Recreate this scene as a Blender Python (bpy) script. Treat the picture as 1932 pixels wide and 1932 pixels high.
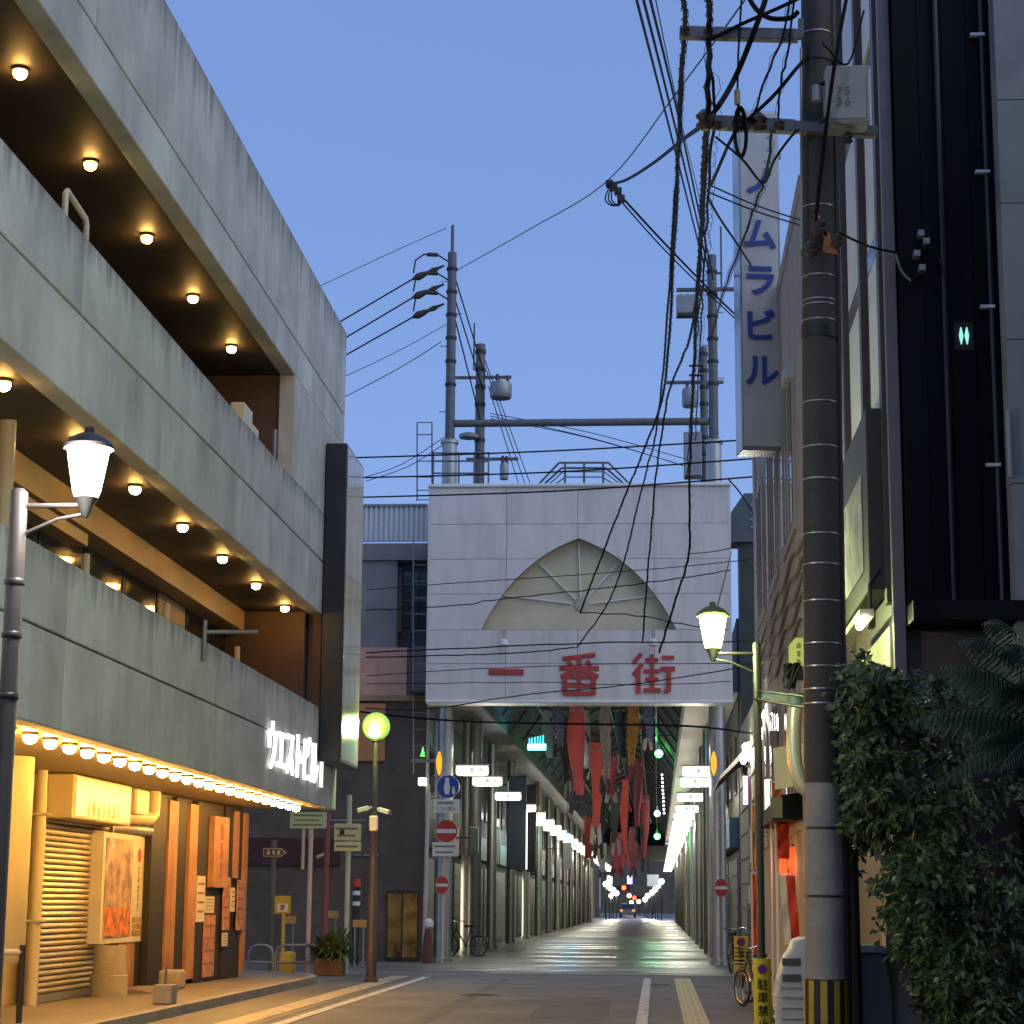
import bpy, bmesh, math, random
from mathutils import Vector, Matrix
random.seed(7)
for _o in list(bpy.data.objects): bpy.data.objects.remove(_o)
S = bpy.context.scene
C = S.collection
R = math.radians
# ---------------------------------------------------------------- camera
EYE = Vector((0, 0, 1.5))
FPX, CPX, ROLL = 3864.0, 966.0, .0078
PITCH = math.atan(736.9 / FPX); YAW = math.atan(279.8 * math.cos(PITCH) / FPX)
_r = Vector((math.cos(YAW), math.sin(YAW), 0)); _h = Vector((-math.sin(YAW), math.cos(YAW), 0)); _z = Vector((0, 0, 1))
_F = _h * math.cos(PITCH) + _z * math.sin(PITCH); _U = _z * math.cos(PITCH) - _h * math.sin(PITCH)
_r, _U = _r * math.cos(ROLL) + _U * math.sin(ROLL), _U * math.cos(ROLL) - _r * math.sin(ROLL)
cam_d = bpy.data.cameras.new('camera'); cam = bpy.data.objects.new('camera', cam_d); C.objects.link(cam)
cam.location = EYE; cam.rotation_euler = Matrix((_r, _U, -_F)).transposed().to_euler()
cam_d.sensor_width = 36; cam_d.lens = 36 * FPX / 1932; cam_d.clip_start = .1; cam_d.clip_end = 2000
S.camera = cam
# ---------------------------------------------------------------- dusk sky, weak wide sun, exposure
W = bpy.data.worlds.new('World'); S.world = W; W.use_nodes = True
SUN_EL, SUN_AZ = R(45), R(120)          # wide soft dusk light from behind the camera, right side
_n = W.node_tree.nodes; _l = W.node_tree.links
for x in list(_n): _n.remove(x)
_sky = _n.new('ShaderNodeTexSky'); _sky.sky_type = 'NISHITA'; _sky.sun_disc = False
_sky.sun_elevation = SUN_EL; _sky.sun_rotation = SUN_AZ
_sky.air_density = 1.0; _sky.dust_density = 0.4; _sky.ozone_density = 3.0
_mx = _n.new('ShaderNodeMix'); _mx.data_type = 'RGBA'; _mx.blend_type = 'MULTIPLY'; _mx.inputs[0].default_value = 1
_mx.inputs[7].default_value = (1.16, 1.16, 1.42, 1)
_fx = _n.new('ShaderNodeMix'); _fx.data_type = 'RGBA'; _fx.inputs[0].default_value = .6; _fx.inputs[7].default_value = (1.55, 2.55, 4.35, 1)   # thin even veil of dusk cloud
_tc = _n.new('ShaderNodeTexCoord'); _nz = _n.new('ShaderNodeTexNoise'); _nz.inputs['Scale'].default_value = 2.2; _nz.inputs['Detail'].default_value = 5; _l.new(_tc.outputs['Generated'], _nz.inputs['Vector'])
_nr = _n.new('ShaderNodeMapRange'); _nr.inputs[1].default_value = .3; _nr.inputs[2].default_value = .7; _nr.inputs[3].default_value = .52; _nr.inputs[4].default_value = .72; _l.new(_nz.outputs[0], _nr.inputs[0]); _l.new(_nr.outputs[0], _fx.inputs[0])
_bg = _n.new('ShaderNodeBackground'); _bg.inputs[1].default_value = .12
_wo = _n.new('ShaderNodeOutputWorld')
_l.new(_sky.outputs[0], _fx.inputs[6]); _l.new(_fx.outputs[2], _mx.inputs[6]); _l.new(_mx.outputs[2], _bg.inputs[0]); _l.new(_bg.outputs[0], _wo.inputs[0])
_sd = bpy.data.lights.new('sun', 'SUN'); _so = bpy.data.objects.new('sun', _sd); C.objects.link(_so)
_sd.energy = 1.0; _sd.angle = R(70); _sd.color = (1, .95, .72)
_so.rotation_euler = Vector((math.sin(SUN_AZ) * math.cos(SUN_EL), math.cos(SUN_AZ) * math.cos(SUN_EL), math.sin(SUN_EL))).to_track_quat('Z', 'Y').to_euler()
S.view_settings.view_transform = 'Standard'; S.view_settings.look = 'None'
S.view_settings.exposure = 0; S.view_settings.gamma = 1; S.view_settings.use_curve_mapping = False
S.render.engine = 'CYCLES'
S.cycles.use_denoising = True; S.cycles.use_adaptive_sampling = True
S.cycles.max_bounces = 6; S.cycles.diffuse_bounces = 3; S.cycles.glossy_bounces = 3; S.cycles.transmission_bounces = 4
S.cycles.sample_clamp_indirect = 3; S.cycles.caustics_reflective = False; S.cycles.caustics_refractive = False
# ---------------------------------------------------------------- measuring: a sight line through the photograph (1932 px wide) met with a real plane
def ray(px, py): return _F + _r * ((px - CPX) / FPX) + _U * ((CPX - py) / FPX)
def AY(px, py, y): d = ray(px, py); return EYE + d * (y / d.y)
def AX(px, py, x): d = ray(px, py); return EYE + d * (x / d.x)
def AZ(px, py, z): d = ray(px, py); return EYE + d * ((z - 1.5) / d.z)
# ---------------------------------------------------------------- mesh builder
class MB:
    def __init__(s): s.v = []; s.f = []
    def add(s, vs, fs):
        b = len(s.v); s.v += [tuple(p) for p in vs]; s.f += [tuple(i + b for i in q) for q in fs]; return s
    def box(s, x0, x1, y0, y1, z0, z1):
        return s.add([(x0, y0, z0), (x1, y0, z0), (x1, y1, z0), (x0, y1, z0), (x0, y0, z1), (x1, y0, z1), (x1, y1, z1), (x0, y1, z1)],
                     [(0, 3, 2, 1), (4, 5, 6, 7), (0, 1, 5, 4), (1, 2, 6, 5), (2, 3, 7, 6), (3, 0, 4, 7)])
    def bar(s, a, b, w, h, up=(0, 0, 1)):
        a = Vector(a); b = Vector(b); d = (b - a).normalized(); up = Vector(up)
        if abs(d.dot(up)) > .98: up = Vector((0, 1, 0))
        x = d.cross(up).normalized() * (w / 2); u = x.cross(d).normalized() * (h / 2)
        return s.add([a - x - u, a + x - u, a + x + u, a - x + u, b - x - u, b + x - u, b + x + u, b - x + u],
                     [(0, 1, 2, 3), (4, 7, 6, 5), (0, 4, 5, 1), (1, 5, 6, 2), (2, 6, 7, 3), (3, 7, 4, 0)])
    def tube(s, pts, r, n=8, caps=True):
        pts = [Vector(p) for p in pts]; k = len(pts); rs = r if isinstance(r, (list, tuple)) else [r] * k
        t0 = (pts[1] - pts[0]).normalized(); ref = Vector((0, 0, 1)) if abs(t0.z) < .9 else Vector((1, 0, 0))
        u = t0.cross(ref).normalized(); vs = []
        for i, p in enumerate(pts):
            t = (pts[min(i + 1, k - 1)] - pts[max(i - 1, 0)]).normalized()
            u = (u - t * u.dot(t)).normalized(); w = t.cross(u)
            for j in range(n):
                a = 2 * math.pi * j / n; vs.append(p + (u * math.cos(a) + w * math.sin(a)) * rs[i])
        fs = [(i * n + j, i * n + (j + 1) % n, (i + 1) * n + (j + 1) % n, (i + 1) * n + j) for i in range(k - 1) for j in range(n)]
        if caps: fs += [tuple(range(n - 1, -1, -1)), tuple((k - 1) * n + j for j in range(n))]
        return s.add(vs, fs)
    def cyl(s, a, b, r0, r1=None, n=16): return s.tube([a, b], [r0, r0 if r1 is None else r1], n)
    def lathe(s, prof, c=(0, 0, 0), n=20, axis='z', caps=True):
        vs = []
        for r, h in prof:
            for j in range(n):
                a = 2 * math.pi * j / n; x, y = r * math.cos(a), r * math.sin(a)
                vs.append((c[0] + x, c[1] + y, c[2] + h) if axis == 'z' else ((c[0] + h, c[1] + x, c[2] + y) if axis == 'x' else (c[0] + x, c[1] + h, c[2] + y)))
        k = len(prof)
        fs = [(i * n + j, i * n + (j + 1) % n, (i + 1) * n + (j + 1) % n, (i + 1) * n + j) for i in range(k - 1) for j in range(n)]
        if caps: fs += [tuple(range(n - 1, -1, -1)), tuple((k - 1) * n + j for j in range(n))]
        return s.add(vs, fs)
    def sphere(s, c, r, n=16, m=10, sz=1.0):
        prof = [(max(1e-4, r * math.sin(math.pi * i / m)), -r * sz * math.cos(math.pi * i / m)) for i in range(m + 1)]
        return s.lathe(prof, c, n)
    def prism(s, poly, plane, a, b):      # poly in the plane's two axes, swept along the third from a to b
        def P(p, t): return (p[0], t, p[1]) if plane == 'xz' else ((t, p[0], p[1]) if plane == 'yz' else (p[0], p[1], t))
        n = len(poly)
        return s.add([P(p, a) for p in poly] + [P(p, b) for p in poly],
                     [tuple(range(n)), tuple(range(2 * n - 1, n - 1, -1))] + [(i, (i + 1) % n, n + (i + 1) % n, n + i) for i in range(n)])
    def quad(s, a, b, c, d): return s.add([a, b, c, d], [(0, 1, 2, 3)])
    def torus(s, c, R0, r, axis='x', n=28, m=8):
        pts = []
        for i in range(n + 1):
            a = 2 * math.pi * i / n; u, w = R0 * math.cos(a), R0 * math.sin(a)
            pts.append((c[0], c[1] + u, c[2] + w) if axis == 'x' else ((c[0] + u, c[1], c[2] + w) if axis == 'y' else (c[0] + u, c[1] + w, c[2])))
        return s.tube(pts, r, m, False)
def rot(mb, ang, c=(0, 0, 0), axis='Z'):
    m = Matrix.Translation(c) @ Matrix.Rotation(ang, 4, axis) @ Matrix.Translation(-Vector(c))
    mb.v = [tuple(m @ Vector(p)) for p in mb.v]; return mb
def wpos(o):
    p = Vector((0, 0, 0))
    while o is not None: p += o.location; o = o.parent
    return p
def obj(name, mb, mat, parent=None, smooth=False, bev=0, seg=1, base=True):
    me = bpy.data.meshes.new(name)
    xs = [p[0] for p in mb.v]; ys = [p[1] for p in mb.v]; zs = [p[2] for p in mb.v]
    c = Vector(((min(xs) + max(xs)) / 2, (min(ys) + max(ys)) / 2, min(zs)))
    me.from_pydata([tuple(Vector(p) - c) for p in mb.v], [], mb.f)
    bm = bmesh.new(); bm.from_mesh(me)
    bmesh.ops.recalc_face_normals(bm, faces=bm.faces)
    if bev:
        bmesh.ops.bevel(bm, geom=[e for e in bm.edges if e.is_manifold and e.calc_face_angle(0) > R(40)], offset=bev, segments=seg, affect='EDGES', profile=.5)
    bm.to_mesh(me); bm.free()
    if smooth:
        for p in me.polygons: p.use_smooth = True
        me.set_sharp_from_angle(angle=R(38))
    me.materials.append(mat)
    o = bpy.data.objects.new(name, me); C.objects.link(o)
    if parent is not None: o.parent = parent; o.location = c - wpos(parent)
    else: o.location = c
    return o
def tag(o, label=None, cat=None, group=None, kind=None):
    if label: o['label'] = label
    if cat: o['category'] = cat
    if group: o['group'] = group
    if kind: o['kind'] = kind
    return o
def thing(name, label, cat, loc=(0, 0, 0), group=None):
    o = bpy.data.objects.new(name, None); C.objects.link(o); o.location = loc; o.empty_display_size = .2
    return tag(o, label, cat, group)
def struct(name, mb, m, **k): return tag(obj(name, mb, m, **k), kind='structure')
def kid(o, parent): o.parent = parent; o.location = o.location - wpos(parent); return o
def dup(root, loc=None, rotz=None, label=None, group=None):
    r = root.copy(); C.objects.link(r)
    if loc is not None: r.location = loc
    if rotz is not None: r.rotation_euler = (0, 0, rotz)
    if label: r['label'] = label
    if group: r['group'] = group
    for ch in [c for c in root.children]:
        c = ch.copy(); C.objects.link(c); c.parent = r
        for g in ch.children:
            d = g.copy(); C.objects.link(d); d.parent = c
    return r
ORD = ('first second third fourth fifth sixth seventh eighth ninth tenth eleventh twelfth thirteenth fourteenth fifteenth sixteenth seventeenth '
       'eighteenth nineteenth twentieth twenty-first twenty-second twenty-third twenty-fourth twenty-fifth twenty-sixth twenty-seventh twenty-eighth twenty-ninth thirtieth').split()
# ---------------------------------------------------------------- lettering (Blender's own built-in font)
def glyph(name, s, size, depth, bold):
    cu = bpy.data.curves.new(name, 'FONT'); cu.body = s; cu.size = size; cu.extrude = depth / 2; cu.offset = bold; cu.resolution_u = 2
    cu.align_x = 'CENTER'; cu.align_y = 'CENTER'
    ob = bpy.data.objects.new(name, cu); C.objects.link(ob)
    dg = bpy.context.evaluated_depsgraph_get(); dg.update()
    me = bpy.data.meshes.new_from_object(ob.evaluated_get(dg))
    v = [x.co.copy() for x in me.vertices]; f = [tuple(p.vertices) for p in me.polygons]
    bpy.data.objects.remove(ob); bpy.data.meshes.remove(me)
    return v, f
def text(name, s, size, mat, parent, org, ux=(1, 0, 0), uy=(0, 0, 1), depth=.01, bold=0.0, sx=1.0, sy=1.0, vertical=False, gap=1.1):
    """one flat part per character; org = centre of the lettering, ux / uy = its right and up directions"""
    ux = Vector(ux).normalized(); uy = Vector(uy).normalized(); un = ux.cross(uy); last = None
    for i, ch in enumerate(s):
        if ch == ' ': continue
        vs, fs = glyph(name, ch, size, depth, bold)
        if not vs: continue
        off = ((len(s) - 1) / 2 - i) * gap * size
        dx, dy = (0, off) if vertical else (-off, 0)
        mb = MB(); mb.v = [tuple(Vector(org) + ux * (v.x * sx + dx) + uy * (v.y * sy + dy) + un * v.z) for v in vs]; mb.f = fs
        last = obj('letter', mb, mat, parent)
    return last
def marks(parent, mat, c, ux, size, seed):
    """a blurred brush mark too small to read in the photograph: one flat connected shape"""
    rnd = random.Random(seed); ux = Vector(ux).normalized(); un = ux.cross(Vector((0, 0, 1))); c = Vector(c) + un * .0015
    top = size / 2; pts = []
    n = 5
    L = []; Rr = []
    for i in range(n + 1):
        z = top - size * i / n
        L.append((-size * rnd.uniform(.12, .5), z)); Rr.append((size * rnd.uniform(.12, .5), z))
    poly = L + Rr[::-1]
    mb = MB(); k = len(poly)
    f = [(i, i + 1, k - 2 - i, k - 1 - i) for i in range(n)]
    mb.v = [tuple(c + ux * p[0] + Vector((0, 0, p[1]))) for p in poly]; mb.f = f
    return obj('brush_mark', mb, mat, parent)
# ---------------------------------------------------------------- materials
MATS = {}
def M(name, col, rough=.6, metal=0.0, var=.12, scale=2.0, bump=0.0, bscale=40, streak=0.0, dirt=None, emit=0.0, ecol=None, spec=.5, coat=0.0, sscale=1.3, trans=0.0, alpha=1.0):
    m = bpy.data.materials.new(name); m.use_nodes = True; nt = m.node_tree; n = nt.nodes; l = nt.links
    b = n['Principled BSDF']
    b.inputs['Roughness'].default_value = rough; b.inputs['Metallic'].default_value = metal
    b.inputs['Specular IOR Level'].default_value = spec; b.inputs['Coat Weight'].default_value = coat
    b.inputs['Transmission Weight'].default_value = trans; b.inputs['Alpha'].default_value = alpha
    tc = n.new('ShaderNodeTexCoord'); oi = n.new('ShaderNodeObjectInfo')
    ad = n.new('ShaderNodeVectorMath'); ad.operation = 'ADD'
    mu = n.new('ShaderNodeMath'); mu.operation = 'MULTIPLY'; mu.inputs[1].default_value = 37
    l.new(oi.outputs['Random'], mu.inputs[0]); l.new(tc.outputs['Object'], ad.inputs[0]); l.new(mu.outputs[0], ad.inputs[1])
    nz = n.new('ShaderNodeTexNoise'); nz.inputs['Scale'].default_value = scale; nz.inputs['Detail'].default_value = 6; nz.inputs['Roughness'].default_value = .62
    l.new(ad.outputs[0], nz.inputs['Vector'])
    mr = n.new('ShaderNodeMapRange'); mr.inputs[1].default_value = .3; mr.inputs[2].default_value = .7; mr.inputs[3].default_value = 1 - var; mr.inputs[4].default_value = 1 + var
    l.new(nz.outputs[0], mr.inputs[0])
    mx = n.new('ShaderNodeMix'); mx.data_type = 'RGBA'; mx.blend_type = 'MULTIPLY'; mx.inputs[0].default_value = 1
    mx.inputs[6].default_value = (*col, 1); l.new(mr.outputs[0], mx.inputs[7])
    out = mx.outputs[2]
    if streak:
        mp = n.new('ShaderNodeMapping'); mp.inputs['Scale'].default_value = (1, 1, .07); l.new(ad.outputs[0], mp.inputs[0])
        n2 = n.new('ShaderNodeTexNoise'); n2.inputs['Scale'].default_value = sscale; n2.inputs['Detail'].default_value = 7; n2.inputs['Roughness'].default_value = .65; l.new(mp.outputs[0], n2.inputs['Vector'])
        r2 = n.new('ShaderNodeMapRange'); r2.inputs[1].default_value = .45; r2.inputs[2].default_value = .75; r2.inputs[3].default_value = 0; r2.inputs[4].default_value = streak; l.new(n2.outputs[0], r2.inputs[0])
        m2 = n.new('ShaderNodeMix'); m2.data_type = 'RGBA'; l.new(r2.outputs[0], m2.inputs[0]); l.new(out, m2.inputs[6]); m2.inputs[7].default_value = (*(dirt or (.05, .05, .045)), 1)
        out = m2.outputs[2]
    l.new(out, b.inputs['Base Color'])
    if rough < 1 and var:
        rr = n.new('ShaderNodeMapRange'); rr.inputs[3].default_value = max(.02, rough - .08); rr.inputs[4].default_value = min(1, rough + .08); l.new(nz.outputs[0], rr.inputs[0]); l.new(rr.outputs[0], b.inputs['Roughness'])
    if bump:
        n3 = n.new('ShaderNodeTexNoise'); n3.inputs['Scale'].default_value = bscale; n3.inputs['Detail'].default_value = 4; l.new(ad.outputs[0], n3.inputs['Vector'])
        bp = n.new('ShaderNodeBump'); bp.inputs['Strength'].default_value = bump; bp.inputs['Distance'].default_value = .02; l.new(n3.outputs[0], bp.inputs['Height']); l.new(bp.outputs[0], b.inputs['Normal'])
    if emit:
        b.inputs['Emission Color'].default_value = (*(ecol or col), 1); b.inputs['Emission Strength'].default_value = emit
    MATS[name] = m; return m
def lamp(name, loc, power, col, r=.05, parent=None):
    d = bpy.data.lights.new(name, 'POINT'); d.energy = power; d.color = col; d.shadow_soft_size = r
    o = bpy.data.objects.new(name, d); C.objects.link(o); o.location = loc
    if parent is not None: o.parent = parent; o.location = Vector(loc) - wpos(parent)
    return o
# ================================================================= materials
CONC = M('concrete_facade', (.47, .48, .45), .8, var=.28, scale=.7, bump=.3, bscale=30, streak=.45, dirt=(.19, .195, .18), sscale=.9)
CONCT = M('concrete_facade_coping', (.47, .48, .45), .8, var=.2, scale=1.1, bump=.25, bscale=30, streak=.4, dirt=(.19, .195, .18), sscale=1.1)
def coping_stain(m, amt):
    # rain stain running down from the coping: a ragged edged band of soot on the top of each panel
    nt = m.node_tree; n = nt.nodes; l = nt.links; b = n['Principled BSDF']; old = b.inputs['Base Color'].links[0].from_socket
    tc = n.new('ShaderNodeTexCoord'); mp = n.new('ShaderNodeMapping'); mp.inputs['Scale'].default_value = (3, 3, .12); l.new(tc.outputs['Object'], mp.inputs[0])
    nz = n.new('ShaderNodeTexNoise'); nz.inputs['Scale'].default_value = 1.6; nz.inputs['Detail'].default_value = 5; l.new(mp.outputs[0], nz.inputs['Vector'])
    sp = n.new('ShaderNodeSeparateXYZ'); l.new(tc.outputs['Generated'], sp.inputs[0])
    ma = n.new('ShaderNodeMath'); ma.operation = 'MULTIPLY_ADD'; l.new(nz.outputs[0], ma.inputs[0]); ma.inputs[1].default_value = 1.5; l.new(sp.outputs[2], ma.inputs[2])
    mr = n.new('ShaderNodeMapRange'); mr.inputs[1].default_value = 1.45; mr.inputs[2].default_value = 2.0; mr.inputs[3].default_value = 0; mr.inputs[4].default_value = amt; l.new(ma.outputs[0], mr.inputs[0])
    mx = n.new('ShaderNodeMix'); mx.data_type = 'RGBA'; l.new(mr.outputs[0], mx.inputs[0]); l.new(old, mx.inputs[6]); mx.inputs[7].default_value = (.10, .10, .095, 1); l.new(mx.outputs[2], b.inputs['Base Color'])
coping_stain(CONCT, .85)
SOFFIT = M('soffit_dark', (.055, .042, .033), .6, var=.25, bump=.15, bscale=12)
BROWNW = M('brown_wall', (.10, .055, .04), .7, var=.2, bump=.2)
CREAM = M('cream_paint', (.62, .52, .30), .55, var=.12, scale=.9, streak=.25, dirt=(.25, .18, .08))
CREAMP = M('cream_pipe', (.66, .58, .38), .4, var=.08, streak=.2, dirt=(.3, .22, .1))
SOFFC = M('soffit_cream', (.55, .45, .27), .35, var=.12)
TAN = M('tan_beam', (.42, .29, .16), .5, var=.15)
SHUT = M('shutter_metal', (.50, .43, .30), .38, metal=.25, var=.12, streak=.3, dirt=(.14, .11, .07))
DKMET = M('dark_metal', (.035, .034, .034), .45, metal=.3, var=.2)
BLACKW = M('black_wall', (.006, .007, .008), .6, var=.3, bump=.1, spec=.15)
BLACKW2 = M('black_panel', (.0035, .005, .007), .5, var=.3, scale=.6, spec=.12)
GREYM = M('grey_metal', (.30, .31, .31), .42, metal=.5, var=.15, streak=.25)
STEEL = M('brushed_steel', (.42, .42, .39), .40, metal=.85, var=.12, scale=5, bump=.03, bscale=8)
GALV = M('galvanised', (.13, .135, .14), .55, metal=.4, var=.2, scale=6)
WHITEM = M('white_paint', (.74, .74, .72), .4, var=.06)
GLASSD = M('dark_glass', (.012, .018, .024), .06, var=.1, spec=.8)
ASPH = M('asphalt', (.185, .182, .175), .72, var=.3, scale=.6, bump=.6, bscale=70, spec=.3)
PAVE = M('pavement', (.21, .18, .14), .6, var=.2, scale=.7, bump=.3, bscale=50)
PAVE2 = M('plaza_paving', (.15, .145, .13), .38, var=.25, scale=.5, bump=.12, bscale=30)
ARCF = M('arcade_floor', (.13, .128, .115), .42, var=.35, scale=.45, bump=.1, bscale=20, spec=.28)
LINE = M('road_paint', (.62, .61, .57), .6, var=.25, scale=6, bump=.2)
TACT = M('tactile_yellow', (.50, .43, .20), .6, var=.2, scale=5)
PALES = M('pale_strip', (.45, .38, .25), .6, var=.2, scale=3)
KERB = M('kerb_stone', (.30, .27, .22), .7, var=.2, bump=.3)
ORANGE = M('orange_panel', (.44, .22, .10), .5, var=.3, streak=.5, dirt=(.12, .06, .03))
DKSLAT = M('dark_slat', (.022, .019, .016), .6, var=.3, streak=.25, dirt=(.05, .04, .03))
PAPER = M('paper', (.68, .62, .48), .6, var=.1)
POLEC = M('pole_concrete', (.31, .28, .24), .85, var=.22, scale=2.5, bump=.35, bscale=25, streak=.5, dirt=(.1, .095, .085))
POLED = M('pole_sleeve', (.045, .04, .033), .65, var=.25, scale=4, bump=.5, bscale=60)
CABLE = M('cable_black', (.006, .006, .007), .6, var=.2, spec=.1)
CABLEG = M('cable_grey', (.022, .022, .025), .6, var=.2, spec=.15)
BULB = M('bulb_amber', (1, .8, .5), .3, var=0, emit=95, ecol=(1, .54, .14))
FITTING = M('fitting_brass', (.35, .24, .12), .4, metal=.4)
# ================================================================= ground
g = MB(); g.box(-150, 150, -40, 700, -.5, 0); struct('ground', g, ASPH)
g = MB(); g.box(-4.9, 2.2, -10, 46.0, .0, .004); road = struct('road', g, ASPH)
def worn(m, col, lo=.50, hi=.60, scale=7):
    # paint chipped away to what lies under it
    nt = m.node_tree; n = nt.nodes; l = nt.links; b = n['Principled BSDF']; old = b.inputs['Base Color'].links[0].from_socket
    tc = n.new('ShaderNodeTexCoord'); nz = n.new('ShaderNodeTexNoise'); nz.inputs['Scale'].default_value = scale; nz.inputs['Detail'].default_value = 8; nz.inputs['Roughness'].default_value = .7; l.new(tc.outputs['Object'], nz.inputs['Vector'])
    mr = n.new('ShaderNodeMapRange'); mr.inputs[1].default_value = lo; mr.inputs[2].default_value = hi; mr.inputs[3].default_value = 0; mr.inputs[4].default_value = .85; l.new(nz.outputs[0], mr.inputs[0])
    mx = n.new('ShaderNodeMix'); mx.data_type = 'RGBA'; l.new(mr.outputs[0], mx.inputs[0]); l.new(old, mx.inputs[6]); mx.inputs[7].default_value = (*col, 1); l.new(mx.outputs[2], b.inputs['Base Color'])
worn(LINE, (.18, .175, .165)); worn(PALES, (.17, .16, .14), .48, .62, 4); worn(TACT, (.2, .18, .12), .55, .7, 5)
# tar patch, trench seam and covers in the road
APT = M('asphalt_patch', (.14, .137, .13), .7, var=.3, scale=2, bump=.6, bscale=60, spec=.3)
pr_ = random.Random(8)
def patch(cx, cy, rx, ry, z, m, nm, n=26):
    pts = [(cx + rx * (1 + pr_.uniform(-.12, .1)) * math.copysign(abs(math.cos(2 * math.pi * i / n)) ** .3, math.cos(2 * math.pi * i / n)), cy + ry * (1 + pr_.uniform(-.08, .08)) * math.copysign(abs(math.sin(2 * math.pi * i / n)) ** .3, math.sin(2 * math.pi * i / n))) for i in range(n)]
    g = MB(); g.prism(pts, 'xy', z, z + .0015); return obj(nm, g, m, road)
patch(-1.2, 30.5, .55, 3.6, .0045, APT, 'tar_patch'); patch(-3.0, 33, .12, 9, .0045, APT, 'trench_seam')
COVM = M('iron_cover', (.05, .047, .044), .5, metal=.5, var=.3, scale=9, bump=.6, bscale=50)
for cx, cy in ((-2.9, 34.4), (.05, 39.5)):
    g = MB(); g.lathe([(.36, .004), (.36, .011), (.31, .0115), (.31, .009)], (cx, cy, 0), 28); cvr = obj('manhole_cover', g, COVM, road)
    for k in range(5): g = MB(); g.box(cx - .2, cx + .2, cy - .22 + k * .1, cy - .18 + k * .1, .0095, .0125); obj('tread_bar', g, COVM, cvr)

def stretch(m, sc):
    """lay a floor material's noise out in long bands across the street"""
    nt = m.node_tree; nz = [x for x in nt.nodes if x.type == 'TEX_NOISE'][0]; src = nz.inputs['Vector'].links[0].from_socket
    mp = nt.nodes.new('ShaderNodeMapping'); mp.inputs['Scale'].default_value = sc; nt.links.new(src, mp.inputs[0]); nt.links.new(mp.outputs[0], nz.inputs['Vector'])
    rr = [x for x in nt.nodes if x.type == 'MAP_RANGE' and x.outputs[0].links and x.outputs[0].links[0].to_socket.name == 'Roughness'][0]
    rr.inputs[1].default_value = .35; rr.inputs[2].default_value = .65; rr.inputs[3].default_value = .22; rr.inputs[4].default_value = .6
stretch(ARCF, (.35, 1.3, 1)); stretch(PAVE2, (.3, 1.6, 1))
# ================================================================= left pavement, kerb, painted lines
def arcpts(cx, cy, r, a0, a1, n=8): return [(cx + r * math.cos(R(a0 + (a1 - a0) * i / n)), cy + r * math.sin(R(a0 + (a1 - a0) * i / n))) for i in range(n + 1)]
pv = [(-20, -10), (-6.42, -10), (-6.42, 38.2)] + arcpts(-9.4, 38.2, 2.98, 0, 90) + [(-20, 41.2)]
g = MB(); g.prism(pv, 'xy', .002, .12); struct('pavement_left', g, PAVE)
kb_in = [(-6.42, -10), (-6.42, 38.2)] + arcpts(-9.4, 38.2, 2.98, 0, 90) + [(-20, 41.2)]
kb_out = [(-6.27, -10), (-6.27, 38.2)] + arcpts(-9.4, 38.2, 3.13, 0, 90) + [(-20, 41.33)]
g = MB(); g.prism(kb_in + kb_out[::-1], 'xy', .002, .135); struct('kerb', g, KERB)
g = MB(); g.box(-6.27, -4.9, -10, 43.5, .003, .008); struct('gutter_strip', g, M('gutter', (.12, .11, .095), .6, var=.25, scale=.8, bump=.3))
g = MB(); g.box(-5.42, -5.05, -10, 42.6, .011, .014); struct('pale_strip', g, PALES)
g = MB(); g.box(-4.74, -4.58, -10, 42.2, .008, .012); struct('edge_line_left', g, LINE)
g = MB(); g.box(-.28, -.13, -10, 42.6, .008, .012); struct('edge_line_right', g, LINE)
g = MB(); g.box(.33, .66, -10, 42.6, .0062, .0082); tb = struct('tactile_path', g, TACT)
tm = None
for i in range(46):                                    # each 0.3 m tactile tile with raised bars
    y0 = 25.5 + i * .37
    if tm is None:
        b = MB(); b.box(-.16, .16, 0, .355, 0, .012)
        for k in range(4): b.box(-.135 + k * .077, -.105 + k * .077, .03, .325, .012, .017)
        tl = obj('tactile_tile', b, TACT, tb); tm = tl
        tl.location = Vector((.495, y0 + .177, .009)) - wpos(tb)
    else:
        t2 = tm.copy(); C.objects.link(t2); t2.parent = tb; t2.location = Vector((.495, y0 + .177, .009)) - wpos(tb)
# plaza paving across the mouth of the arcade and into it
g = MB(); g.box(-40, 12, 46.0, 50.2, .003, .011); struct('crossing_paving', g, PAVE2)
g = MB(); g.box(-6.0, 2.2, 50.2, 420, .003, .015); struct('arcade_floor', g, ARCF)
for k, (y0, y1, x0, x1) in enumerate([(44.6, 45.2, -3.6, 2.1), (47.4, 48.5, -3.0, 2.0), (49.7, 50.1, -6.0, 1.9)]):
    g = MB(); g.box(x0, x1, y0, y1, .0125, .0165); struct('pale_paving_band', g, M('pale_band%d' % k, (.33, .32, .29), .5, var=.3, scale=.8))
def west_text(): pass
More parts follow.
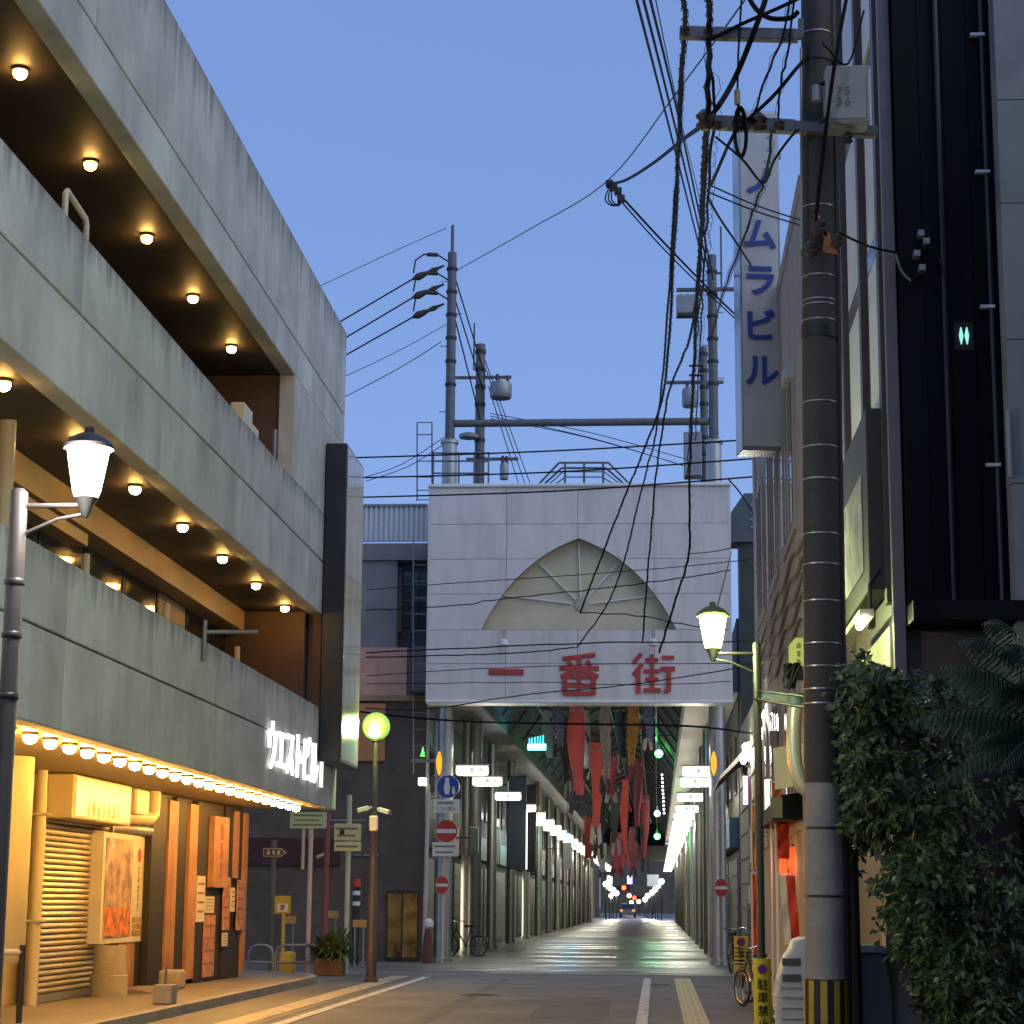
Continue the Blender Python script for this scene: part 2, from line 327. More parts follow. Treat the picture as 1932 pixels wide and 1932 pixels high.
# ================================================================= west building
XF, YA, YB = -6.0, 8.0, 38.4
def YX(px, x, py=1700): return AX(px, py, x).y
wb = thing('concrete_building', 'long grey concrete commercial building with three deep balcony bands and amber bulbs', 'building', (-11, 24, 0))
edges = [YB - 3.6 * i for i in range(10)]
def band(z0, z1, ye=YB, ys=YA, m=None):
    es = [ye] + [e for e in edges if ys < e < ye - 1] + [ys]
    for a, b in zip(es[:-1], es[1:]):
        g = MB(); g.box(XF - .25, XF, b + .004, a - .004, z0, z1); obj('concrete_panel', g, m or CONC, wb, bev=.012)
for z0, zm, z1 in ((3.17, 4.11, 4.9), (6.57, 7.53, 8.4), (10.15, 10.75, 12.42)):
    band(z0, zm - .011); band(zm + .011, z1, m=CONCT)
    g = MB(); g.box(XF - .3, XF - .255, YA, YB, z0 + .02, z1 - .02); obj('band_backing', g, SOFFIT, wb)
g = MB(); g.box(XF - .25, XF, 32.9, YB, 8.404, 10.146); obj('end_pier', g, CONC, wb)
g = MB(); g.box(XF - .25, XF - .003, 36.3, YB, 4.904, 6.566); obj('end_pier', g, BROWNW, wb)
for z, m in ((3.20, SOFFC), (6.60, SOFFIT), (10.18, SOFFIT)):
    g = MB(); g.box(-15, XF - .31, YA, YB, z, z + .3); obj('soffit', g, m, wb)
g = MB(); g.box(-15, XF - .31, YA, YB, 12.2, 12.4); obj('roof', g, CONC, wb)
# recesses behind the parapets
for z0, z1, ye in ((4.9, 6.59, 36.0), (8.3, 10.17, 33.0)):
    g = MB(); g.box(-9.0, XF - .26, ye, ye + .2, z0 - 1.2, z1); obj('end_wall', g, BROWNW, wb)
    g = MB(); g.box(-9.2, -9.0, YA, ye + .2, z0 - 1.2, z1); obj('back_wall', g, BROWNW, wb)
g = MB(); g.box(-7.75, -7.35, YA, 36.0, 6.22, 6.59); obj('beam', g, TAN, wb)
g = MB(); g.box(-7.72, -7.42, YA, 26, 6.04, 6.2); obj('beam', g, TAN, wb)
for i in range(12):
    y = 12.5 + 2.05 * i
    f = MB(); f.box(-7.78, -7.70, y, y + 1.95, 4.9, 6.25); w = obj('window', f, DKMET, wb)
    f = MB(); f.box(-7.698, -7.690, y + .08, y + 1.87, 4.95, 6.19); obj('pane', f, GLASSD if i not in (4, 9) else TAN, w)
for y, r in ((21.2, .09), (24.3, .05), (28.5, .05), (33.5, .05)):
    g = MB(); g.cyl((-6.9 - r, y, 3.9), (-6.9 - r, y, 6.59 if r > .08 else 5.65), r, n=12); obj('downpipe', g, CREAMP, wb, smooth=True)
# ground floor
g = MB(); g.box(-15, -8.55, YA, YB, 0, 3.195); obj('ground_floor_wall', g, CREAM, wb)
g = MB(); g.box(-15, XF - .27, YB - .15, YB - .01, 4.0, 12.3); obj('gable_wall', g, CONC, wb)
for y0, y1, x in ((24.0, 25.8, -8.25), (20.5, 22.0, -8.25)):
    g = MB(); g.box(-8.56, x, y0, y1, .12, 3.195); obj('pilaster', g, CREAM, wb, bev=.03)
# pale fluted roller shutter
SY0, SY1 = 27.5, 30.9
sh = thing('roller_shutter', 'closed ribbed metal roller shutter under the amber lit signbox', 'shutter', (-8.3, 29.7, .12))
n = 30
for i in range(n):
    z = .24 + i * (2.36 / n)
    g = MB(); g.prism([(-8.36, z + .004), (-8.285, z + .008), (-8.272, z + .035), (-8.285, z + 2.36 / n - .012), (-8.36, z + 2.36 / n - .006)], 'xz', SY0, SY1)
    obj('slat', g, SHUT, sh)
g = MB(); g.box(-8.4, -8.37, SY0, SY1, .2, 2.66); obj('backing', g, DKMET, sh)
g = MB(); g.box(-8.38, -8.26, SY0 - .03, SY1 + .03, .13, .235); obj('bottom_bar', g, GREYM, sh)
for y in (SY0 - .09, SY1 + .03):
    g = MB(); g.box(-8.4, -8.23, y, y + .06, .12, 2.95); obj('guide_rail', g, SHUT, sh)
for i in range(3):
    g = MB(); g.box(-8.38, -8.27, SY0, SY1, 2.62 + i * .1, 2.70 + i * .1); obj('header_slat', g, GREYM, sh)
sb = thing('signbox', 'pale yellow signbox fixed above the roller shutter', 'sign', (-8.2, 29.6, 2.95))
g = MB(); g.box(-8.48, -7.9, YX(130, -7.9), YX(240, -7.9), 2.58, 3.18); obj('box', g, CREAM, sb, bev=.02)
g = MB(); g.box(-7.899, -7.890, YX(130, -7.9) + .08, YX(240, -7.9) - .08, 2.63, 3.13); obj('face', g, M('signface', (.72, .66, .45), .35, var=.08, scale=3), sb)
FADED = M('faded_ink', (.50, .42, .24), .6, var=.3)
for i in range(7): marks(sb, FADED, (-7.888, 28.3 + i * .27, 2.74), (0, 1, 0), .2, i)
g = MB(); g.tube([(-8.22, 27.15, .12), (-8.22, 27.15, 3.195)], .075, 12)
dp = obj('downpipe', g, CREAMP, None, smooth=True); tag(dp, 'tall cream downpipe left of the roller shutter', 'pipe')
for z in (1.2, 2.6):
    g = MB(); g.box(-8.4, -8.1, 27.05, 27.25, z, z + .03); obj('bracket', g, CREAMP, dp)
# wide cream duct left of it and the corner sign
g = MB(); g.lathe([(.42, .75), (.46, .82), (.46, 3.19)], (-8.0, 24.5, 0), 20); tag(obj('ventilation_duct', g, CREAM, None, smooth=True), 'fat cream ventilation duct rising beside the downpipe', 'duct')
g = MB(); g.box(-8.0, -7.92, 24.2, 25.4, 2.25, 3.05); cs = obj('wall_sign', g, CREAM); tag(cs, 'small amber lit sign board at the left edge under the bulbs', 'sign')
# air duct and pipes right of the shutter
D = lambda px, x: YX(px, x)
ac = thing('exhaust_duct', 'bent exhaust duct and hood right of the roller shutter', 'duct', (-8.3, 31.4, 2.2))
g = MB(); g.box(-8.5, -7.95, 31.2, 32.0, 2.78, 3.19); obj('hood', g, CREAMP, ac, bev=.03)
g = MB(); g.tube([(-8.5, 31.0, 2.80), (-8.15, 31.3, 2.76), (-8.0, 32.2, 2.76), (-8.0, 32.4, 2.84), (-8.0, 32.45, 3.19)], .12, 12); obj('pipe', g, CREAMP, ac, smooth=True)
g = MB(); g.tube([(-8.5, 31.0, 2.58), (-8.2, 31.3, 2.57), (-8.05, 32.4, 2.57)], .09, 12); obj('pipe', g, GREYM, ac, smooth=True)
# menu poster panel
PX0 = -8.1
P0, P1 = YX(191, PX0), YX(272, PX0)
mp = thing('menu_board', 'tall food menu poster with a red dot on cream and orange panel', 'poster', (-8.1, (P0 + P1) / 2, .9))
PW = P1 - P0
def py_(t): return P0 + PW * t
g = MB(); g.box(-8.5, PX0, P0, P1, .86, 2.48); obj('panel', g, PAPER, mp)
g = MB(); g.box(PX0 + .002, PX0 + .010, py_(.05), py_(.66), .94, 2.40)
pm = M('food_photo', (.45, .30, .16), .4, var=.9, scale=3.2); obj('photo_print', g, pm, mp)
g = MB(); g.box(PX0 + .011, PX0 + .015, py_(.06), py_(.65), .97, 1.38); obj('photo_print', g, M('food_photo_b', (.62, .20, .03), .4, var=.9, scale=6), mp)
g = MB(); g.lathe([(.105, 0), (.105, .006)], (PX0 + .004, py_(.83), 2.18), 24, 'x'); obj('red_dot', g, M('red_ink', (.65, .03, .015), .5, var=.05), mp)
INKG = M('ink_grey', (.18, .15, .11), .6)
for i in range(5): marks(mp, INKG, (PX0 + .004, py_(.83), 1.95 - i * .14), (0, 1, 0), .12, i + 3)
for z in (.95, 1.05, 1.15):
    g = MB(); g.box(PX0 + .002, PX0 + .008, py_(.72), py_(.93), z, z + .085); obj('thumbnail', g, pm, mp)
g = MB(); g.box(-8.5, -8.12, py_(.45), P1, .12, .858); tag(obj('orange_plinth', g, ORANGE), 'orange painted panel below the menu poster', 'panel')
g = MB(); g.lathe([(.27, 0), (.27, .30), (.24, .31), (.23, .72)], (-7.93, YX(212, -7.93), .12), 20); tag(obj('stone_pillar', g, M('pillar_stone', (.40, .35, .25), .8, var=.2, bump=.4), None, smooth=True), 'short cream stone pillar stub beside the shutter foot', 'pillar')
# dark slatted shopfront with orange battens, its face turned a little towards the street
SA, SB = Vector((-8.0, 32.1)), Vector((-7.62, 38.35)); SD = (SB - SA).normalized(); SN = Vector((SD.y, -SD.x))
def sT(px):
    d = ray(px, 1703); k = Vector((d.x, d.y)); den = k.x * SD.y - k.y * SD.x
    t = (SA.x * SD.y - SA.y * SD.x) / den; return (k * t - SA).dot(SD)
SLEN = (SB - SA).length
def sbox(t0, t1, z0, z1, d0, d1):
    g = MB(); c = [SA + SD * t0 + SN * d0, SA + SD * t1 + SN * d0, SA + SD * t1 + SN * d1, SA + SD * t0 + SN * d1]
    return g.prism([(p.x, p.y) for p in c], 'xy', z0, z1)
def sP(px, d): q = SA + SD * sT(px) + SN * d; return q
sf = thing('slatted_shopfront', 'dark plank shopfront with orange battens under the amber bulbs', 'shopfront', (-7.8, 35, .12))
obj('backing', sbox(.0, SLEN, .12, 3.19, -.45, -.12), DKSLAT, sf)
for i, (xa, xb) in enumerate([(282, 310), (331, 351), (369, 398), (400, 420), (422, 436), (438, 457)]):
    obj('plank', sbox(max(.0, sT(xa)), min(SLEN, sT(xb)), .125, 3.18, -.12, -.03 * (i % 2)), DKSLAT, sf, bev=.01)
for xa, xb, z0, z1 in ((312, 329, .3, 3.1), (352, 367, .2, 3.1), (437, 446, 1.9, 3.1), (457, 463, .2, 3.1)):
    obj('batten', sbox(sT(xa), sT(xb), z0, z1, -.12, .02), ORANGE, sf)
bn = obj('hanging_sign', sbox(sT(390), sT(418), 1.72, 2.95, .0, .1), ORANGE, None); tag(bn, 'orange hanging sign board with vertical script on the plank shopfront', 'sign')
BRI = M('brown_ink', (.30, .09, .02), .6); SU = (SD.x, SD.y, 0)
for i in range(3): q = sP(404, .102); marks(bn, BRI, (q.x, q.y, 2.68 - i * .33), SU, .28, i + 11)
PINK = M('pink_poster', (.50, .24, .16), .6, var=.5, scale=5)
for i, (xa, xb, ya, yb, m) in enumerate([(369, 384, 1658, 1745, PAPER), (385, 402, 1697, 1728, PAPER), (384, 405, 1732, 1850, PINK), (418, 431, 1660, 1760, PINK), (432, 440, 1680, 1725, PAPER), (444, 456, 1665, 1760, PINK), (418, 428, 1765, 1790, PAPER)]):
    t0, t1 = sT(xa), sT(xb); dist = (SA + SD * t0).y; z1 = 1.5 + (1704 - ya) * dist / 3934; z0 = 1.5 + (1704 - yb) * dist / 3934
    o = obj('notice', sbox(t0, t1, max(.2, z0), z1, .004 + .003 * i, .02 + .003 * i), m)
    tag(o, ['narrow cream notice strip, first on the plank shopfront', 'small square cream notice beside the narrow strip', 'salmon poster low on the plank shopfront', 'tall pinkish poster strip in the middle of the planks',
            'small cream card right of the tall pinkish strip', 'pinkish printed poster near the far end of the planks', 'little cream card below the tall pinkish strip'][i], 'notice')
    for k in range(4):
        zz = z1 - (k + 1) * (z1 - z0) / 5; obj('print_line', sbox(t0 + .05, t1 - .05, zz, zz + (z1 - z0) * .05, .021 + .003 * i, .0225 + .003 * i), M('print%d_%d' % (i, k), (.28 + .1 * (k % 2), .13, .06), .6), o)
q = sP(290, .35)
g = MB(); g.box(q.x - .17, q.x + .17, q.y - .25, q.y + .25, .12, .42); tag(obj('stone_block', g, M('stone_block', (.36, .32, .24), .8, var=.2, bump=.4), bev=.05, seg=2), 'rounded stone block on the pavement by the planks', 'stone')
g = MB(); g.prism([(-8.1, .122), (-7.4, .122), (-7.8, .18), (-8.1, .18)], 'xz', 30.9, 32.4); tag(obj('step_ramp', g, PAVE), 'low mortar ramp in front of the menu poster', 'ramp')
# amber bulbs
def bulb_proto(m):
    t = thing('ceiling_bulb', 'x', 'lamp', (0, 0, 0))
    g = MB(); g.lathe([(.07, .02), (.085, .0), (.085, -.025), (.05, -.035)], (0, 0, 0), 14); obj('socket', g, FITTING, t, smooth=True)
    g = MB(); g.lathe([(.002, -.115), (.036, -.108), (.062, -.088), (.074, -.058), (.07, -.03), (.045, -.02)], (0, 0, 0), 14); obj('bulb', g, m, t, smooth=True)
    return t
BULB2 = M('bulb_amber_strong', (1, .8, .5), .3, var=0, emit=330, ecol=(1, .49, .10))
bpa, bpb = bulb_proto(BULB2), bulb_proto(BULB); usedb = set()
def put_bulb(p, label, grp, proto):
    t = dup(proto) if proto.name in usedb else proto; usedb.add(proto.name)
    t.location = p; t['label'] = label; t['group'] = grp
for i in range(24):
    put_bulb((-6.47, 20.15 + .724 * i, 3.19), '%s amber bulb from the left in the long bottom row above the shops' % ORD[i], 'amber bulbs in the bottom row', bpa)
for i in range(7):
    put_bulb((-6.49, 19.46 + 2.632 * i, 6.59), '%s amber bulb from the left under the middle balcony band' % ORD[i], 'amber bulbs under the middle band', bpb)
for i in range(5):
    put_bulb((-6.71, 20.1 + 2.76 * i, 10.17), '%s amber bulb from the left under the top band' % ORD[i], 'amber bulbs under the top band', bpb)
# bits on the parapets
g = MB(); g.tube([(-6.12, 20.0, 8.4), (-6.12, 20.0, 8.74), (-6.12, 20.05, 8.78), (-6.12, 20.75, 8.72), (-6.12, 20.8, 8.66), (-6.12, 20.8, 8.4)], .035, 10); tag(obj('bent_pipe', g, CREAMP, None, smooth=True), 'bent yellowish pipe rail standing on the middle parapet', 'pipe')
g = MB(); g.box(-6.24, -6.02, 29.0, 29.6, 8.4, 8.72); g.box(-6.24, -6.02, 29.6, 30.1, 8.4, 8.55); tag(obj('parapet_box', g, CREAMP, None, bev=.02), 'small cream box sitting on the middle parapet near its end', 'box')
g = MB(); g.cyl((-6.1, 31.8, 8.4), (-6.1, 31.8, 8.95), .04, n=8); tag(obj('stub_pipe', g, GREYM, None, smooth=True), 'short grey stub pipe on the middle parapet', 'pipe')
fb = thing('flag_bracket', 'horizontal steel rod bracket on the lower parapet', 'bracket', (-5.95, 28.2, 4.7))
g = MB(); g.cyl((-5.96, 26.6, 4.6), (-5.96, 26.6, 5.15), .03, n=8); obj('upright', g, GREYM, fb, smooth=True)
g = MB(); g.cyl((-5.95, 26.6, 4.99), (-5.25, 26.6, 4.99), .025, n=8); obj('rod', g, GREYM, fb, smooth=True)
# lit channel letters on the lower band
LETW = M('letter_white', (.9, .9, .88), .4, var=0, emit=1.5, ecol=(1, .98, .92))
lt = thing('channel_letters', 'white lit katakana lettering on the lower concrete band', 'sign', (-5.95, 33, 3.6))
a, b = AX(498, 1385, XF), AX(606, 1490, XF)
for i, ch in enumerate('ウエストビルⅠ'):
    y = a.y + (b.y - a.y) * ((i + .5) / 7)
    o = text('letter', ch, 1.05, LETW, lt, (XF + .06, y, 3.80), (0, 1, 0), (0, 0, 1), .05, bold=.0, sx=.72 if ch != 'Ⅰ' else .9, sy=.84 if ch != 'Ⅰ' else 1.0)
# vertical projecting signbox at the far corner
vs = thing('vertical_signbox', 'tall dark framed projecting signbox with weathered blank face on the concrete building', 'sign', (-5.8, 37.2, 3.93))
g = MB(); g.box(-5.985, -5.60, 36.2, 38.35, 3.93, 9.72); obj('frame', g, M('sign_frame', (.02, .024, .026), .4, var=.3), vs, bev=.015)
VSF = M('weathered_sign_face', (.50, .44, .33), .3, var=.25, scale=1.5, streak=.6, dirt=(.13, .1, .07), sscale=5, coat=.55)
g = MB(); g.box(-5.598, -5.585, 36.26, 38.29, 3.99, 9.66); obj('face', g, VSF, vs)
# ================================================================= the arcade's entrance board
GY = 51.2
PANELM = M('gantry_panel', (.68, .635, .60), .55, var=.08, scale=.8, bump=.08, bscale=15, streak=.45, dirt=(.33, .31, .29), sscale=2.5)
GX = [AY(810, 1100, GY).x, AY(955, 1100, GY).x, AY(1090, 1100, GY).x, AY(1234, 1100, GY).x, AY(1376, 1100, GY).x]
GZ = [AY(1100, y, GY).z for y in (1322, 1252, 1188, 1120, 1054, 988, 918)]
gt = thing('arcade_entrance_board', 'big pale panelled arcade entrance board with pointed arch and red characters', 'sign board', (-2, GY, GZ[0]))
_half = [(908, 1187), (919, 1166), (933, 1143), (951, 1118), (971, 1094), (994, 1072), (1019, 1052), (1045, 1036), (1070, 1024)]
arch_px = _half + [(1092, 1015)] + [(2184 - x, y) for x, y in _half[::-1]]
arch = [(AY(x, y, GY).x, AY(x, y, GY).z) for x, y in arch_px]
arch[0] = (arch[0][0], GZ[2]); arch[-1] = (arch[-1][0], GZ[2])
cutb = MB(); cutb.prism([(p[0], p[1] + (0 if 0 < i < 18 else -.0)) for i, p in enumerate(arch)], 'xz', GY - .3, GY + .35)
cutter = obj('cutter', cutb, PANELM)
for r in range(6):
    for c in range(4):
        g = MB(); g.box(GX[c] + .005, GX[c + 1] - .005, GY, GY + .12, GZ[r] + .006, GZ[r + 1] - .006)
        o = obj('panel', g, PANELM, gt)
        if 2 <= r <= 4:
            md = o.modifiers.new('cut', 'BOOLEAN'); md.operation = 'DIFFERENCE'; md.object = cutter; md.solver = 'EXACT'
            dg = bpy.context.evaluated_depsgraph_get(); dg.update()
            me = bpy.data.meshes.new_from_object(o.evaluated_get(dg)); o.modifiers.clear(); o.data = me
            if len(me.polygons) == 0: bpy.data.objects.remove(o)
bpy.data.objects.remove(cutter)
g = MB(); g.box(GX[0] + .02, GX[4] - .02, GY + .36, GY + .75, GZ[0] + .02, GZ[6] - .02); obj('core', g, M('core_white', (.5, .48, .45), .6), gt)
g = MB(); g.box(GX[0] + .02, GX[4] - .02, GY + .125, GY + .15, GZ[0] + .01, GZ[2] - .03); obj('core', g, DKMET, gt)
g = MB(); n = len(arch)
for i in range(n):
    a, b = arch[i], arch[(i + 1) % n]; g.quad((a[0], GY + .002, a[1]), (b[0], GY + .002, b[1]), (b[0], GY + .34, b[1]), (a[0], GY + .34, a[1]))
obj('arch_reveal', g, M('arch_reveal', (.42, .40, .33), .5), gt)
g = MB(); g.prism(arch, 'xz', GY + .30, GY + .34); obj('arch_backing', g, M('arch_beige', (.58, .52, .35), .6, var=.14, scale=1.2), gt)
hub = AY(1096, 1140, GY + .2)
for x, y in ((1092, 1020), (1018, 1062), (950, 1122), (1166, 1062), (1240, 1122)):
    e = AY(x, y, GY + .2); st = hub + (e - hub) * .12
    g = MB(); g.bar((st.x, GY + .25, st.z), (e.x, GY + .25, e.z), .035, .04, (0, 1, 0)); obj('rib', g, WHITEM, gt)
g = MB(); g.lathe([(.16, 0), (.16, .03)], (hub.x, GY + .255, hub.z), 10, 'y'); obj('hub', g, M('hub_wire', (.42, .39, .30), .6), gt)
for z0, z1, e in ((GZ[0] - .06, GZ[0] + .004, .05), (GZ[6] - .004, GZ[6] + .08, .07)):
    g = MB(); g.box(GX[0] - e, GX[4] + e, GY - e, GY + .8, z0, z1); obj('edge_trim', g, WHITEM, gt, bev=.015)
for x0, x1 in ((GX[0] - .05, GX[0] + .003), (GX[4] - .003, GX[4] + .05)):
    g = MB(); g.box(x0, x1, GY - .003, GY + .75, GZ[0] + .006, GZ[6] - .006); obj('side_trim', g, PANELM, gt)
# the three red characters, stroke by stroke (unit square, y up)
REDL = M('red_letter', (.42, .05, .045), .55, var=.25, scale=6)
def strokes(cx, cy, size, segs, w=.13):
    p = AY(cx, cy, GY)
    for k_, (x0, y0, x1, y1, *ww) in enumerate(segs):
        e_ = .0022 * k_
        q = ww[0] if ww else w
        g = MB(); g.bar((p.x + x0 * size, GY - .02 - e_, p.z + y0 * size), (p.x + x1 * size, GY - .02 - e_, p.z + y1 * size), q * size, .04, (0, 1, 0)); obj('stroke', g, REDL, gt, bev=.008)
# bar(): width lies across the stroke in the board's plane
strokes(955, 1268, .96, [(-.46, 0, .46, 0, .15)])
strokes(1093, 1273, 1.0, [(-.42, .40, .40, .50, .11), (-.28, .36, -.20, .22, .10), (.20, .36, .28, .22, .10), (-.50, .16, .50, .16, .12), (0, .44, 0, .0, .12), (-.06, .12, -.46, -.06, .11), (.06, .12, .48, -.06, .11),
                        (-.36, -.06, -.36, -.5, .12), (.36, -.06, .36, -.5, .12), (-.36, -.05, .36, -.05, .10), (-.36, -.27, .36, -.27, .09), (-.36, -.47, .36, -.47, .11), (0, -.05, 0, -.47, .10)])
strokes(1233, 1271, 1.0, [(-.30, .50, -.50, .26, .11), (-.28, .24, -.50, -.04, .11), (-.38, .10, -.38, -.50, .12),
                        (-.20, .34, .12, .34, .10), (-.04, .48, -.04, .0, .10), (-.24, .06, .16, .06, .10), (-.20, -.14, .12, -.14, .10), (-.04, .0, -.04, -.42, .10), (-.24, -.42, .18, -.42, .11),
                        (.22, .40, .52, .40, .10), (.18, .12, .54, .12, .11), (.38, .12, .38, -.46, .12), (.38, -.46, .26, -.42, .10)])
for x, lab in ((950, 'small white round floodlight below the left foot of the arch'), (1232, 'small white round floodlight below the right foot of the arch')):
    p = AY(x, 1211, GY - .25); t = thing('floodlight', lab, 'lamp', (p.x, GY - .25, p.z))
    g = MB(); g.lathe([(.05, -.02), (.13, .02), (.12, .14), (.04, .18)], (p.x, GY - .25, p.z - .1), 14); obj('shade', g, WHITEM, t, smooth=True)
    g = MB(); g.tube([(p.x, GY - .25, p.z + .05), (p.x, GY - .25, p.z + .3), (p.x, GY, p.z + .32)], .02, 6); obj('stem', g, GREYM, t, smooth=True)
# ================================================================= steel masts carrying the board
def mast(px, cx, lab, ztop, zthin, thin_px, other):
    Y = GY + 1.6; X = cx
    t = thing('steel_mast', lab, 'mast', (X, Y, 0))
    z1 = AY(px, 832, Y).z
    g = MB(); g.lathe([(.23, .01), (.23, .12), (.2, .14), (.2, z1 - .1), (.24, z1 - .08), (.24, z1), (.15, z1 + .05)], (X, Y, 0), 24); obj('column', g, STEEL if other else STEEL, t, smooth=True)
    g = MB(); g.lathe([(.13, z1), (.12, ztop), (.06, ztop + .02)], (X, Y, 0), 16); obj('tube', g, GALV, t, smooth=True)
    for k in range(6):
        z = z1 + 1.5 + k * (ztop - z1 - 2) / 5
        g = MB(); g.lathe([(.15, 0), (.155, .02), (.155, .06), (.15, .08)], (X, Y, z), 12); obj('collar', g, DKMET, t, smooth=True)
    for k in range(5):
        z = z1 + .8 + k * .9
        g = MB(); g.cyl((X - .3 * (-1) ** k, Y, z), (X, Y, z), .012, n=5); obj('step_bolt', g, GALV, t)
    return t, X, Y, z1
MLX = AY(848, 870, GY + 1.6).x; MRX = AY(1347, 870, GY + 1.6).x
zt = AY(848, 477, GY + 1.6).z
ml, _, MY, mz = mast(848, MLX, 'steel mast rising behind the left end of the entrance board', zt, 0, 0, 0)
zt2 = AY(848, 425, MY).z
g = MB(); g.cyl((MLX, MY, zt), (MLX, MY, zt2), .045, n=8); g2 = obj('finial', g, GALV, ml, smooth=True)
zr = AY(1345, 482, MY).z
mr, _, _, _ = mast(1347, MRX, 'steel mast rising behind the right end of the entrance board', zr, 0, 0, 1)
g = MB(); g.bar((MRX + .25, MY, zr - .9), (MRX + .25, MY, AY(1355, 428, MY).z), .05, .05); obj('aerial', g, GALV, mr)
g = MB(); g.bar((MRX, MY, zr - .5), (MRX + .25, MY, zr - .5), .05, .05); obj('aerial_arm', g, GALV, mr)
zb = AY(1100, 797, MY).z
g = MB(); g.cyl((MLX + .12, MY, zb), (MRX - .12, MY, zb), .1, n=14); tag(obj('tie_tube', g, GALV, None, smooth=True), 'long horizontal steel tube joining the two masts', 'tube')
def xarm(mast_o, x0, x1, z, y, h=.07): g = MB(); g.box(x0, x1, y - .05, y + .05, z - h / 2, z + h / 2); return obj('crossarm', g, GALV, mast_o)
# insulators on the left mast: three dead ends to the left
INSU = M('insulator', (.06, .045, .04), .3, var=.2)
for i, y in enumerate((505, 540, 577)):
    p = AY(838, y - 4, MY); q = AY(778, y + 22, MY)
    g = MB(); pts = [p + (q - p) * (k / 6) for k in range(7)]; g.tube(pts, [.03, .04, .08, .05, .09, .11, .03], 8); obj('dead_end', g, INSU, ml, smooth=True)
    g = MB(); a = AY(780, y + 10, MY); g.tube([a, AY(784, y - 14, MY), AY(800, y - 25, MY), AY(826, y - 24, MY), AY(845, y - 12, MY)], .022, 6); obj('jumper', g, CABLE, ml, smooth=True)
    g = MB(); g.cyl(AY(806, y - 25, MY), AY(826, y - 24, MY), .06, n=8); obj('fuse', g, INSU, ml, smooth=True)
# ladder cage, roof railings
lc = thing('roof_ladder', 'thin steel ladder frame on the roof left of the board', 'ladder', (AY(800, 940, 53).x, 53, GZ[6]))
for x in (787, 815):
    a, b = AY(x, 945, 53), AY(x, 797, 53); g = MB(); g.cyl(a, b, .02, n=6); obj('rail', g, GALV, lc)
for y in (797, 820, 870, 900, 925, 943):
    g = MB(); g.cyl(AY(787, y, 53), AY(815, y, 53), .015, n=6); obj('rung', g, GALV, lc)
rl = thing('roof_railing', 'box shaped steel railing round the left mast foot', 'railing', (AY(870, 910, 53).x, 52.5, GZ[6]))
for Yr in (52.0, 53.6):
    for y in (855, 870, 893): g = MB(); g.cyl(AY(818, y, Yr), AY(922, y, Yr), .025, n=6); obj('rail', g, GALV, rl)
    for x in (818, 866, 895, 922): g = MB(); a = AY(x, 853, Yr); g.cyl((a.x, Yr, GZ[6]), a, .025, n=6); obj('post', g, GALV, rl)
rl = thing('roof_handrail', 'trapezoid steel handrail in the middle of the board top', 'railing', (AY(1100, 910, 53).x, 52.5, GZ[6]))
for Yr, d in ((51.8, 0), (53.4, 10)):
    P = [AY(1015 + d, 915, Yr), AY(1055 + d / 2, 873 + d, Yr), AY(1148 - d / 2, 873 + d, Yr), AY(1190 - d, 915, Yr)]
    for a, b in zip(P[:-1], P[1:]): g = MB(); g.cyl(a, b, .03, n=6); obj('rail', g, GALV, rl)
    P = [AY(1035 + d, 915, Yr), AY(1062 + d / 2, 890 + d, Yr), AY(1140 - d / 2, 890 + d, Yr), AY(1172 - d, 915, Yr)]
    for a, b in zip(P[:-1], P[1:]): g = MB(); g.cyl(a, b, .018, n=6); obj('rail', g, GALV, rl)
    for x in (1066, 1102, 1138): a = AY(x, 873 + d, Yr); g = MB(); g.bar((a.x, Yr, GZ[6]), a, .06, .05); obj('post', g, GALV, rl)
# transformer poles standing further down the street
def xf_can(t, c, r, h):
    g = MB(); g.lathe([(r * .9, 0), (r, .05), (r, h - .08), (r * .85, h), (.05, h + .02)], c, 16); obj('tank', g, GREYM, t, smooth=True)
    for a in (0, 2.1, 4.2):
        g = MB(); g.lathe([(.05, 0), (.05, .2), (.03, .22)], (c[0] + .6 * r * math.cos(a), c[1] + .6 * r * math.sin(a), c[2] + h), 8); obj('bushing', g, INSU, t, smooth=True)
def far_pole(px, Y, ytop, lab, r=.14):
    a = AY(px, ytop, Y); t = thing('utility_pole', lab, 'utility pole', (a.x, Y, 0))
    g = MB(); g.lathe([(r * 1.35, 0), (r, a.z)], (a.x, Y, 0), 14); obj('shaft', g, GALV, t, smooth=True)
    for k in range(7):
        g = MB(); z = a.z - .3 - k * .55; g.lathe([(r * 1.15, 0), (r * 1.2, .03), (r * 1.2, .1), (r * 1.15, .13)], (a.x, Y, z), 10); obj('collar', g, DKMET, t, smooth=True)
    return t, a
t, a = far_pole(907, 60, 650, 'utility pole with grey transformer right of the left mast')
z = AY(907, 713, 60).z; g = MB(); g.box(AY(858, 713, 60).x, AY(965, 713, 60).x, 59.9, 60.0, z - .04, z + .04); obj('crossarm', g, GALV, t)
c = AY(945, 752, 59.6); xf_can(t, (c.x, 59.6, c.z), .33, .5)
z = AY(907, 867, 60).z; g = MB(); g.box(AY(880, 867, 60).x, AY(978, 867, 60).x, 59.9, 60.0, z - .04, z + .04); obj('crossarm', g, GALV, t)
c = AY(951, 905, 59.8); xf_can(t, (c.x, 59.8, c.z), .13, .5)
g = MB(); b = AY(895, 610, 60); g.bar((b.x, 60, a.z - .8), (b.x, 60, b.z), .05, .05); obj('aerial', g, GALV, t)
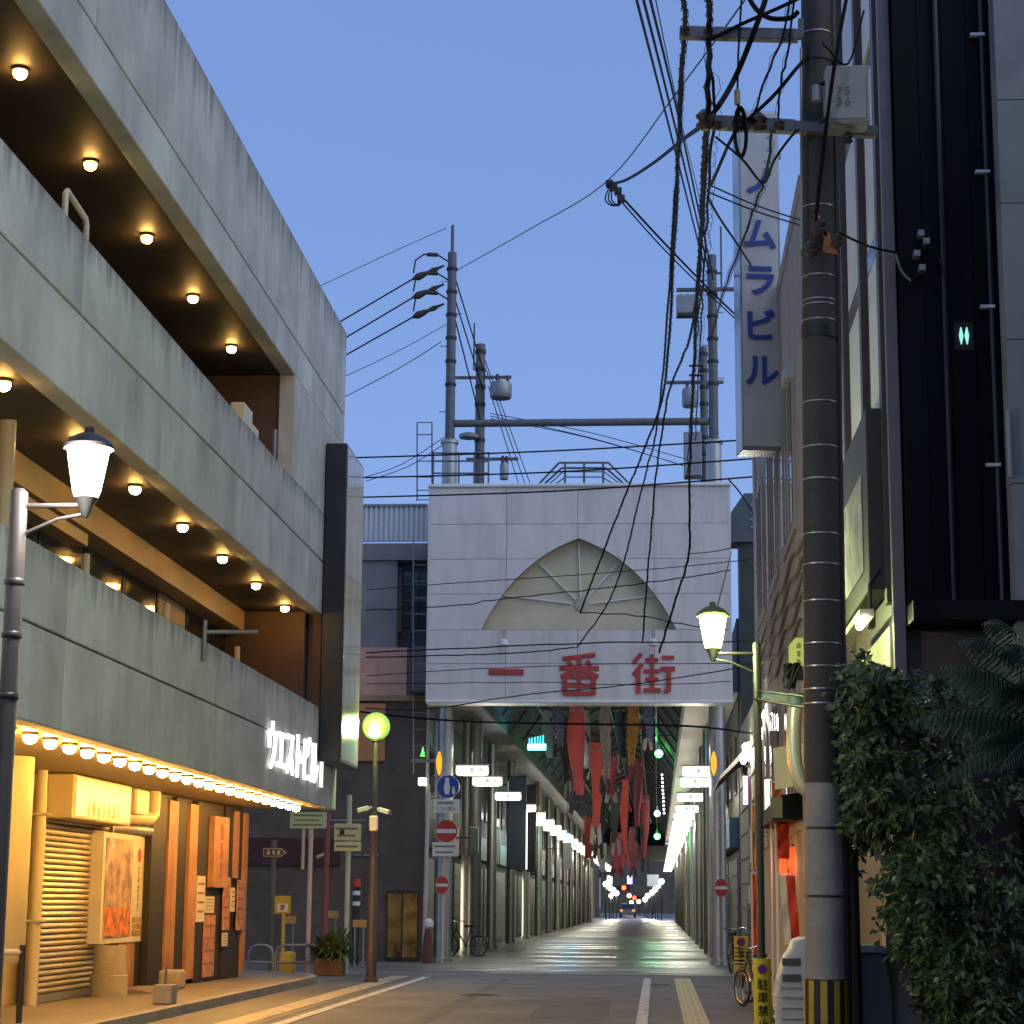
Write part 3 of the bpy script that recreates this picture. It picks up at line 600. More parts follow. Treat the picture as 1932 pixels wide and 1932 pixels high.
g = MB(); b0 = AY(884, 828, 59.6); g.lathe([(.02, 0), (.28, .02), (.3, .12), (.1, .2)], (b0.x, 59.6, b0.z), 14); obj('lamp_head', g, GREYM, t, smooth=True)
t, a = far_pole(1327, 64, 655, 'utility pole with stacked transformers beside the right mast', .12)
z = AY(1327, 722, 64).z; g = MB(); g.box(AY(1258, 722, 64).x, AY(1365, 722, 64).x, 63.9, 64.0, z - .05, z + .05); obj('crossarm', g, GALV, t)
c = AY(1301, 768, 63.6); xf_can(t, (c.x, 63.6, c.z), .24, .6)
c = AY(1307, 890, 63.2)
g = MB(); g.box(c.x - .28, c.x + .28, 62.9, 63.5, c.z - .2, AY(1307, 818, 63.2).z); obj('switch_box', g, GREYM, t, bev=.03)
for y in (690, 708):
    g = MB(); p = AY(1300, y, 63.8); g.cyl(p, AY(1327, y, 63.8), .04, n=6); obj('insulator_arm', g, INSU, t)
# transformer box hung on the right mast
z = AY(1300, 552, MY).z; g = MB(); g.box(AY(1276, 552, MY).x, AY(1392, 552, MY).x, MY - .3, MY - .2, z - .045, z + .045); obj('crossarm', g, GALV, mr)
tx = thing('pole_transformer', 'grey box transformer hung left of the right mast', 'transformer', tuple(AY(1298, 597, MY - .5)))
p0, p1 = AY(1276, 597, MY - .5), AY(1318, 558, MY - .5)
g = MB(); g.box(p0.x, p1.x, MY - .8, MY - .35, p0.z, p1.z - .04); obj('tank', g, GREYM, tx, bev=.04, seg=2)
for k in range(3):
    g = MB(); xx = p0.x + .12 + k * .18; g.lathe([(.05, 0), (.06, .05), (.04, .1), (.05, .14), (.02, .16)], (xx, MY - .55, p1.z - .12), 8); obj('bushing', g, INSU, tx, smooth=True)
g = MB(); g.cyl((p0.x, MY - .6, p0.z - .06), (p1.x, MY - .6, p0.z - .06), .03, n=6); obj('foot_rail', g, DKMET, tx)
# ================================================================= covered arcade beyond the board
AY0, AY1 = 52.3, 182
WL, WR = -6.4, 2.15
ar = thing('arcade_canopy', 'covered arcade roof with dark glazed slopes and pale side soffits', 'canopy', (-2, 54, 6.8))
CORR = M('corrugated_soffit', (.66, .62, .50), .45, var=.08)
SOFL = M('soffit_grey', (.09, .085, .07), .5, var=.3, scale=1.5)
TEAL = M('roof_glass', (.004, .015, .023), .7, var=.35, scale=.8, spec=.06)
RAFT = M('rafter', (.07, .075, .078), .6, var=.2, spec=.2)
# right soffit: corrugated sheets, each its own piece
SZ = 6.8
for k in range(26):
    y0 = AY0 + k * 5; g = MB(); n = 20; vs = []; fs = []
    for i in range(n + 1):
        y = y0 + 4.98 * i / n; z = SZ + (.03 if i % 2 else 0)
        vs += [(.78, y, z), (2.1, y, z)]
    fs = [(2 * i, 2 * i + 1, 2 * i + 3, 2 * i + 2) for i in range(n)]
    g.add(vs, fs); obj('soffit_sheet', g, CORR, ar)
for k in range(26):
    y0 = AY0 + k * 5; g = MB(); g.box(-6.38, -4.78, y0 + .01, y0 + 4.99, SZ, SZ + .05); obj('soffit_sheet', g, SOFL, ar)
for x in (-4.78, .70):
    g = MB(); g.box(x, x + .08, AY0, AY1, SZ - .06, SZ + .30); obj('gutter', g, RAFT, ar)
def slope(x0, z0, x1, z1, nm):
    for k in range(26):
        y0 = AY0 + k * 5; g = MB()
        g.add([(x0, y0 + .02, z0), (x1, y0 + .02, z1), (x1, y0 + 4.98, z1), (x0, y0 + 4.98, z0), (x0, y0 + .02, z0 + .03), (x1, y0 + .02, z1 + .03), (x1, y0 + 4.98, z1 + .03), (x0, y0 + 4.98, z0 + .03)],
              [(0, 3, 2, 1), (4, 5, 6, 7), (0, 1, 5, 4), (1, 2, 6, 5), (2, 3, 7, 6), (3, 0, 4, 7)])
        obj('glass_panel', g, TEAL, ar)
slope(-4.7, 7.1, -3.3, 9.2, 'l'); slope(-3.3, 9.2, -2.0, 9.9, 'l'); slope(-2.0, 9.9, -.7, 9.2, 'r'); slope(-.7, 9.2, .72, 7.1, 'r')
for k in range(27):
    y = AY0 + k * 5
    for a, b in (((-4.7, 7.08), (-3.3, 9.15)), ((-3.3, 9.15), (-2, 9.85)), ((-2, 9.85), (-.7, 9.15)), ((-.7, 9.15), (.72, 7.08))):
        g = MB(); g.bar((a[0], y, a[1]), (b[0], y, b[1]), .07, .09); obj('rafter', g, RAFT, ar)
    if k % 2 == 0:
        g = MB(); g.cyl((-4.7, y, 7.3), (.72, y, 7.3), .02, n=6); obj('tie_rod', g, RAFT, ar)
for x, z in ((-3.3, 9.13), (-.7, 9.13), (-2, 9.84), (-4.0, 8.1), (.0, 8.1)):
    g = MB(); g.box(x - .04, x + .04, AY0, AY1, z - .09, z - .03); obj('purlin', g, RAFT, ar)
g = MB(); g.prism([(-4.7, 7.08), (-3.3, 9.2), (-2, 9.9), (-.7, 9.2), (.72, 7.08), (.72, 6.5), (-4.7, 6.5)], 'xz', 182.2, 182.5); obj('gable', g, TEAL, ar)
# upper walls behind the soffits
for x0, x1, nm in ((-6.6, WL, 'l'), (WR, 2.4, 'r')):
    pass
# shop units along both sides
rnd = random.Random(4)
WALLS = [M('shop_wall%d' % i, c, .6, var=.25, scale=1.2, streak=.3) for i, c in enumerate([(.06, .06, .055), (.10, .095, .08), (.04, .04, .041), (.13, .11, .08), (.08, .06, .05)])]
SHUTD = [M('shop_shutter%d' % i, c, .4, metal=.3, var=.2) for i, c in enumerate([(.16, .165, .16), (.11, .12, .13), (.22, .20, .16)])]
LIT = M('lit_doorway', (.9, .85, .7), .5, var=0, emit=3.0, ecol=(1, .9, .68))
SIGNC = [M('shop_sign%d' % i, c, .4, var=.2) for i, c in enumerate([(.02, .05, .14), (.02, .02, .025), (.30, .05, .04), (.36, .30, .18), (.10, .16, .12), (.4, .4, .38)])]
def shop(side, y0, y1, i, lab, lit=False):
    x = WL if side < 0 else WR; s = 1 if side < 0 else -1       # s points into the street
    t = thing('arcade_shop', lab, 'shop', (x, (y0 + y1) / 2, 0))
    g = MB(); g.box(min(x, x - s * 3), max(x, x - s * 3), y0 + .02, y1 - .02, 0, 7.6 if side < 0 else 9.0); obj('wall', g, WALLS[i % 5], t)
    xo = x + s * .004
    h = 2.6
    g = MB(); g.box(min(xo, xo + s * .05), max(xo, xo + s * .05), y0 + .35, y1 - .35, .02, h + .1); fr = obj('shutter', g, SHUTD[i % 3], t)
    if lit:
        g = MB(); g.box(min(xo + s * .052, xo + s * .06), max(xo + s * .052, xo + s * .06), y0 + .5, y0 + 2.2, .1, 2.5); obj('lit_door', g, LIT, t)
    else:
        for k in range(6):
            g = MB(); z = .15 + k * .42; g.box(min(xo + s * .052, xo + s * .075), max(xo + s * .052, xo + s * .075), y0 + .4, y1 - .4, z, z + .05); obj('rib', g, SHUTD[(i + 1) % 3], fr)
    g = MB(); g.box(min(xo, xo + s * .25), max(xo, xo + s * .25), y0 + .2, y1 - .2, 2.95, 3.75); obj('fascia', g, SIGNC[(i * 5 + 3) % 6] if i % 2 else WALLS[(i + 2) % 5], t, bev=.02)
    for k in range(2):
        yy = y0 + .8 + k * (y1 - y0) * .5
        g = MB(); g.box(min(xo, xo + s * .04), max(xo, xo + s * .04), yy, yy + 1.5, 4.4, 5.9); w = obj('window', g, RAFT, t)
        g = MB(); g.box(min(xo + s * .042, xo + s * .048), max(xo + s * .042, xo + s * .048), yy + .08, yy + 1.42, 4.48, 5.82); obj('pane', g, GLASSD, w)
y = 53.8; i = 0
while y < 178:
    w = rnd.uniform(5.0, 7.5)
    shop(-1, y, y + w, i, '%s shop along the left side of the arcade' % ORD[i], lit=(i in (1, 6, 9))); i += 1; y += w
nl = i
y = 54.5; i = 0
while y < 178:
    w = rnd.uniform(5.5, 8)
    shop(1, y, y + w, i + 3, '%s shop along the right side of the arcade' % ORD[i], lit=(i in (5, 8))); i += 1; y += w
# columns
cp = None
def acol(x, y, lab):
    global cp
    if cp is None:
        g = MB(); g.lathe([(.2, .015), (.2, .12), (.165, .14), (.165, 6.79)], (0, 0, 0), 18); o = obj('arcade_column', g, STEEL, None, smooth=True); cp = o
    else: o = cp.copy(); C.objects.link(o)
    o.location = (x, y, .015); tag(o, lab, 'column', 'steel columns along the arcade')
for i in range(13):
    acol(-5.55, 60.5 + i * 9.2, '%s slim steel column on the left of the arcade, counted from the board' % ORD[i])
    acol(1.62, 62 + i * 9.2, '%s slim steel column on the right of the arcade, counted from the board' % ORD[i])
# projecting signs on the left
for i, (x0, x1, ya, yb, Y, m, lab) in enumerate([(958, 992, 1464, 1640, 72, SIGNC[0], 'tall navy projecting shop sign with lit edge'), (994, 1011, 1480, 1645, 80, SIGNC[1], 'tall black projecting shop sign behind the navy one'),
        (1008, 1018, 1400, 1520, 92, SIGNC[2], 'dark red projecting sign high on the left side'), (1062, 1078, 1590, 1640, 104, SIGNC[5], 'small pale projecting sign far down the left side'), (884, 902, 1560, 1612, 58, SIGNC[4], 'grey box sign behind the round road signs')]):
    a, b = AY(x0, ya, Y), AY(x1, yb, Y); t = thing('projecting_sign', lab, 'sign', (a.x, Y, b.z))
    g = MB(); g.box(a.x, b.x, Y, Y + .25, b.z, a.z); obj('box', g, m, t, bev=.02)
    g = MB(); g.box(a.x + .06, b.x - .06, Y - .008, Y - .002, b.z + .06, a.z - .06); obj('face', g, m, t)
    g = MB(); g.bar((WL, Y + .12, a.z - .3), (a.x, Y + .12, a.z - .3), .05, .05); obj('arm', g, DKMET, t)
    if i == 0:
        g = MB(); g.box(b.x + .002, b.x + .03, Y - .01, Y + .26, b.z, a.z - 1.2); obj('lit_edge', g, M('edge_glow', (.8, .8, .7), .5, var=0, emit=2.2, ecol=(1, .98, .8)), t)
# light boxes of the arcade
LBOX = M('lightbox', (.9, .88, .8), .4, var=0, emit=1.25, ecol=(1, .96, .84))
LBT = M('lightbox_ink', (.16, .15, .12), .6)
RIM = M('lightbox_rim', (.45, .43, .38), .4)
def lbox():
    t = thing('arcade_lightbox', 'x', 'lamp', (0, 0, 0), 'lightboxes along the arcade')
    def rr(w, h, r):
        o = []
        for cx, cz, a0 in ((w / 2 - r, h / 2 - r, 0), (-w / 2 + r, h / 2 - r, 90), (-w / 2 + r, -h / 2 + r, 180), (w / 2 - r, -h / 2 + r, 270)):
            o += [(cx + r * math.cos(R(a0 + 22.5 * k)), cz + r * math.sin(R(a0 + 22.5 * k))) for k in range(5)]
        return o
    g = MB(); g.prism(rr(.84, .25, .06), 'xz', -.09, .09); obj('body', g, LBOX, t)
    g = MB(); g.prism(rr(.88, .035, .012), 'xz', -.1, .1); g.v = [(x, y, z + .14) for x, y, z in g.v]; obj('rim', g, RIM, t)
    g = MB(); g.cyl((0, 0, .15), (0, 0, .5), .02, n=6); obj('stem', g, RIM, t)
    for k, ch in enumerate('一番街'):
        vs, fs = glyph('letter', ch, .13, .004, 0)
        mb = MB(); mb.v = [(v.x + (k - 1) * .24, -.093 - v.z, v.y) for v in vs]; mb.f = fs; obj('letter', mb, LBT, t)
    return t
lp = lbox(); used = False
LY = [53.2, 58, 66.2, 74.5, 81, 88, 94.5, 101] + [108 + 6.6 * k for k in range(17)]
p = AY(891, 1454, 53.2); lz = p.z; XL = p.x; XR = AY(1318, 1455, 53.2).x
for i, y in enumerate(LY):
    for side, x in (('left', XL), ('right', XR)):
        o = lp if not used else dup(lp); used = True
        o.location = (x, y, lz); o['label'] = '%s white lightbox along the %s side of the arcade' % (ORD[i], side)
        lamp('lightbox_light', (x, y - .02, lz - .38), 64 if y < 110 else 80, (1, .93, .76), .2)
        if y < 130: lamp('lightbox_light', (x, y + .02, lz + .48), 9, (1, .93, .76), .2)
# carp streamers
def koi(px0, px1, ya, yb, Y, body, belly, lab, swirl=0.0):
    a = AY((px0 + px1) / 2, ya, Y); b = AY((px0 + px1) / 2, yb, Y); w = abs(AY(px1, ya, Y).x - AY(px0, ya, Y).x) / 2
    t = thing('carp_streamer', lab, 'carp streamer', (a.x, Y, b.z)); rn = random.Random(int(px0 * 7 + ya))
    L = a.z - b.z; n = 14; m = 14; vs = []
    for i in range(n + 1):
        s = i / n; z = a.z - L * s; k = w * (.82 + .25 * math.sin(math.pi * min(1, s * 1.25)) - .28 * s) * (1 + .06 * math.sin(9 * s + px0))
        ox = .07 * math.sin(3.2 * s + px0) * s; oy = .07 * math.cos(4 * s + ya) * s
        for j in range(m):
            an = 2 * math.pi * j / m; f = 1 + .13 * math.sin(3 * an + 5 * s + px0) * s
            vs.append((a.x + ox + k * math.cos(an) * f, Y + oy + k * .55 * math.sin(an) * f, z))
    fs = [(i * m + j, i * m + (j + 1) % m, (i + 1) * m + (j + 1) % m, (i + 1) * m + j) for i in range(n) for j in range(m)]
    g = MB(); g.add(vs, fs); obj('body', g, body, t, smooth=True)
    cx, cy = vs[-m][0] - .3 * w, Y
    for sgn in (-1, 1):                                            # forked tail
        g = MB(); q = [(a.x + sgn * w * .1, cy, b.z + .12), (a.x + sgn * w * .75, cy + .05, b.z + .1), (a.x + sgn * w * .95, cy + .02, b.z - L * .18), (a.x + sgn * w * .45, cy - .03, b.z - L * .22), (a.x + sgn * w * .2, cy + .03, b.z - L * .08)]
        k = len(q); g.add([(x, y - .01, z) for x, y, z in q] + [(x, y + .01, z) for x, y, z in q], [tuple(range(k)), tuple(range(2 * k - 1, k - 1, -1))] + [(i, (i + 1) % k, k + (i + 1) % k, k + i) for i in range(k)]); obj('tail_fin', g, belly, t)
        e = MB(); e.lathe([(w * .22, 0), (w * .22, .012)], (a.x + sgn * w * .5, Y - w * .56, a.z - L * .10), 12, 'y'); eo = obj('eye', e, KW, t)
        e = MB(); e.lathe([(w * .11, 0), (w * .11, .01)], (a.x + sgn * w * .5, Y - w * .56 - .012, a.z - L * .10), 10, 'y'); obj('pupil', e, CABLE, eo)
        g = MB(); q = [(a.x + sgn * w * .8, Y, a.z - L * .3), (a.x + sgn * w * 1.5, Y + .04, a.z - L * .42), (a.x + sgn * w * 1.1, Y, a.z - L * .46)]
        g.add([(x, y - .008, z) for x, y, z in q] + [(x, y + .008, z) for x, y, z in q], [(0, 1, 2), (5, 4, 3), (0, 1, 4, 3), (1, 2, 5, 4), (2, 0, 3, 5)]); obj('fin', g, belly, t)
    g = MB(); g.torus((a.x, Y, a.z), w * .8, .012, 'z', 16, 5); obj('mouth_ring', g, DKMET, t)
    g = MB(); g.tube([(a.x, Y, a.z), (a.x, Y, a.z + .6)], .008, 5); obj('string', g, DKMET, t)
def koimat(nm, c, c2):
    m = M(nm, c, .7, var=.2); nt = m.node_tree; n = nt.nodes; l = nt.links; b = n['Principled BSDF']
    tc = n.new('ShaderNodeTexCoord'); mp = n.new('ShaderNodeMapping'); mp.inputs['Scale'].default_value = (15, 15, 11); l.new(tc.outputs['Object'], mp.inputs[0])
    vo = n.new('ShaderNodeTexVoronoi'); vo.feature = 'DISTANCE_TO_EDGE'; vo.inputs['Scale'].default_value = 1.0; l.new(mp.outputs[0], vo.inputs['Vector'])
    mr = n.new('ShaderNodeMapRange'); mr.inputs[1].default_value = .02; mr.inputs[2].default_value = .12; l.new(vo.outputs[0], mr.inputs[0])
    mx = n.new('ShaderNodeMix'); mx.data_type = 'RGBA'; l.new(mr.outputs[0], mx.inputs[0]); mx.inputs[6].default_value = (*c2, 1)
    old = b.inputs['Base Color'].links[0].from_socket; l.new(old, mx.inputs[7]); l.new(mx.outputs[2], b.inputs['Base Color'])
    return m
KW = M('koi_white', (.62, .58, .54), .7, var=.15)
KR = koimat('koi_red', (.78, .10, .09), (.62, .16, .14)); KC = koimat('koi_crimson', (.66, .06, .12), (.55, .16, .2)); KB = koimat('koi_black', (.03, .035, .04), (.12, .12, .12))
KO = koimat('koi_gold', (.58, .30, .06), (.3, .1, .04)); KN = koimat('koi_navy', (.06, .09, .24), (.3, .33, .4)); KM = koimat('koi_maroon', (.40, .05, .07), (.2, .1, .1)); KG = koimat('koi_grey', (.42, .40, .37), (.22, .21, .20))
for a in [(1072, 1106, 1322, 1500, 56, KR, KB, 'large red carp streamer nearest the board'), (1112, 1136, 1400, 1560, 60, KR, KW, 'red carp streamer with white fins right of the large one'),
          (1130, 1152, 1330, 1470, 58, KG, KB, 'grey scaled carp streamer hanging beside the board'), (1140, 1166, 1425, 1500, 63, KC, KW, 'crimson carp streamer with white belly fins'),
          (1183, 1206, 1318, 1445, 57, KO, KM, 'long gold carp streamer on the right of the bunch'), (1172, 1188, 1470, 1610, 61, KR, KR, 'slim bright red carp streamer hanging low'),
          (1196, 1214, 1430, 1560, 66, KM, KB, 'maroon carp streamer below the gold one'), (1152, 1172, 1480, 1590, 68, KB, KG, 'black carp streamer behind the slim red one'),
          (1118, 1140, 1500, 1600, 70, KB, KB, 'black carp streamer with dark tail low on the left'), (1150, 1178, 1570, 1640, 78, KC, KM, 'lowest crimson carp streamer in the bunch'),
          (1042, 1066, 1322, 1410, 62, KN, KB, 'navy carp streamer at the left by the soffit'), (1064, 1080, 1360, 1480, 72, KB, KW, 'dark carp streamer behind the large red one'),
          (1208, 1226, 1500, 1620, 82, KM, KB, 'dull brownish carp streamer furthest to the right'), (1160, 1182, 1330, 1430, 64, KB, KG, 'black carp streamer between grey and gold ones'),
          (1022, 1046, 1340, 1430, 66, KG, KB, 'pale grey carp streamer under the left roof slope'), (1092, 1114, 1340, 1450, 64, KW, KB, 'white carp streamer between the large red and grey ones'), (1212, 1232, 1322, 1400, 60, KN, KW, 'dark blue carp streamer nearest the right soffit'), (1100, 1122, 1540, 1620, 80, KR, KW, 'small red carp streamer low on the left of the bunch'),
          (1186, 1202, 1560, 1640, 90, KM, KB, 'small maroon carp streamer far down the arcade'), (1128, 1146, 1590, 1645, 96, KG, KB, 'small grey carp streamer far down the arcade')]:
    koi(*a)
# coloured spot lamps under the roof
for i, (x, y, Y, c, r, lab) in enumerate([(1243, 1422, 84, (.12, 1, .2), .17, 'green round lamp under the roof right of the streamers'), (1263, 1410, 88, (.12, 1, .2), .13, 'smaller green lamp close to the right soffit'), (1240, 1578, 98, (.12, 1, .2), .15, 'lower green lamp near the end of the roof'),
        (1240, 1535, 92, (.45, .8, 1), .14, 'pale blue lamp between the green lamps'), (1071, 1581, 90, (.1, .6, 1), .2, 'blue lamp left of the streamers')]):
    p = AY(x, y, Y); t = thing('spot_lamp', lab, 'lamp', tuple(p))
    g = MB(); g.sphere(p, r, 14, 8); obj('globe', g, M('spot%d' % i, c, .4, var=0, emit=7, ecol=c), t, smooth=True)
    g = MB(); g.tube([p + Vector((0, 0, r * .8)), p + Vector((0, 0, r + .2))], .05, 8); obj('cap', g, DKMET, t, smooth=True)
    g = MB(); g.tube([p + Vector((0, 0, r)), (p.x, Y, 9.1)], .012, 5); obj('cord', g, DKMET, t)
    lamp('spot_light', p + Vector((0, -r - .1, 0)), 110, c, .15)
cy = thing('cyan_sign', 'cyan lit glass sign under the left roof slope', 'sign', tuple(AY(1010, 1425, 64)))
p0, p1 = AY(996, 1415, 64), AY(1030, 1392, 64)
g = MB(); g.box(p0.x, p1.x, 63.9, 64.05, p0.z, p0.z + .18); obj('tube_row', g, M('cyan_a', (.2, .8, 1), .4, var=0, emit=5, ecol=(.25, .9, 1)), cy)
for k in range(6):
    x = p0.x + .03 + k * .085; g = MB(); g.box(x, x + .04, 63.95, 64.0, p0.z + .18, p0.z + .36 + .02 * k); obj('tube', g, M('cyan_b%d' % k, (.05, .35, .45), .4, var=0, emit=1.0, ecol=(.1, .6, .8)), cy)
lamp('cyan_light', (p0.x + .2, 63.5, p0.z), 80, (.2, .85, 1), .2)
g = MB(); g.tube([(p0.x + .25, 64, p0.z + .4), (p0.x + .25, 64, 8.2)], .012, 5); obj('hanger', g, DKMET, cy)
led = thing('led_string', 'string of tiny white lights hanging near the right soffit', 'light string', tuple(AY(1249, 1490, 80)))
for k in range(11):
    p = AY(1249 + .4 * k, 1462 + 7.2 * k, 80); g = MB(); g.box(p.x - .035, p.x + .035, 79.96, 80.04, p.z - .035, p.z + .035); obj('light', g, M('led', (.8, .9, 1), .4, var=0, emit=5, ecol=(.75, .88, 1)) if k == 0 else MATS['led'], led)
g = MB(); g.tube([AY(1249, 1455, 80.06), AY(1253, 1536, 80.06)], .01, 5); obj('wire', g, DKMET, led)
# ================================================================= far end of the street
fb = thing('far_building', 'dim low building closing the far end of the street', 'building', (-2, 262, 0))
g = MB(); g.box(-40, -9, 240, 262, 0, 10); obj('wall', g, WALLS[0], fb)
g = MB(); g.box(4, 40, 240, 262, 0, 11); obj('wall', g, WALLS[1], fb)
g = MB(); g.box(-9, 4, 330, 340, 0, 9); obj('wall', g, WALLS[3], fb)
g = MB(); g.box(-9.0, -6.6, 182, 240, 0, 8); tag(obj('far_block', g, WALLS[1]), 'dark shop row beyond the end of the roof on the left', 'building')
g = MB(); g.box(2.4, 5.0, 182, 240, 0, 8); tag(obj('far_block', g, WALLS[3]), 'dark shop row beyond the end of the roof on the right', 'building')
eb = thing('end_beam', 'grey cross beam closing the end of the glazed roof', 'beam', (-2, 183, 5))
z0, z1 = AY(1190, 1695, 183).z, AY(1190, 1655, 183).z
g = MB(); g.box(-6.5, 2.3, 182.6, 183.2, 5.2, 6.6); obj('beam', g, WALLS[1], eb)
for k, (x, c) in enumerate(((1150, (.8, .9, 1)), (1188, (.5, .45, 1)), (1232, (.6, .68, .75)))):
    a = AY(x - (5 if k < 2 else 11), 1652 if k < 2 else 1650, 182); b = AY(x + (5 if k < 2 else 11), 1668 if k < 2 else 1672, 182)
    g = MB(); g.box(a.x, b.x, 182.2, 182.4, b.z, a.z)
    o = obj('hanging_screen', g, M('endlit%d' % k, c, .5, var=0, emit=(2.2, 2.0, .5)[k], ecol=c)); tag(o, ['small white lit panel under the end beam, left', 'small violet lit panel under the end beam, middle', 'pale grey screen under the end beam, right'][k], 'sign')
WARM = M('far_warm', (1, .8, .5), .5, var=0, emit=9, ecol=(1, .72, .35)); COOL = M('far_white', (1, .95, .85), .5, var=0, emit=9, ecol=(1, .93, .8)); REDE = M('far_red', (1, .1, .05), .5, var=0, emit=9, ecol=(1, .06, .02))
fl = [(1143, 1668), (1150, 1674), (1157, 1679), (1163, 1685), (1153, 1690), (1248, 1663), (1241, 1671), (1236, 1678), (1230, 1684), (1222, 1690), (1217, 1697)]
for i, (x, y) in enumerate(fl):
    Y = 192 + 5 * i if i < 5 else 190 + 6 * (i - 5); p = AY(x, y, Y)
    t = thing('far_street_lamp', '%s small white street lamp far down the %s side' % (ORD[i if i < 5 else i - 5], 'left' if i < 5 else 'right'), 'street lamp', (p.x, Y, 0), 'far white street lamps')
    g = MB(); g.sphere(p, .26, 10, 6); obj('globe', g, COOL, t, smooth=True); lamp('far_light', p + Vector((0, -.45, -.1)), 160, (1, .9, .7), .2)
    g = MB(); g.cyl((p.x, Y, 0), (p.x, Y, p.z - .2), .06, n=6); obj('post', g, DKMET, t)
for i, (x, y, Y, m, lab) in enumerate([(1177, 1675, 235, REDE, 'red traffic signal above the far crossing'), (1197, 1694, 262, REDE, 'second red traffic signal further down the street')]):
    p = AY(x, y, Y); t = thing('traffic_signal', lab, 'traffic signal', (p.x, Y, 0))
    g = MB(); g.box(p.x - .7, p.x + .7, Y + .02, Y + .2, p.z - .28, p.z + .28); obj('housing', g, DKMET, t, bev=.05)
    g = MB(); g.lathe([(.25, 0), (.25, .03)], (p.x, Y - .02, p.z), 14, 'y'); obj('lens', g, m, t)
    g = MB(); g.tube([(p.x, Y + .1, p.z), (p.x + (2.2 if i else -2.0), Y + .1, p.z + .2), (p.x + (2.3 if i else -2.1), Y + .1, 0)], .07, 6); obj('post', g, DKMET, t)
for i, (x, y, m) in enumerate([(1187, 1690, WARM), (1205, 1701, WARM), (1191, 1703, WARM), (1184, 1716, WARM)]):
    p = AY(x, y, 250 + 6 * i); t = thing('far_sign_lamp', ['warm lamp left of the far red signal', 'warm lamp right of the far red signal', 'warm lamp under the far red signal', 'lowest warm lamp above the far car'][i], 'lamp', (p.x, 250 + 6 * i, 0))
    g = MB(); g.sphere(p, .26, 10, 6); obj('globe', g, m, t, smooth=True)
    g = MB(); g.cyl((p.x, 250 + 6 * i, 0), (p.x, 250 + 6 * i, p.z), .05, n=6); obj('post', g, DKMET, t)
# a small car far away, seen from behind
p = AZ(1184, 1725, 0); CY = 225; cx = AY(1184, 1722, CY).x
car = thing('car', 'tiny car with red tail lights at the far end of the street', 'car', (cx, CY, 0))
CARP = M('car_paint', (.10, .11, .12), .25, metal=.3)
prof = [(0, .35), (0, .85), (.25, .95), (.6, 1.45), (2.2, 1.5), (3.0, 1.0), (4.0, .88), (4.2, .6), (4.2, .35)]
g = MB(); g.prism([(CY + a, b) for a, b in prof], 'yz', cx - .82, cx + .82); obj('body', g, CARP, car, bev=.06, seg=2)
g = MB(); g.quad((cx - .68, CY + .27, 1.0), (cx + .68, CY + .27, 1.0), (cx + .6, CY + .55, 1.42), (cx - .6, CY + .55, 1.42)); obj('rear_window', g, GLASSD, car)
for s in (-1, 1):
    g = MB(); g.box(cx + s * .66 - .12, cx + s * .66 + .12, CY - .03, CY + .05, .68, .84); obj('tail_light', g, REDE, car)
    for yy in (.8, 3.4):
        g = MB(); g.lathe([(.31, -.1), (.31, .1)], (cx + s * .76, CY + yy, .31), 14, 'x'); obj('wheel', g, DKMET, car, smooth=True)
# ================================================================= dark corner building beyond the side street
cb = thing('corner_building', 'black fronted corner building with salmon band and grey upper storey left of the board', 'building', (-9, 53, 0))
CY0 = 53.0; CX1 = -5.95
def zc(y, x=740): return AY(x, y, CY0).z
def xc(x, y=1250): return AY(x, y, CY0).x
SALM = M('salmon_paint', (.70, .36, .27), .6, var=.15, streak=.3, dirt=(.3, .15, .1))
GREYW = M('grey_render', (.24, .235, .23), .7, var=.2, scale=1, streak=.5, dirt=(.09, .09, .1))
z1, z2, z3, z4, z5 = zc(1312), zc(1222), zc(1025), zc(1018), zc(952)
g = MB(); g.box(-16, CX1, CY0, CY0 + .7, 0, z1 - .15); obj('ground_wall', g, M('dark_brown_wall', (.12, .085, .06), .6, var=.35, scale=1.2, streak=.3), cb)
g = MB(); g.box(-16, CX1 + .02, CY0 - .12, CY0 + .7, z1 - .15, z1); obj('cornice', g, M('cornice_tan', (.40, .24, .12), .6, var=.2), cb)
g = MB(); g.box(-16, xc(768), CY0 - .05, CY0 + .7, z1 + .002, z2); obj('salmon_band', g, SALM, cb)
g = MB(); g.box(xc(768) + .005, CX1, CY0 + .1, CY0 + .7, z1 + .002, z2); obj('side_band', g, M('mauve', (.25, .19, .18), .6), cb)
g = MB(); g.box(-16, xc(746), CY0 + .05, CY0 + .7, z2 + .002, z3); obj('upper_wall', g, GREYW, cb)
g = MB(); g.box(xc(746), CX1, CY0 + .45, CY0 + .7, z2 + .002, z3); obj('recess_wall', g, M('recess_dark', (.05, .055, .065), .6), cb)
g = MB(); g.box(-16, CX1, CY0 - .02, CY0 + .7, z3 - .45, z3); obj('roof_beam', g, GREYW, cb)
CSH = M('corrugated_white', (.62, .65, .68), .45, var=.06)
xs = -9.5; k = 0
while xs < xc(800) - .05:
    g = MB(); x2 = xs + .135; g.prism([(xs, CY0 + .3), (xs + .03, CY0 + .24), (xs + .09, CY0 + .24), (xs + .12, CY0 + .3)], 'xy', z4, z5); obj('corrugated_rib', g, CSH, cb); xs = x2
g = MB(); g.box(-9.5, xc(800), CY0 + .301, CY0 + .36, z4, z5); obj('shed_wall', g, CSH, cb)
g = MB(); g.box(-9.5, xc(800), CY0 + .2, CY0 + .4, z5, z5 + .06); obj('shed_cap', g, GREYM, cb)
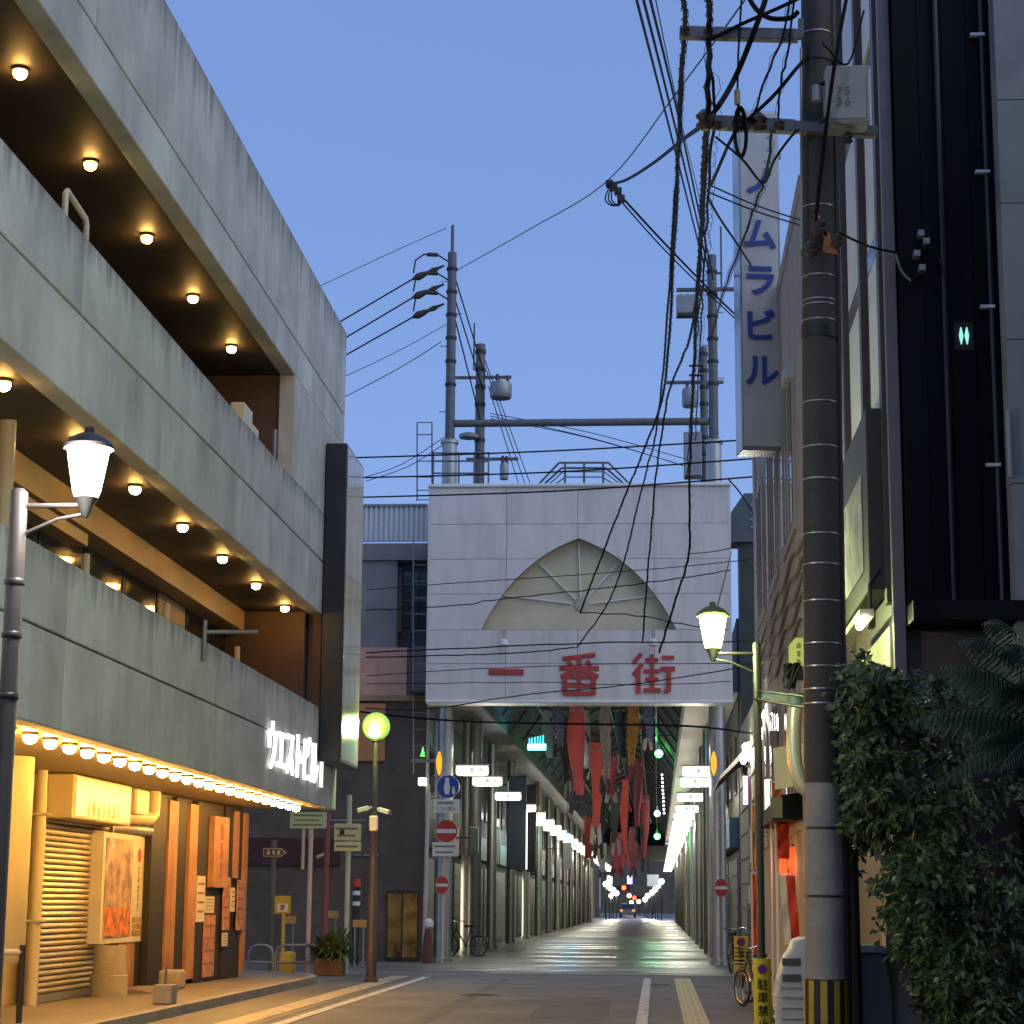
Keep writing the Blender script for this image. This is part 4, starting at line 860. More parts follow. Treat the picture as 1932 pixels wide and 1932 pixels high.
g = MB(); g.prism([(xc(800), z4), (xc(815), z4), (xc(815), z4 + .45), (xc(800), z5)], 'xz', CY0 + .3, CY0 + .4); obj('shed_side', g, GREYM, cb)
for x, a, b in ((748, 1068, 1190), (772, 1080, 1190)):
    g = MB(); g.cyl((xc(x), CY0 + .4, zc(b)), (xc(x), CY0 + .4, zc(a)), .07 if x < 760 else .03, n=10); obj('pipe', g, GALV, cb, smooth=True)
w = MB(); w.box(xc(755), xc(800), CY0 + .40, CY0 + .446, zc(1180), zc(1075)); wo = obj('window', w, GLASSD, cb)
for z in (1100, 1130, 1155): g = MB(); g.box(xc(755), xc(800), CY0 + .37, CY0 + .398, zc(z), zc(z) + .04); obj('mullion', g, GALV, wo)
op = MB(); op.box(xc(676), xc(730), CY0 - .10, CY0 - .002, zc(1436), zc(1328)); o = obj('orange_sign', op, M('orange_sign', (.58, .24, .10), .45, var=.12)); tag(o, 'orange square sign board behind the globe lamp', 'sign')
# glazed dark entrance with amber reflections painted into the pane colour
ge = MB(); ge.box(xc(738), xc(798), CY0 - .06, CY0 - .002, .05, zc(1680)); eo = obj('glass_entrance', ge, DKMET, cb)
for a, b in ((741, 766), (769, 795)):
    g = MB(); g.box(xc(a), xc(b), CY0 - .075, CY0 - .062, .12, zc(1686)); obj('pane', g, M('amber_reflection%d' % a, (.26, .15, .04), .2, var=.8, scale=1.8), eo)
g = MB(); g.box(-13, xc(650), CY0 - .08, CY0 - .002, 2.4, 3.1); obj('dark_fascia', g, M('maroon_fascia', (.06, .02, .02), .4), cb)
for k in range(4):
    g = MB(); x = xc(660 + k * 17); g.box(x, x + .16, CY0 - .05, CY0 - .002, zc(1615), zc(1612)); obj('wall_fixture', g, GREYM, cb)
lad = thing('wall_ladder', 'thin white ladder on the dark wall left of the steel mast', 'ladder', (AY(795, 1400, 52.7).x, 52.7, 5))
for x in (780, 808): g = MB(); g.cyl(AY(x, 1460, 52.7), AY(x, 1020, 52.7), .02, n=6); obj('rail', g, GREYM, lad)
for k in range(14): y = 1035 + k * 31; g = MB(); g.cyl(AY(780, y, 52.7), AY(808, y, 52.7), .014, n=6); obj('rung', g, GREYM, lad)
# building mass along the side street further left
g = MB(); g.box(-40, -16.02, 52, 60, 0, 9); tag(obj('side_street_building', g, WALLS[2]), 'dark building further left along the side street', 'building')
# ================================================================= globe street lamp with cameras
GL = AZ(700, 1854, 0)
gl = thing('globe_lamp', 'tall dark post with yellow green glowing globe at the street corner', 'street lamp', (GL.x, GL.y, 0))
zt = AY(708, 1400, GL.y).z; r = .27
g = MB(); g.lathe([(.13, 0), (.13, .06), (.1, .08), (.095, 1.6), (.07, 1.65), (.055, 3.0), (.045, zt), (.12, zt + .02), (.12, zt + .06)], (GL.x, GL.y, 0), 14); obj('post', g, M('brown_post', (.07, .055, .045), .5, var=.3), gl, smooth=True)
g = MB(); g.sphere((GL.x, GL.y, zt + .3), r, 24, 14); obj('globe', g, M('globe_glass', (.25, .35, .08), .3, var=0, emit=.72, ecol=(.50, .92, .11)), gl, smooth=True)
g = MB(); g.sphere((GL.x, GL.y - .15, zt + .17), .13, 14, 10, .8); obj('bulb', g, M('globe_bulb', (1, 1, .8), .3, var=0, emit=9, ecol=(.95, 1, .62)), gl, smooth=True)
lamp('globe_light', (GL.x, GL.y - .42, zt + .25), 110, (.72, 1, .3), .2)
for i, (x, y, lab) in enumerate(((690, 1527, 'white security camera pointing left on the globe lamp post'), (720, 1530, 'white security camera pointing right on the globe lamp post'))):
    p = AY(x, y, GL.y - .05); s = -1 if i == 0 else 1
    t = thing('security_camera', lab, 'camera', tuple(p))
    g = MB(); g.bar(p + Vector((-s * .06, 0, .03)), p + Vector((s * .16, -.05, -.03)), .1, .09); obj('body', g, WHITEM, t, bev=.015)
    g = MB(); g.bar(p + Vector((-s * .06, 0, .02)), (GL.x + s * .05, GL.y, p.z + .05), .03, .03); obj('arm', g, WHITEM, t)
    g = MB(); g.lathe([(.04, 0), (.04, .02)], p + Vector((s * .17, -.06, -.035)), 10, 'x'); obj('lens', g, DKMET, t)
p = AY(704, 1552, GL.y - .12); g = MB(); g.box(p.x - .07, p.x + .09, p.y - .05, p.y + .05, p.z - .16, p.z + .13); t = obj('camera_box', g, WHITEM, None, bev=.02); tag(t, 'white control box under the cameras on the lamp post', 'box')
# ================================================================= sign posts across the corner
SGN = M('sign_cream', (.62, .58, .36), .45, var=.08); SGG = M('sign_green', (.45, .52, .38), .45, var=.1); PK = M('post_pinkish', (.52, .44, .38), .45); PG = M('post_green', (.45, .50, .36), .45); PR = M('post_red', (.25, .07, .06), .5)
def post(t, x, ya, yb, Y, r, m, nm='post', zmin=None):
    a, b = AY(x, ya, Y), AY(x, yb, Y); g = MB(); g.cyl((b.x, Y, 0.004 if zmin is None else zmin), (b.x, Y, a.z), r, n=10); obj(nm, g, m, t, smooth=True)
def plate(t, x0, x1, y0, y1, Y, m, nm='plate', th=.02, lines=0, lm=None):
    a, b = AY(x0, y0, Y), AY(x1, y1, Y); g = MB(); g.box(a.x, b.x, Y - th, Y, b.z, a.z); o = obj(nm, g, m, t, bev=.004)
    for k in range(lines):
        z = a.z - (k + .7) * (a.z - b.z) / (lines + .4); e = (b.x - a.x) * (.12 + .08 * (k % 2)); g = MB(); g.box(a.x + e * .6, b.x - e, Y - th - .005, Y - th - .002, z - .02, z + .02); obj('print_line', g, lm or INKG, o)
    return o
t = thing('direction_sign', 'pale green direction board on two slim posts below the row of bulbs', 'sign', tuple(AZ(580, 1835, 0)))
plate(t, 548, 616, 1532, 1563, 43, SGG, lines=3, lm=M('ink_green', (.16, .20, .14), .6)); post(t, 581, 1563, 1790, 43.05, .05, PK); post(t, 571, 1563, 1640, 43.05, .035, PK, zmin=AY(571, 1640, 43).z)
t = thing('arrow_sign', 'small brown arrow shaped street sign on a dark post', 'sign', tuple(AZ(512, 1835, 0)))
a, b = AY(497, 1600, 44), AY(541, 1617, 44); zm = (a.z + b.z) / 2
g = MB(); g.prism([(a.x, a.z), (b.x - .12, a.z), (b.x, zm), (b.x - .12, b.z), (a.x, b.z)], 'xz', 43.96, 44.0); obj('arrow', g, M('sign_pinkw', (.42, .35, .30), .5), t)
g = MB(); g.prism([(a.x + .02, a.z - .025), (b.x - .13, a.z - .025), (b.x - .04, zm), (b.x - .13, b.z + .025), (a.x + .02, b.z + .025)], 'xz', 43.945, 43.957); obj('arrow_face', g, M('sign_brown', (.13, .055, .045), .5), t)
for k in range(3): marks(t, SGN, (a.x + .12 + k * .11, 43.943, zm), (1, 0, 0), .09, 30 + k)
post(t, 511, 1585, 1790, 44.06, .06, M('post_grey', (.12, .115, .10), .5))
t = thing('plate_sign', 'two stacked cream plates on a pale green post', 'sign', tuple(AZ(650, 1838, 0)))
o = plate(t, 631, 681, 1554, 1586, 43.6, SGN, lines=2); plate(t, 631, 681, 1588, 1606, 43.6, SGN, lines=1); post(t, 653, 1500, 1795, 43.68, .055, PG)
a = AY(645, 1570, 43.55); g = MB(); g.box(a.x - .05, a.x + .05, 43.565, 43.578, a.z - .05, a.z + .05); obj('symbol', g, DKMET, o)
t = thing('red_post', 'slim dark red post with side arm behind the sign plates', 'post', tuple(AZ(612, 1830, 0)))
post(t, 612, 1535, 1790, 45, .06, PR); g = MB(); b = AY(598, 1618, 45); c = AY(612, 1612, 45); g.tube([c, b], .04, 8); obj('arm', g, PK, t, smooth=True)
for y in (1548, 1560): g = MB(); g.cyl(AY(616, y, 45), AY(690, y, 45), .02, n=6); obj('cross_rail', g, GREYM, t)
t = thing('notice_stand', 'small yellow notice with red mark on a thin stand', 'sign', tuple(AZ(535, 1825, 0)))
YEL = M('yellow_paint', (.58, .40, .05), .5, var=.12)
o = plate(t, 519, 548, 1690, 1724, 43.4, YEL); a = AY(533, 1712, 43.37); g = MB(); g.box(a.x - .11, a.x + .11, 43.365, 43.378, a.z - .09, a.z + .08); obj('white_field', g, WHITEM, o); marks(o, M('red_mark', (.5, .04, .03), .5), (a.x, 43.362, a.z), (1, 0, 0), .11, 5)
post(t, 533, 1724, 1790, 43.45, .035, YEL)
# tubular barriers
def barrier(x0, x1, Y, lab):
    a, b = AY(x0, 1783, Y), AY(x1, 1783, Y); t = thing('tube_barrier', lab, 'barrier', ((a.x + b.x) / 2, Y, 0)); zt = a.z; r = .03
    g = MB(); g.tube([(a.x, Y, 0), (a.x, Y, zt - .18), (a.x + .05, Y, zt - .05), (a.x + .17, Y, zt), (b.x - .17, Y, zt), (b.x - .05, Y, zt - .05), (b.x, Y, zt - .18), (b.x, Y, 0)], r, 10); obj('hoop', g, GREYM, t, smooth=True)
    g = MB(); g.cyl((a.x, Y, zt * .42), (b.x, Y, zt * .42), .025, n=8); obj('cross_bar', g, GREYM, t, smooth=True)
barrier(470, 516, 42.6, 'left steel hoop barrier beside the end of the planks'); barrier(521, 606, 42.6, 'wide steel hoop barrier left of the planter')
g = MB(); a = AY(529, 1795, 43.2); b = AY(556, 1825, 43.2); g.box(a.x, b.x, 43.0, 43.35, .02, a.z); tag(obj('yellow_bin', g, YEL, None, bev=.06, seg=2), 'yellow plastic bin behind the wide hoop barrier', 'bin')
for x, y, lab in ((545, 1735, 'amber reflective board left behind the barriers'), (625, 1725, 'amber reflective board behind the planter'), (678, 1742, 'amber reflective board left of the lamp post')):
    p = AY(x, y, 48); t = thing('barrier_board', lab, 'barrier', (p.x, 48, 0))
    g = MB(); g.box(p.x - .15, p.x + .17, 47.97, 48.0, p.z - .09, p.z + .08); obj('board', g, M('amber_board', (.5, .30, .10), .5) if 'amber_board' not in MATS else MATS['amber_board'], t)
    for s in (-.1, .1): g = MB(); g.cyl((p.x + s, 48.03, 0.01), (p.x + s, 48.03, p.z), .025, n=6); obj('leg', g, GREYM, t)
t = thing('marker_post', 'dark striped post with red cap behind the sign plates', 'post', tuple(AZ(673, 1822, 0)))
p = AY(673, 1665, 50); g = MB(); g.cyl((p.x, 50, .01), (p.x, 50, p.z - .1), .09, n=12); obj('stem', g, DKMET, t, smooth=True)
g = MB(); g.cyl((p.x, 50, p.z - .1), (p.x, 50, p.z + .09), .1, n=12); obj('cap', g, M('red_cap', (.5, .06, .03), .4), t, smooth=True)
for z in (.25, .5): g = MB(); g.cyl((p.x, 50, p.z - z - .05), (p.x, 50, p.z - z + .05), .094, n=12); obj('stripe', g, WHITEM, t, smooth=True)
# planter
PL = AZ(620, 1842, 0)
t = thing('planter', 'brown box planter with bushy green plant beside the lamp post', 'planter', (PL.x, PL.y, 0))
a, b = AY(593, 1808, PL.y), AY(646, 1840, PL.y)
g = MB(); g.box(a.x, b.x, PL.y, PL.y + .4, .004, a.z); obj('box', g, M('planter_brown', (.16, .08, .035), .6, var=.25), t, bev=.015)
g = MB(); g.box(a.x + .03, b.x - .03, PL.y + .03, PL.y + .37, a.z - .02, a.z + .004); obj('soil', g, M('soil', (.04, .03, .02), .9), t)
LEAFP = M('leaf_planter', (.085, .13, .03), .5, var=.35, scale=8)
rn = random.Random(3); g = MB(); base = Vector(((a.x + b.x) / 2, PL.y + .2, a.z))
for k in range(420):                                             # arching strap leaves
    az = rn.uniform(0, 2 * math.pi); el = rn.uniform(.0, 1.35); L = rn.uniform(.4, 1.0); w = rn.uniform(.018, .04)
    d = Vector((math.cos(az) * math.cos(el), .6 * math.sin(az) * math.cos(el), math.sin(el))); p = base + Vector((rn.uniform(-.2, .24), rn.uniform(-.12, .12), rn.uniform(-.02, .1))); sd = d.cross(Vector((0, 0, 1))).normalized() * w
    q1 = p + d * L * .55; q2 = p + d * L * .9 - Vector((0, 0, L * rn.uniform(.1, .35)))
    g.add([p - sd * .4, p + sd * .4, q1 + sd, q1 - sd, q2], [(0, 1, 2, 3), (3, 2, 4)])
tag(obj('foliage', g, LEAFP, t), kind='stuff')
# road signs on the left column
CX_, CYf = MLX, MY - .24
BLUE = M('sign_blue', (.02, .06, .30), .4, var=.08); REDS = M('sign_red', (.42, .03, .025), .4, var=.1); SW = M('sign_white', (.66, .64, .56), .45, var=.08)
def rsign(x, y, Y, rad, lab, kind, sx=1.0):
    p = AY(x, y, Y); t = thing('road_sign', lab, 'road sign', tuple(p))
    def disc(r0, y0, y1, m, nm):
        g = MB(); g.lathe([(r0, y0), (r0, y1)], (0, Y, 0), 32, 'y'); g.v = [(p.x + v[0] * sx, v[1], p.z + v[2]) for v in g.v]; return obj(nm, g, m, t)
    disc(rad, -.012, .012, SW, 'rim')
    disc(rad * .95, -.018, -.0125, REDS if kind == 'no' else BLUE, 'face')
    if kind == 'no':
        g = MB(); g.box(p.x - rad * .82 * sx, p.x + rad * .82 * sx, Y - .024, Y - .019, p.z - rad * .17, p.z + rad * .17); obj('white_bar', g, SW, t)
    else:
        for ox, h, w in ((-.02, .42, .14), (.15, .2, .07)):
            zb_ = p.z - .2; g = MB(); g.prism([(p.x + ox - w * .35, zb_), (p.x + ox + w * .35, zb_), (p.x + ox + w * .6, zb_ + h * .45), (p.x + ox + w * .35, zb_ + h * .78), (p.x + ox - w * .35, zb_ + h * .78), (p.x + ox - w * .6, zb_ + h * .45)], 'xz', Y - .024, Y - .019); obj('figure', g, SW, t)
            g = MB(); g.lathe([(h * .13, -.024), (h * .13, -.019)], (p.x + ox, Y, zb_ + h * .9), 12, 'y'); obj('figure_head', g, SW, t)
    g = MB(); g.box(p.x - .03, p.x + .03, Y + .013, Y + .1, p.z - rad * .6, p.z + rad * .6); obj('bracket', g, GALV, t)
rsign(845, 1484, CYf - .1, .3, 'round blue pedestrian sign on the left steel column', 'ped')
rsign(842, 1568, CYf - .1, .3, 'large round no entry sign on the left steel column', 'no')
rsign(834, 1670, CYf - .02, .24, 'smaller no entry sign low on the left steel column', 'no', .75)
rsign(1361, 1675, CYf - .02, .24, 'no entry sign on the right steel column', 'no', .75)
t = thing('supplementary_plate', 'white plate with hours directly below the blue sign', 'sign', tuple(AY(842, 1521, CYf))); o = plate(t, 818, 867, 1508, 1534, CYf - .1, SW)
for k, ch in enumerate('12～翌4'):
    vs_, fs_ = glyph('letter', ch, .13, .004, 0); q = AY(842, 1527, CYf); mb = MB(); mb.v = [(q.x - .2 + k * .1 + v.x, CYf - .124 - v.z, q.z + v.y) for v in vs_]; mb.f = fs_; obj('letter', mb, INKG, o)
q = AY(842, 1515, CYf); g = MB(); g.box(q.x - .22, q.x + .2, CYf - .126, CYf - .122, q.z - .035, q.z + .03); obj('print_line', g, M('ink_olive', (.22, .24, .17), .6), o)
t = thing('supplementary_plate', 'white plate below the large no entry sign', 'sign', tuple(AY(840, 1602, CYf))); plate(t, 816, 865, 1589, 1616, CYf - .1, SW, lines=2)
for x, lab in ((833, 'orange banner lamp high on the left steel column'), (1352, 'orange banner lamp high on the right steel column')):
    p = AY(x - 5, 1440, CYf); g = MB(); g.lathe([(.02, -.3), (.07, -.1), (.07, .12), (.02, .3)], (p.x, CYf + .06, p.z), 10); tag(obj('orange_lamp', g, M('orange_glow', (.9, .35, .03), .5, var=0, emit=1.4, ecol=(1, .35, .02)) if 'orange_glow' not in MATS else MATS['orange_glow'], None, smooth=True), lab, 'lamp')
# slim leaning post left of the column, with little lamps
t = thing('slim_post', 'slim cream post with small square lamp left of the steel column', 'post', tuple(AZ(800, 1812, 0)))
a, b = AY(808, 1480, 52), AY(800, 1790, 52); g = MB(); g.cyl((b.x, 52, .01), a, .055, n=10); obj('shaft', g, PK, t, smooth=True)
p = AY(797, 1474, 51.9); g = MB(); g.box(p.x - .1, p.x + .1, 51.8, 52, p.z - .11, p.z + .09); obj('lamp', g, M('small_lamp', (.9, .85, .6), .4, var=0, emit=3, ecol=(1, .9, .55)), t, bev=.02)
p = AY(797, 1434, 51.9); g = MB(); g.box(p.x - .3, p.x + .32, 51.85, 52, p.z - .05, p.z + .02); obj('bracket', g, GREYM, t)
p = AY(797, 1418, 51.9); g = MB(); g.prism([(p.x - .05, p.z - .12), (p.x + .06, p.z - .12), (p.x + .01, p.z + .12)], 'xz', 51.88, 51.94); obj('green_lamp', g, M('green_glow', (.1, .9, .1), .4, var=0, emit=2.5, ecol=(.1, 1, .12)), t)
t = thing('wrapped_stand', 'folded banner stand with white top leaning by the column', 'banner', tuple(AZ(808, 1815, 0)))
p = AY(809, 1745, 51.6); g = MB(); g.lathe([(.05, -.1), (.12, -.04), (.12, .08), (.05, .16)], p, 10); obj('white_top', g, WHITEM, t, smooth=True)
g = MB(); g.lathe([(.14, .01), (.12, .5), (.07, p.z - .1)], (p.x - .02, 51.6, 0), 10); obj('furled_cloth', g, M('dull_red', (.14, .05, .04), .8, var=.3), t, smooth=True)
# ================================================================= right hand buildings
# beige stucco building with arched windows
RB = 1.9
bb = thing('beige_building', 'old pinkish beige stucco building with arched windows on the right', 'building', (3, 33, 0))
BEI = M('beige_stucco', (.42, .36, .31), .8, var=.15, scale=1.2, bump=.35, bscale=14, streak=.45, dirt=(.22, .18, .13))
BY0, BY1, BZ = 25.6, 38.6, 10.6
g = MB(); g.box(RB, 6, BY0, BY1, 0, BZ); obj('wall', g, BEI, bb)
g = MB(); g.box(RB - .015, 6, BY0, BY1 + .06, BZ, BZ + .25); obj('cornice', g, BEI, bb)
def archwin(y0, y1, z0, z1):
    pts = [(y0, z0), (y1, z0), (y1, z1 - .5)] + [((y0 + y1) / 2 + (y1 - y0) / 2 * math.cos(R(a)), z1 - .5 + .5 * math.sin(R(a))) for a in range(15, 180, 15)] + [(y0, z1 - .5)]
    big = [(y0 - .14, z0 - .14), (y1 + .14, z0 - .14), (y1 + .14, z1 - .5)] + [((y0 + y1) / 2 + ((y1 - y0) / 2 + .14) * math.cos(R(a)), z1 - .5 + .64 * math.sin(R(a))) for a in range(15, 180, 15)] + [(y0 - .14, z1 - .5)]
    g = MB(); g.prism(big, 'yz', RB - .04, RB - .002); w = obj('window_surround', g, BEI, bb)
    g = MB(); g.prism(pts, 'yz', RB - .05, RB - .042); obj('pane', g, GLASSD, w)
    for k in range(1, 4): yy = y0 + (y1 - y0) * k / 4; g = MB(); g.box(RB - .065, RB - .051, yy - .03, yy + .03, z0, z1 - .1); obj('mullion', g, BEI, w)
for y0 in (27.4, 31.4, 35.2):
    archwin(y0, y0 + 2.4, 6.6, 8.9); archwin(y0, y0 + 2.4, 2.6, 4.6)
for k in range(5):
    g = MB(); pts = [(RB - .03, 26 + i * .5, 5.1 + k * .26 + .08 * math.sin(i * .9 + k)) for i in range(25)]; g.tube(pts, .025, 5); obj('wavy_moulding', g, M('moulding', (.26, .21, .16), .8) if 'moulding' not in MATS else MATS['moulding'], bb)
g = MB(); g.box(RB - .04, RB - .002, 37.9, 38.55, 0, BZ - .1); obj('corner_strip', g, M('pink_strip', (.46, .37, .34), .7, var=.12), bb)
# white and brown building with the dark sign board
wb2 = thing('white_brown_building', 'building with white panels and brown fins behind the utility pole', 'building', (3, 22.5, 0))
WPAN = M('white_panel', (.68, .68, .69), .6, var=.1, streak=.2); BFIN = M('brown_fin', (.10, .075, .07), .5, var=.2)
RX = 2.32
g = MB(); g.box(RX, 6, 19.75, 25.55, 0, 14); obj('core', g, BFIN, wb2)
for k, (ya, yb) in enumerate(((20.35, 21.3), (22.2, 23.5), (24.2, 25.4))):
    for z0, z1 in ((6.2, 8.1), (8.35, 10.2), (10.5, 13.2)):
        g = MB(); g.box(RX - .03, RX - .001, ya, yb, z0 + .02, z1); p_ = obj('panel', g, WPAN, wb2)
    g = MB(); g.box(RX - .035, RX - .0, ya, yb, 8.102, 8.348); obj('window_band', g, GLASSD, wb2)
for y in (19.95, 21.75, 23.85): g = MB(); g.box(RX - .07, RX - .002, y, y + .22, 4.4, 14); obj('fin', g, BFIN, wb2)
g = MB(); g.box(RX - .05, RX + .06, 19.62, 19.74, 2.6, 14); obj('corner_trim', g, M('trim_pale', (.16, .145, .16), .5), wb2)
bd = thing('dark_signboard', 'large dark olive sign board with pale poster behind the pole', 'sign', (2.15, 22, 4.5))
g = MB(); g.box(2.1, 2.3, 20.1, 23.8, 4.55, 6.38); obj('board', g, M('olive_board', (.05, .044, .03), .5, var=.2), bd, bev=.01)
a, b = AX(1626, 960, 2.09), AX(1593, 1195, 2.09)
g = MB(); g.box(2.088, 2.098, a.y, 23.7, 4.8, 5.8); obj('poster', g, M('faded_poster', (.30, .28, .26), .5, var=.7, scale=4), bd)
fl_ = thing('tube_lamp', 'lit fluorescent tube lamp below the dark sign board', 'lamp', (2.0, 20.6, 4.3))
a, b = AX(1685, 1196, 2.05), AX(1640, 1228, 2.05)
TUBE = M('tube_glow', (.9, 1, .6), .4, var=0, emit=7, ecol=(1, 1, .62))
g = MB(); g.bar((2.05, 19.95, 4.30), (2.05, 22.3, 4.30), .14, .07); obj('housing', g, M('lamp_housing', (.55, .55, .42), .5), fl_)
g = MB(); g.cyl((2.03, 19.92, 4.235), (2.03, 20.5, 4.235), .04, n=10); obj('tube', g, TUBE, fl_, smooth=True)
g = MB(); g.tube([(2.1, 20.1, 4.34), (2.1, 20.1, 4.6), (2.2, 20.1, 4.75)], .02, 6); obj('bracket', g, DKMET, fl_)
lamp('tube_light', (1.95, 20.2, 4.15), 14, (.95, 1, .6), .1)
g = MB(); g.box(RX - .03, RX - .004, 20.2, 25.4, 3.75, 4.2); obj('lit_fascia', g, M('fascia_yellow', (.6, .6, .35), .5), wb2)
# black building, faces the camera
bk = thing('black_building', 'tall black clad building with thin downpipes on the right', 'building', (3.5, 21, 0))
KY = 19.5
x0 = 2.40
for k in range(4):
    xa = x0 + k * .24; g = MB(); g.box(xa + .003, xa + .237, KY, KY + .3, 4.30, 14); obj('cladding_panel', g, BLACKW2, bk)
g = MB(); g.box(x0, 6, KY + .31, KY + .4, 0, 14); obj('wall', g, BLACKW, bk)
g = MB(); g.box(x0 - .02, 3.6, KY - .5, KY + .3, 4.1, 4.28); obj('canopy', g, BLACKW, bk)
for xx, zb2 in ((2.82, 4.3), (3.27, 4.0)):
    g = MB(); g.cyl((xx, KY - .06, zb2), (xx, KY - .06, 14), .028, n=8); dpp = obj('downpipe', g, M('black_pipe', (.03, .03, .032), .3) if 'black_pipe' not in MATS else MATS['black_pipe'], bk, smooth=True)
    if xx > 3:
        for y in (70, 328, 582, 880): z = AY(1880, y, KY).z; g = MB(); g.box(xx - .11, xx + .03, KY - .09, KY - .02, z - .015, z + .015); obj('clip', g, WHITEM, dpp)
p = AY(1818, 635, KY); g = MB(); g.box(p.x - .09, p.x + .09, KY - .02, KY - .002, p.z - .14, p.z + .14); wn = obj('small_window', g, GLASSD, bk)
for s in (-1, 1): g = MB(); g.lathe([(.006, -.085), (.022, 0), (.006, .085)], (p.x + s * .028, KY - .03, p.z), 8); obj('reflection_strip', g, M('teal_reflection', (.4, 1, .85), .4, var=0, emit=.9, ecol=(.35, .9, .75)) if 'teal_reflection' not in MATS else MATS['teal_reflection'], wn)  # greenish reflection in the glass, imitated by two glowing strips
# grey concrete wall at the right edge
gw = thing('grey_wall_building', 'light grey panelled wall at the right edge of the view', 'building', (4.5, 19.4, 0))
zs = [3.9] + [AY(1910, y, 19.1).z for y in (640, 383, 188)] + [13]
zs = [3.6, 5.4] + zs[1:]
for a, b in zip(zs[:-1], zs[1:]): g = MB(); g.box(3.34, 6.5, 19.1, 19.4, a + .005, b - .005); obj('panel', g, M('wall_grey', (.24, .265, .265), .7, var=.12, streak=.3) if 'wall_grey' not in MATS else MATS['wall_grey'], gw)
g = MB(); g.box(3.36, 6.5, 19.41, 19.48, 0, 13); obj('backing', g, BLACKW, gw)
g = MB(); g.box(3.7, 9, -14, 16.6, 0, 11); obj('unseen_shade_wing', g, M('shade_wing_grey', (.18, .18, .17), .7), gw)  # unseen mass added to block sky and sun from the right side
pp = AY(1905, 830, 19.0); g = MB(); g.tube([(pp.x, 19.05, pp.z + .3), (pp.x, 19.05, pp.z - .35)], .025, 8); obj('pipe', g, GREYM, gw, smooth=True)
# tall narrow dark building behind the board's right end
dg_ = thing('dark_green_building', 'dark teal building beside the right end of the board', 'building', (4, 54, 0))
zt = AY(1400, 932, 53.4).z
g = MB(); g.box(2.2, 6, 53.4, 54.4, 0, zt - 1.3); obj('wall', g, M('teal_wall', (.045, .06, .055), .6, var=.25), dg_)
g = MB(); g.prism([(2.0, zt - 1.3), (6, zt - 1.3), (6, zt), (2.35, zt), (2.0, zt - .5)], 'xz', 53.3, 54.4); obj('roof_shed', g, M('teal_shed', (.09, .12, .13), .5, var=.2), dg_)
for k in range(4): g = MB(); z = zt - .35 - k * .2; g.box(2.5, 3.2, 53.26, 53.298, z, z + .07); obj('louvre', g, GREYM, dg_)
# low shop between
ls = thing('corner_shop', 'beige corner shop with sloping awning right of the steel column', 'shop', (2.6, 45, 0))
BEI2 = M('beige_tile', (.40, .31, .19), .6, var=.2, scale=1.5)
g = MB(); g.box(2.0, 6, 38.7, 50, 0, 5.6); obj('wall', g, BEI2, ls)
for k in range(9): g = MB(); z = .3 + k * .55; g.box(1.97, 1.998, 38.8, 49.9, z, z + .03); obj('course', g, M('course', (.25, .19, .11), .7) if 'course' not in MATS else MATS['course'], ls)
g = MB(); g.prism([(2.0, 4.9), (1.35, 4.2), (1.35, 4.12), (2.0, 4.75)], 'xz', 44.5, 49.5); obj('awning', g, M('awning_grey', (.18, .17, .14), .6), ls)
for y, z0, z1, m in ((41.5, 2.2, 3.1, M('frame_purple', (.06, .05, .09), .5)), (42.5, 1.4, 2.0, DKMET)):
    g = MB(); g.box(1.90, 1.968, y, y + 1.3, z0, z1); w = obj('wall_panel', g, m, ls); g = MB(); g.box(1.892, 1.898, y + .25, y + 1.05, z0 + .12, z1 - .12); obj('panel_face', g, PAPER, w)
# ================================================================= vertical blue lettered sign
nm = thing('vertical_sign', 'tall white vertical sign with blue katakana in a silver frame', 'sign', tuple(AY(1440, 848, 31)))
NY = 30.5
a, b = AY(1409, 214, NY), AY(1478, 838, NY)
cx = (AY(1401, 520, NY).x + AY(1468, 520, NY).x) / 2; w = (AY(1477, 520, NY).x - AY(1408, 520, NY).x) / math.cos(R(13))
NZ0, NZ1 = AY(1440, 842, NY).z, AY(1440, 214, NY).z
NF = M('sign_face_white', (.44, .45, .47), .35, var=.12, scale=1.2, streak=.35, dirt=(.3, .3, .3), sscale=3)
ang = R(9)
def nbox(x0, x1, y0, y1, z0, z1): g = MB(); g.box(cx + x0, cx + x1, NY + y0, NY + y1, z0, z1); return rot(g, ang, (cx, NY, 0))
obj('frame', nbox(-w / 2 - .03, w / 2 + .04, .02, .5, NZ0 - .06, NZ1 + .06), M('silver_frame', (.45, .44, .42), .25, metal=.9, var=.1), nm, bev=.015)
obj('face', nbox(-w / 2, w / 2, -.012, .018, NZ0, NZ1), NF, nm)
NB = M('blue_letter', (.02, .055, .27), .4, var=.12)
ux = Vector((math.cos(ang), math.sin(ang), 0))
for ch, y in zip('ノムラビル', (340, 443, 530, 613, 700)):
    vs_, fs_ = glyph('letter', ch, .54, .02, .014); z = AY(1440, y, NY).z
    xs_ = [v.x for v in vs_]; ys_ = [v.y for v in vs_]; mx_, my_ = (min(xs_) + max(xs_)) / 2, (min(ys_) + max(ys_)) / 2
    un = Vector((ux.y, -ux.x, 0)); o0 = Vector((cx, NY, z)) + ux * .0 + un * .03
    mb = MB(); mb.v = [tuple(o0 + ux * (v.x - mx_) + Vector((0, 0, v.y - my_)) + un * v.z) for v in vs_]; mb.f = fs_; obj('letter', mb, NB, nm)
